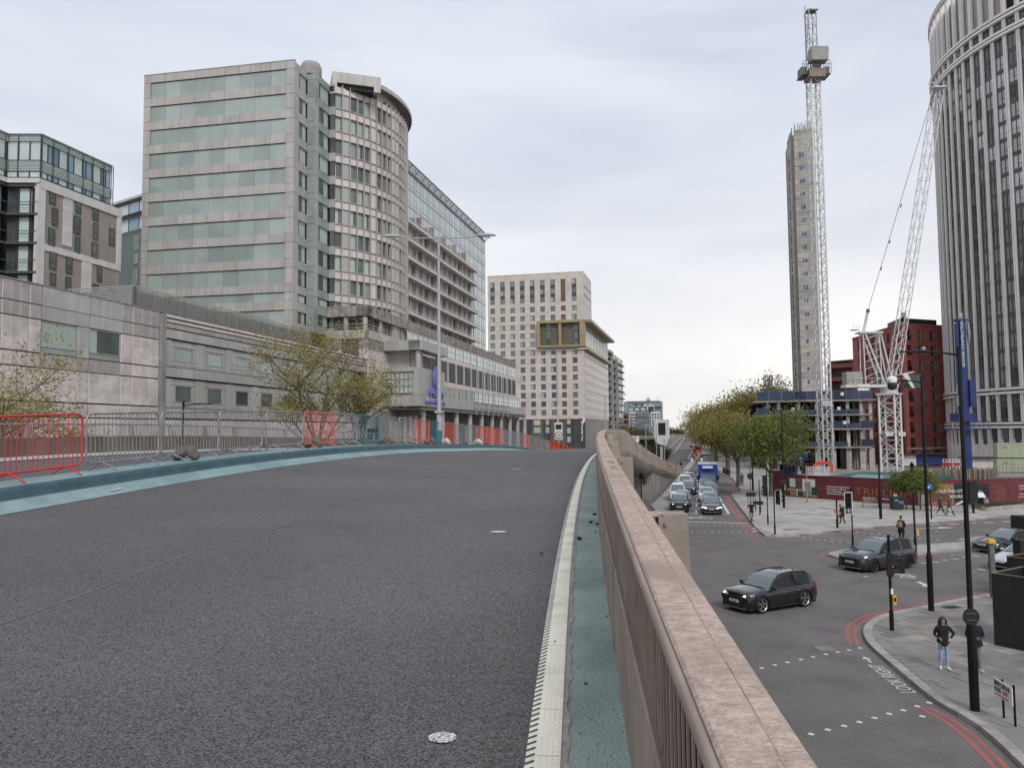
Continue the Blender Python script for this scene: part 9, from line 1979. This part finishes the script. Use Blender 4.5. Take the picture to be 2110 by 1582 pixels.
t, T, p, k = person('rider in black top and shorts crouching on an electric scooter at the kerb', G(1549, 1073, .10), (-.25, -1), h=1.72, top=(.018, .014, .018), legs=(.012, .012, .013), shoes=(.35, .35, .36), hair=(.09, .13, .02), bare_legs=True, lod=0, pose=dict(head=(0, .20, 1.55), neck=(0, .14, 1.42), chest=(0, .12, 1.27), waist=(0, .04, 1.06), shL=(.18, .14, 1.37), shR=(-.18, .14, 1.37), elL=(.34, .22, 1.2), haL=(.26, .42, 1.08), elR=(-.34, .22, 1.2), haR=(-.26, .42, 1.08), knL=(.14, .12, .55), anL=(.10, -.12, .28), toL=(.14, .02, .2), knR=(-.12, .20, .56), anR=(-.06, .05, .28), toR=(-.06, .22, .2)))
M4 = T; sc_ = thing('electric_scooter', 'dark electric scooter under the rider at the kerb', 'scooter', tuple(T((0, 0, 0))))
mb = MB(); mb.beam(T((0, -.35, .16)), T((0, .38, .14)), .16, .05, M_BLACKM); mb.tube([T((0, .42, .12)), T((0, .30, 1.05))], .025, M_BLACKM, 6); mb.tube([T((-.24, .30, 1.05)), T((.24, .30, 1.05))], .018, M_BLACKM, 6); mb.build('frame', sc_)
for y in (-.42, .46): mb = MB(); mb.tube([T((-.03, y, .10)), T((.03, y, .10))], .105, M_TYRE, 12); mb.build('wheel', sc_)
for x, y, lab, c, fc in ((1523.5, 999.5, 'person in black coat left of a couple by the tree trunk', (.012, .012, .012), (0, -1)), (1529.5, 1000, 'person in grey coat right of a couple by the tree trunk', (.14, .14, .14), (-.3, -1))):
 t, T, p, k = person(lab, G(x, y, .12), fc, h=1.72, top=c, legs=(.012, .012, .013), hair=(.012, .01, .01), lod=0); jacket(T, k, cloth('coat%d' % int(x), c), t=t, z0=.6, nm='coat')
t, T, p, k = person('pedestrian in black coat walking at the foot of the ramp wall', G(1403.5, 969, .12), (.1, 1), h=1.75, top=(.012, .012, .012), legs=(.012, .012, .012), hair=(.01, .01, .01), pose=walk, lod=0)
g_ = G(1445, 953); t, T, p, k = person('motorcyclist in black with white leg shield far up the road', g_+Vector((0, 0, .35)), (-.05, -1), h=1.5, top=(.012, .012, .012), legs=(.012, .012, .012), hair=(.02, .02, .02), lod=0, pose=dict(knL=(.2, .35, .62), anL=(.22, .2, .2), toL=(.22, .3, .15), knR=(-.2, .35, .62), anR=(-.22, .2, .2), toR=(-.22, .3, .15), elL=(.3, .15, 1.1), haL=(.3, .45, 1.05), elR=(-.3, .15, 1.1), haR=(-.3, .45, 1.05)))
mc = thing('motor_scooter', 'motor scooter with white front shield ridden far up the road', 'motor scooter', tuple(g_)); mb = MB(); mb.hexa([g_+Vector(v) for v in ((-.28, -.55, .35), (.28, -.55, .35), (.28, -.45, .35), (-.28, -.45, .35), (-.22, -.4, 1.15), (.22, -.4, 1.15), (.22, -.32, 1.15), (-.22, -.32, 1.15))], M_WPNT); mb.box(tuple(g_+Vector((0, .3, .6))), (.35, 1.1, .4), M_BLACKM); mb.build('scooter_body', mc)
for y in (-.65, .6): mb = MB(); mb.tube([g_+Vector((-.07, y, .28)), g_+Vector((.07, y, .28))], .28, M_TYRE, 12); mb.build('wheel', mc)
finish_people()
# trees
def leafmat(n, a, b):
 m = mat(n, a, b, rough=.55, scale=.5, c3=tuple(v*.75 for v in a), s3=1.6); T_ = m.node_tree; p = T_.nodes['Principled BSDF']; tr = T_.nodes.new('ShaderNodeBsdfTranslucent'); mx_ = T_.nodes.new('ShaderNodeMixShader'); mx_.inputs[0].default_value = .42; out = [n_ for n_ in T_.nodes if n_.type == 'OUTPUT_MATERIAL'][0]
 T_.links.new(p.inputs['Base Color'].links[0].from_socket, tr.inputs[0]); T_.links.new(p.outputs[0], mx_.inputs[1]); T_.links.new(tr.outputs[0], mx_.inputs[2]); T_.links.new(mx_.outputs[0], out.inputs[0]); return m
LF_Y = leafmat('young_yellow_leaf', (.40, .35, .11), (.31, .27, .09)); LF_O = leafmat('olive_spring_leaf', (.31, .26, .08), (.24, .205, .065)); LF_G = leafmat('fresh_green_leaf', (.20, .215, .055), (.15, .165, .045)); LF_D = leafmat('mid_green_leaf', (.065, .085, .025), (.09, .11, .03)); LF_B = leafmat('bright_green_leaf', (.19, .25, .05), (.14, .19, .04))
BARK = mat('plane_bark', (.085, .07, .055), (.15, .13, .10), rough=.9, scale=4, bump=.5, bscale=12)
def tree(name, label, base, h, rad, leaf, seed, crown0=.35, nleaf=9000, ls=.12, trunk_r=.22, levels=4, droop=0.0, flat=1.0, dens=1.0, group=None, cl=.5, leafB=None, lod_tw=True):
 rr = random.Random(seed); t = thing(name, label, 'tree', tuple(base), group=group)
 tb = MB(); tips = []
 def br(p, d, L, r, lv):
  n = 4 if lv < 2 else 3; pts = [p]; q = Vector(p); dd = Vector(d)
  for i in range(n):
   dd = (dd+Vector((rr.uniform(-1, 1), rr.uniform(-1, 1), rr.uniform(-.5, .8)))*.20).normalized(); q = q+dd*L/n; pts.append(q.copy())
  rs = [r*(1-.45*i/n) for i in range(n+1)];
  if r > .012: tb.tube(pts, rs, BARK, 6 if lv < 2 else 4 if lv < 3 else 3, cap=False)
  if lv >= levels-2: tips.extend(pts[1:])
  if lv >= levels: return
  k = rr.randint(3, 5) if lv else 6
  for i in range(k):
   s = rr.uniform(.35, 1.0) if lv else rr.uniform(.45, 1.0); a = pts[min(n, int(s*n))].lerp(pts[min(n, int(s*n)+1)], s*n-int(s*n)) if int(s*n) < n else pts[-1]
   az = 2*math.pi*(i+rr.random())/k; out = Vector((math.cos(az), math.sin(az), 0)); nd = (dd*.55+out*.85+Vector((0, 0, rr.uniform(-.05, .35)-droop))).normalized()
   br(a, nd, L*rr.uniform(.55, .78), r*.52, lv+1)
 th = h*crown0; tb.tube([base, Vector(base)+Vector((0, 0, th))], [trunk_r*1.25, trunk_r], BARK, 9, cap=False)
 top = Vector(base)+Vector((0, 0, th)); nmain = 6
 for i in range(nmain):
  az = 2*math.pi*(i+rr.random()*.6)/nmain; tilt = rr.uniform(.35, .95) if i else .1; d = Vector((math.cos(az)*math.sin(tilt)*rad/h*2.2, math.sin(az)*math.sin(tilt)*rad/h*2.2, math.cos(tilt))).normalized(); br(top-Vector((0, 0, rr.uniform(0, th*.25))), d, (h-th)*rr.uniform(.38, .52), trunk_r*.5, 1)
 C = Vector(base)+Vector((0, 0, (h+th)/2)); hz = (h-th)/2
 keep = [p for p in tips if ((p.x-C.x)/rad)**2+((p.y-C.y)/rad)**2+((p.z-C.z)/(hz*1.15))**2 < 1.35]
 tb.build('trunk', t)
 keep = keep or tips; rng = np.random.default_rng(seed); K = np.array([tuple(p) for p in keep])
 idx = rng.integers(0, len(K), nleaf); c = K[idx]+rng.normal(0, cl, (nleaf, 3))*np.array([1, 1, .8]); s = rng.uniform(.6, 1.3, (nleaf, 1))*ls
 a = rng.normal(size=(nleaf, 3)); a /= np.linalg.norm(a, axis=1, keepdims=True); b = rng.normal(size=(nleaf, 3)); b -= a*(a*b).sum(1, keepdims=True); b /= np.linalg.norm(b, axis=1, keepdims=True)
 V = np.stack([c-a*s*.5, c+b*s*.38, c+a*s*.6, c-b*s*.38], 1).reshape(-1, 3)-np.array(tuple(base)); F = np.arange(nleaf*4).reshape(-1, 4)
 me = bpy.data.meshes.new('crown'); me.vertices.add(len(V)); me.vertices.foreach_set('co', V.ravel()); me.loops.add(nleaf*4); me.loops.foreach_set('vertex_index', F.ravel()); me.polygons.add(nleaf); me.polygons.foreach_set('loop_start', np.arange(0, nleaf*4, 4)); me.polygons.foreach_set('loop_total', np.full(nleaf, 4))
 me.materials.append(leaf)
 if leafB: me.materials.append(leafB); me.polygons.foreach_set('material_index', (rng.random(nleaf) < .35).astype(np.int32))
 me.update(calc_edges=True); o = bpy.data.objects.new('crown', me); COL.objects.link(o); o.parent = t; o.matrix_basis = Matrix.Identity(4)
 return t
v = P(20, 880, 37); tree('plane_tree', 'sparse young leaved tree at the left edge before the stone wall', Vector((v.x-.6, v.y, 0)), 14.3, 4.3, LF_Y, 3, nleaf=7600, ls=.13, crown0=.42, trunk_r=.16, levels=5, cl=.22, leafB=LF_O, group='sparse trees before the hotel podium')
v = P(652, 880, 62); tree('plane_tree', 'bushy young leaved tree before the hotel podium windows', Vector((v.x, v.y, 0)), 18.2, 5.0, LF_Y, 8, nleaf=9500, ls=.15, crown0=.42, trunk_r=.2, levels=5, cl=.28, leafB=LF_O, group='sparse trees before the hotel podium')
v = P(745, 880, 66); tree('plane_tree', 'thin tree just right of the bushy one before the hotel podium', Vector((v.x, v.y, 0)), 15.5, 2.8, LF_Y, 15, nleaf=4300, ls=.15, crown0=.42, trunk_r=.15, levels=5, cl=.25, leafB=LF_O, group='sparse trees before the hotel podium')
for i, (x, yb, ytop, w, lf, lb, n, ls, lab) in enumerate((
 (1522, 1001, 838, 58, LF_O, LF_G, 16000, .22, 'dark trunked tree with the couple standing at its foot'),
 (1590, 1022, 826, 66, LF_G, LF_B, 17000, .22, 'bright green plaza tree with pale trunk left of the maroon hoarding'),
 (1500, 975, 842, 60, LF_O, LF_Y, 13000, .30, 'olive tree behind the dark trunked one'),
 (1476, 950, 842, 56, LF_O, LF_Y, 11000, .36, 'olive tree over the far pavement bollards'),
 (1466, 930, 842, 62, LF_O, LF_Y, 11000, .42, 'olive tree leaning over the distant road'),
 (1500, 935, 818, 80, LF_O, LF_Y, 13000, .45, 'broad pale olive tree rising behind the roadside row'),
 (1545, 940, 792, 90, LF_O, LF_Y, 15000, .45, 'tall olive tree left of the building frame'),
 (1590, 945, 770, 90, LF_O, LF_Y, 15000, .45, 'tallest olive tree, showing between frame and concrete core'),
 (1625, 950, 778, 66, LF_O, LF_Y, 9000, .45, 'olive tree hidden mostly by the concrete core'),
 (1451, 918, 858, 40, LF_O, LF_D, 6000, .5, 'small far tree nearest the crest of the road'),
 (1444, 908, 862, 34, LF_O, LF_D, 5000, .6, 'farthest small tree at the road crest'))):
 g_ = G(x, yb, .1); h = P(x, ytop-9, g_.y).z*1.03; r = w/1600*g_.y*.98
 tree('plane_tree', lab, g_, h, r, lf, 40+i, nleaf=n, ls=ls*1.15, crown0=.22 if i != 0 else .3, trunk_r=.24 if g_.y < 120 else .35, levels=4, cl=.75 if g_.y < 150 else 1.5, leafB=lb, group='trees along the far pavement')
g_ = G(1897, 1050, .12); tree('young_tree', 'small bright green tree in front of the hoarding pictures', g_, P(1897, 948, g_.y).z, 2.7, LF_B, 77, nleaf=9000, ls=.15, crown0=.38, trunk_r=.07, levels=4, cl=.40, leafB=LF_G)
g_ = G(1868, 1049, .12); tree('young_tree', 'thin stemmed darker green tree between the litter bin and the lantern post', g_, P(1868, 955, g_.y+2).z-.3, 1.9, LF_G, 79, nleaf=4200, ls=.15, crown0=.42, trunk_r=.06, levels=4, cl=.35, leafB=LF_D)
for x0, y, w, h_, lf, lab in ((1290, 878, 16, 9, LF_O, 'round olive tree below the distant office block'), (1318, 878, 17, 9.5, LF_G, 'round green tree right of the olive one below the office block'), (1340, 893, 14, 6, LF_D, 'dark bush like tree left of the matrix sign'), (1266, 882, 14, 9, LF_O, 'olive tree against the dark balcony block')):
 v = P(x0, y, 240); v.z = 0; tree('round_tree', lab, v, P(x0, y-8, 240).z, w/1600*240, lf, int(x0), nleaf=6000, ls=.55, crown0=.15, trunk_r=.3, levels=3, cl=1.1, group='rounded trees beyond the ramp', leafB=LF_D)
for x0, y, w, lab in ((1383, 889, 12, 'distant dark tree right of the matrix sign'), (1396, 890, 12, 'distant tree beside the flyover crest'), (1372, 892, 10, 'distant tree low behind the matrix sign')):
 v = P(x0, y, 620); v.z = 0; tree('round_tree', lab, v, P(x0, y-5, 620).z, w/1600*620, LF_D, int(x0), nleaf=3500, ls=1.3, crown0=.1, trunk_r=.5, levels=3, cl=2.0, group='dark trees at the crest', leafB=LF_O)
for i in range(9):
 v = P(1290+i*9, 900, 205); v.z = 0; tree('shrub', 'roadside shrub %s from the left in the dip beyond the ramp' % ordn[i].replace('nearest', 'first'), v, 3.6+(i % 3)*.6, 2.6, LF_D, 200+i, nleaf=1800, ls=.4, crown0=.1, trunk_r=.1, levels=2, cl=.9, group='shrubs in the dip beyond the ramp')
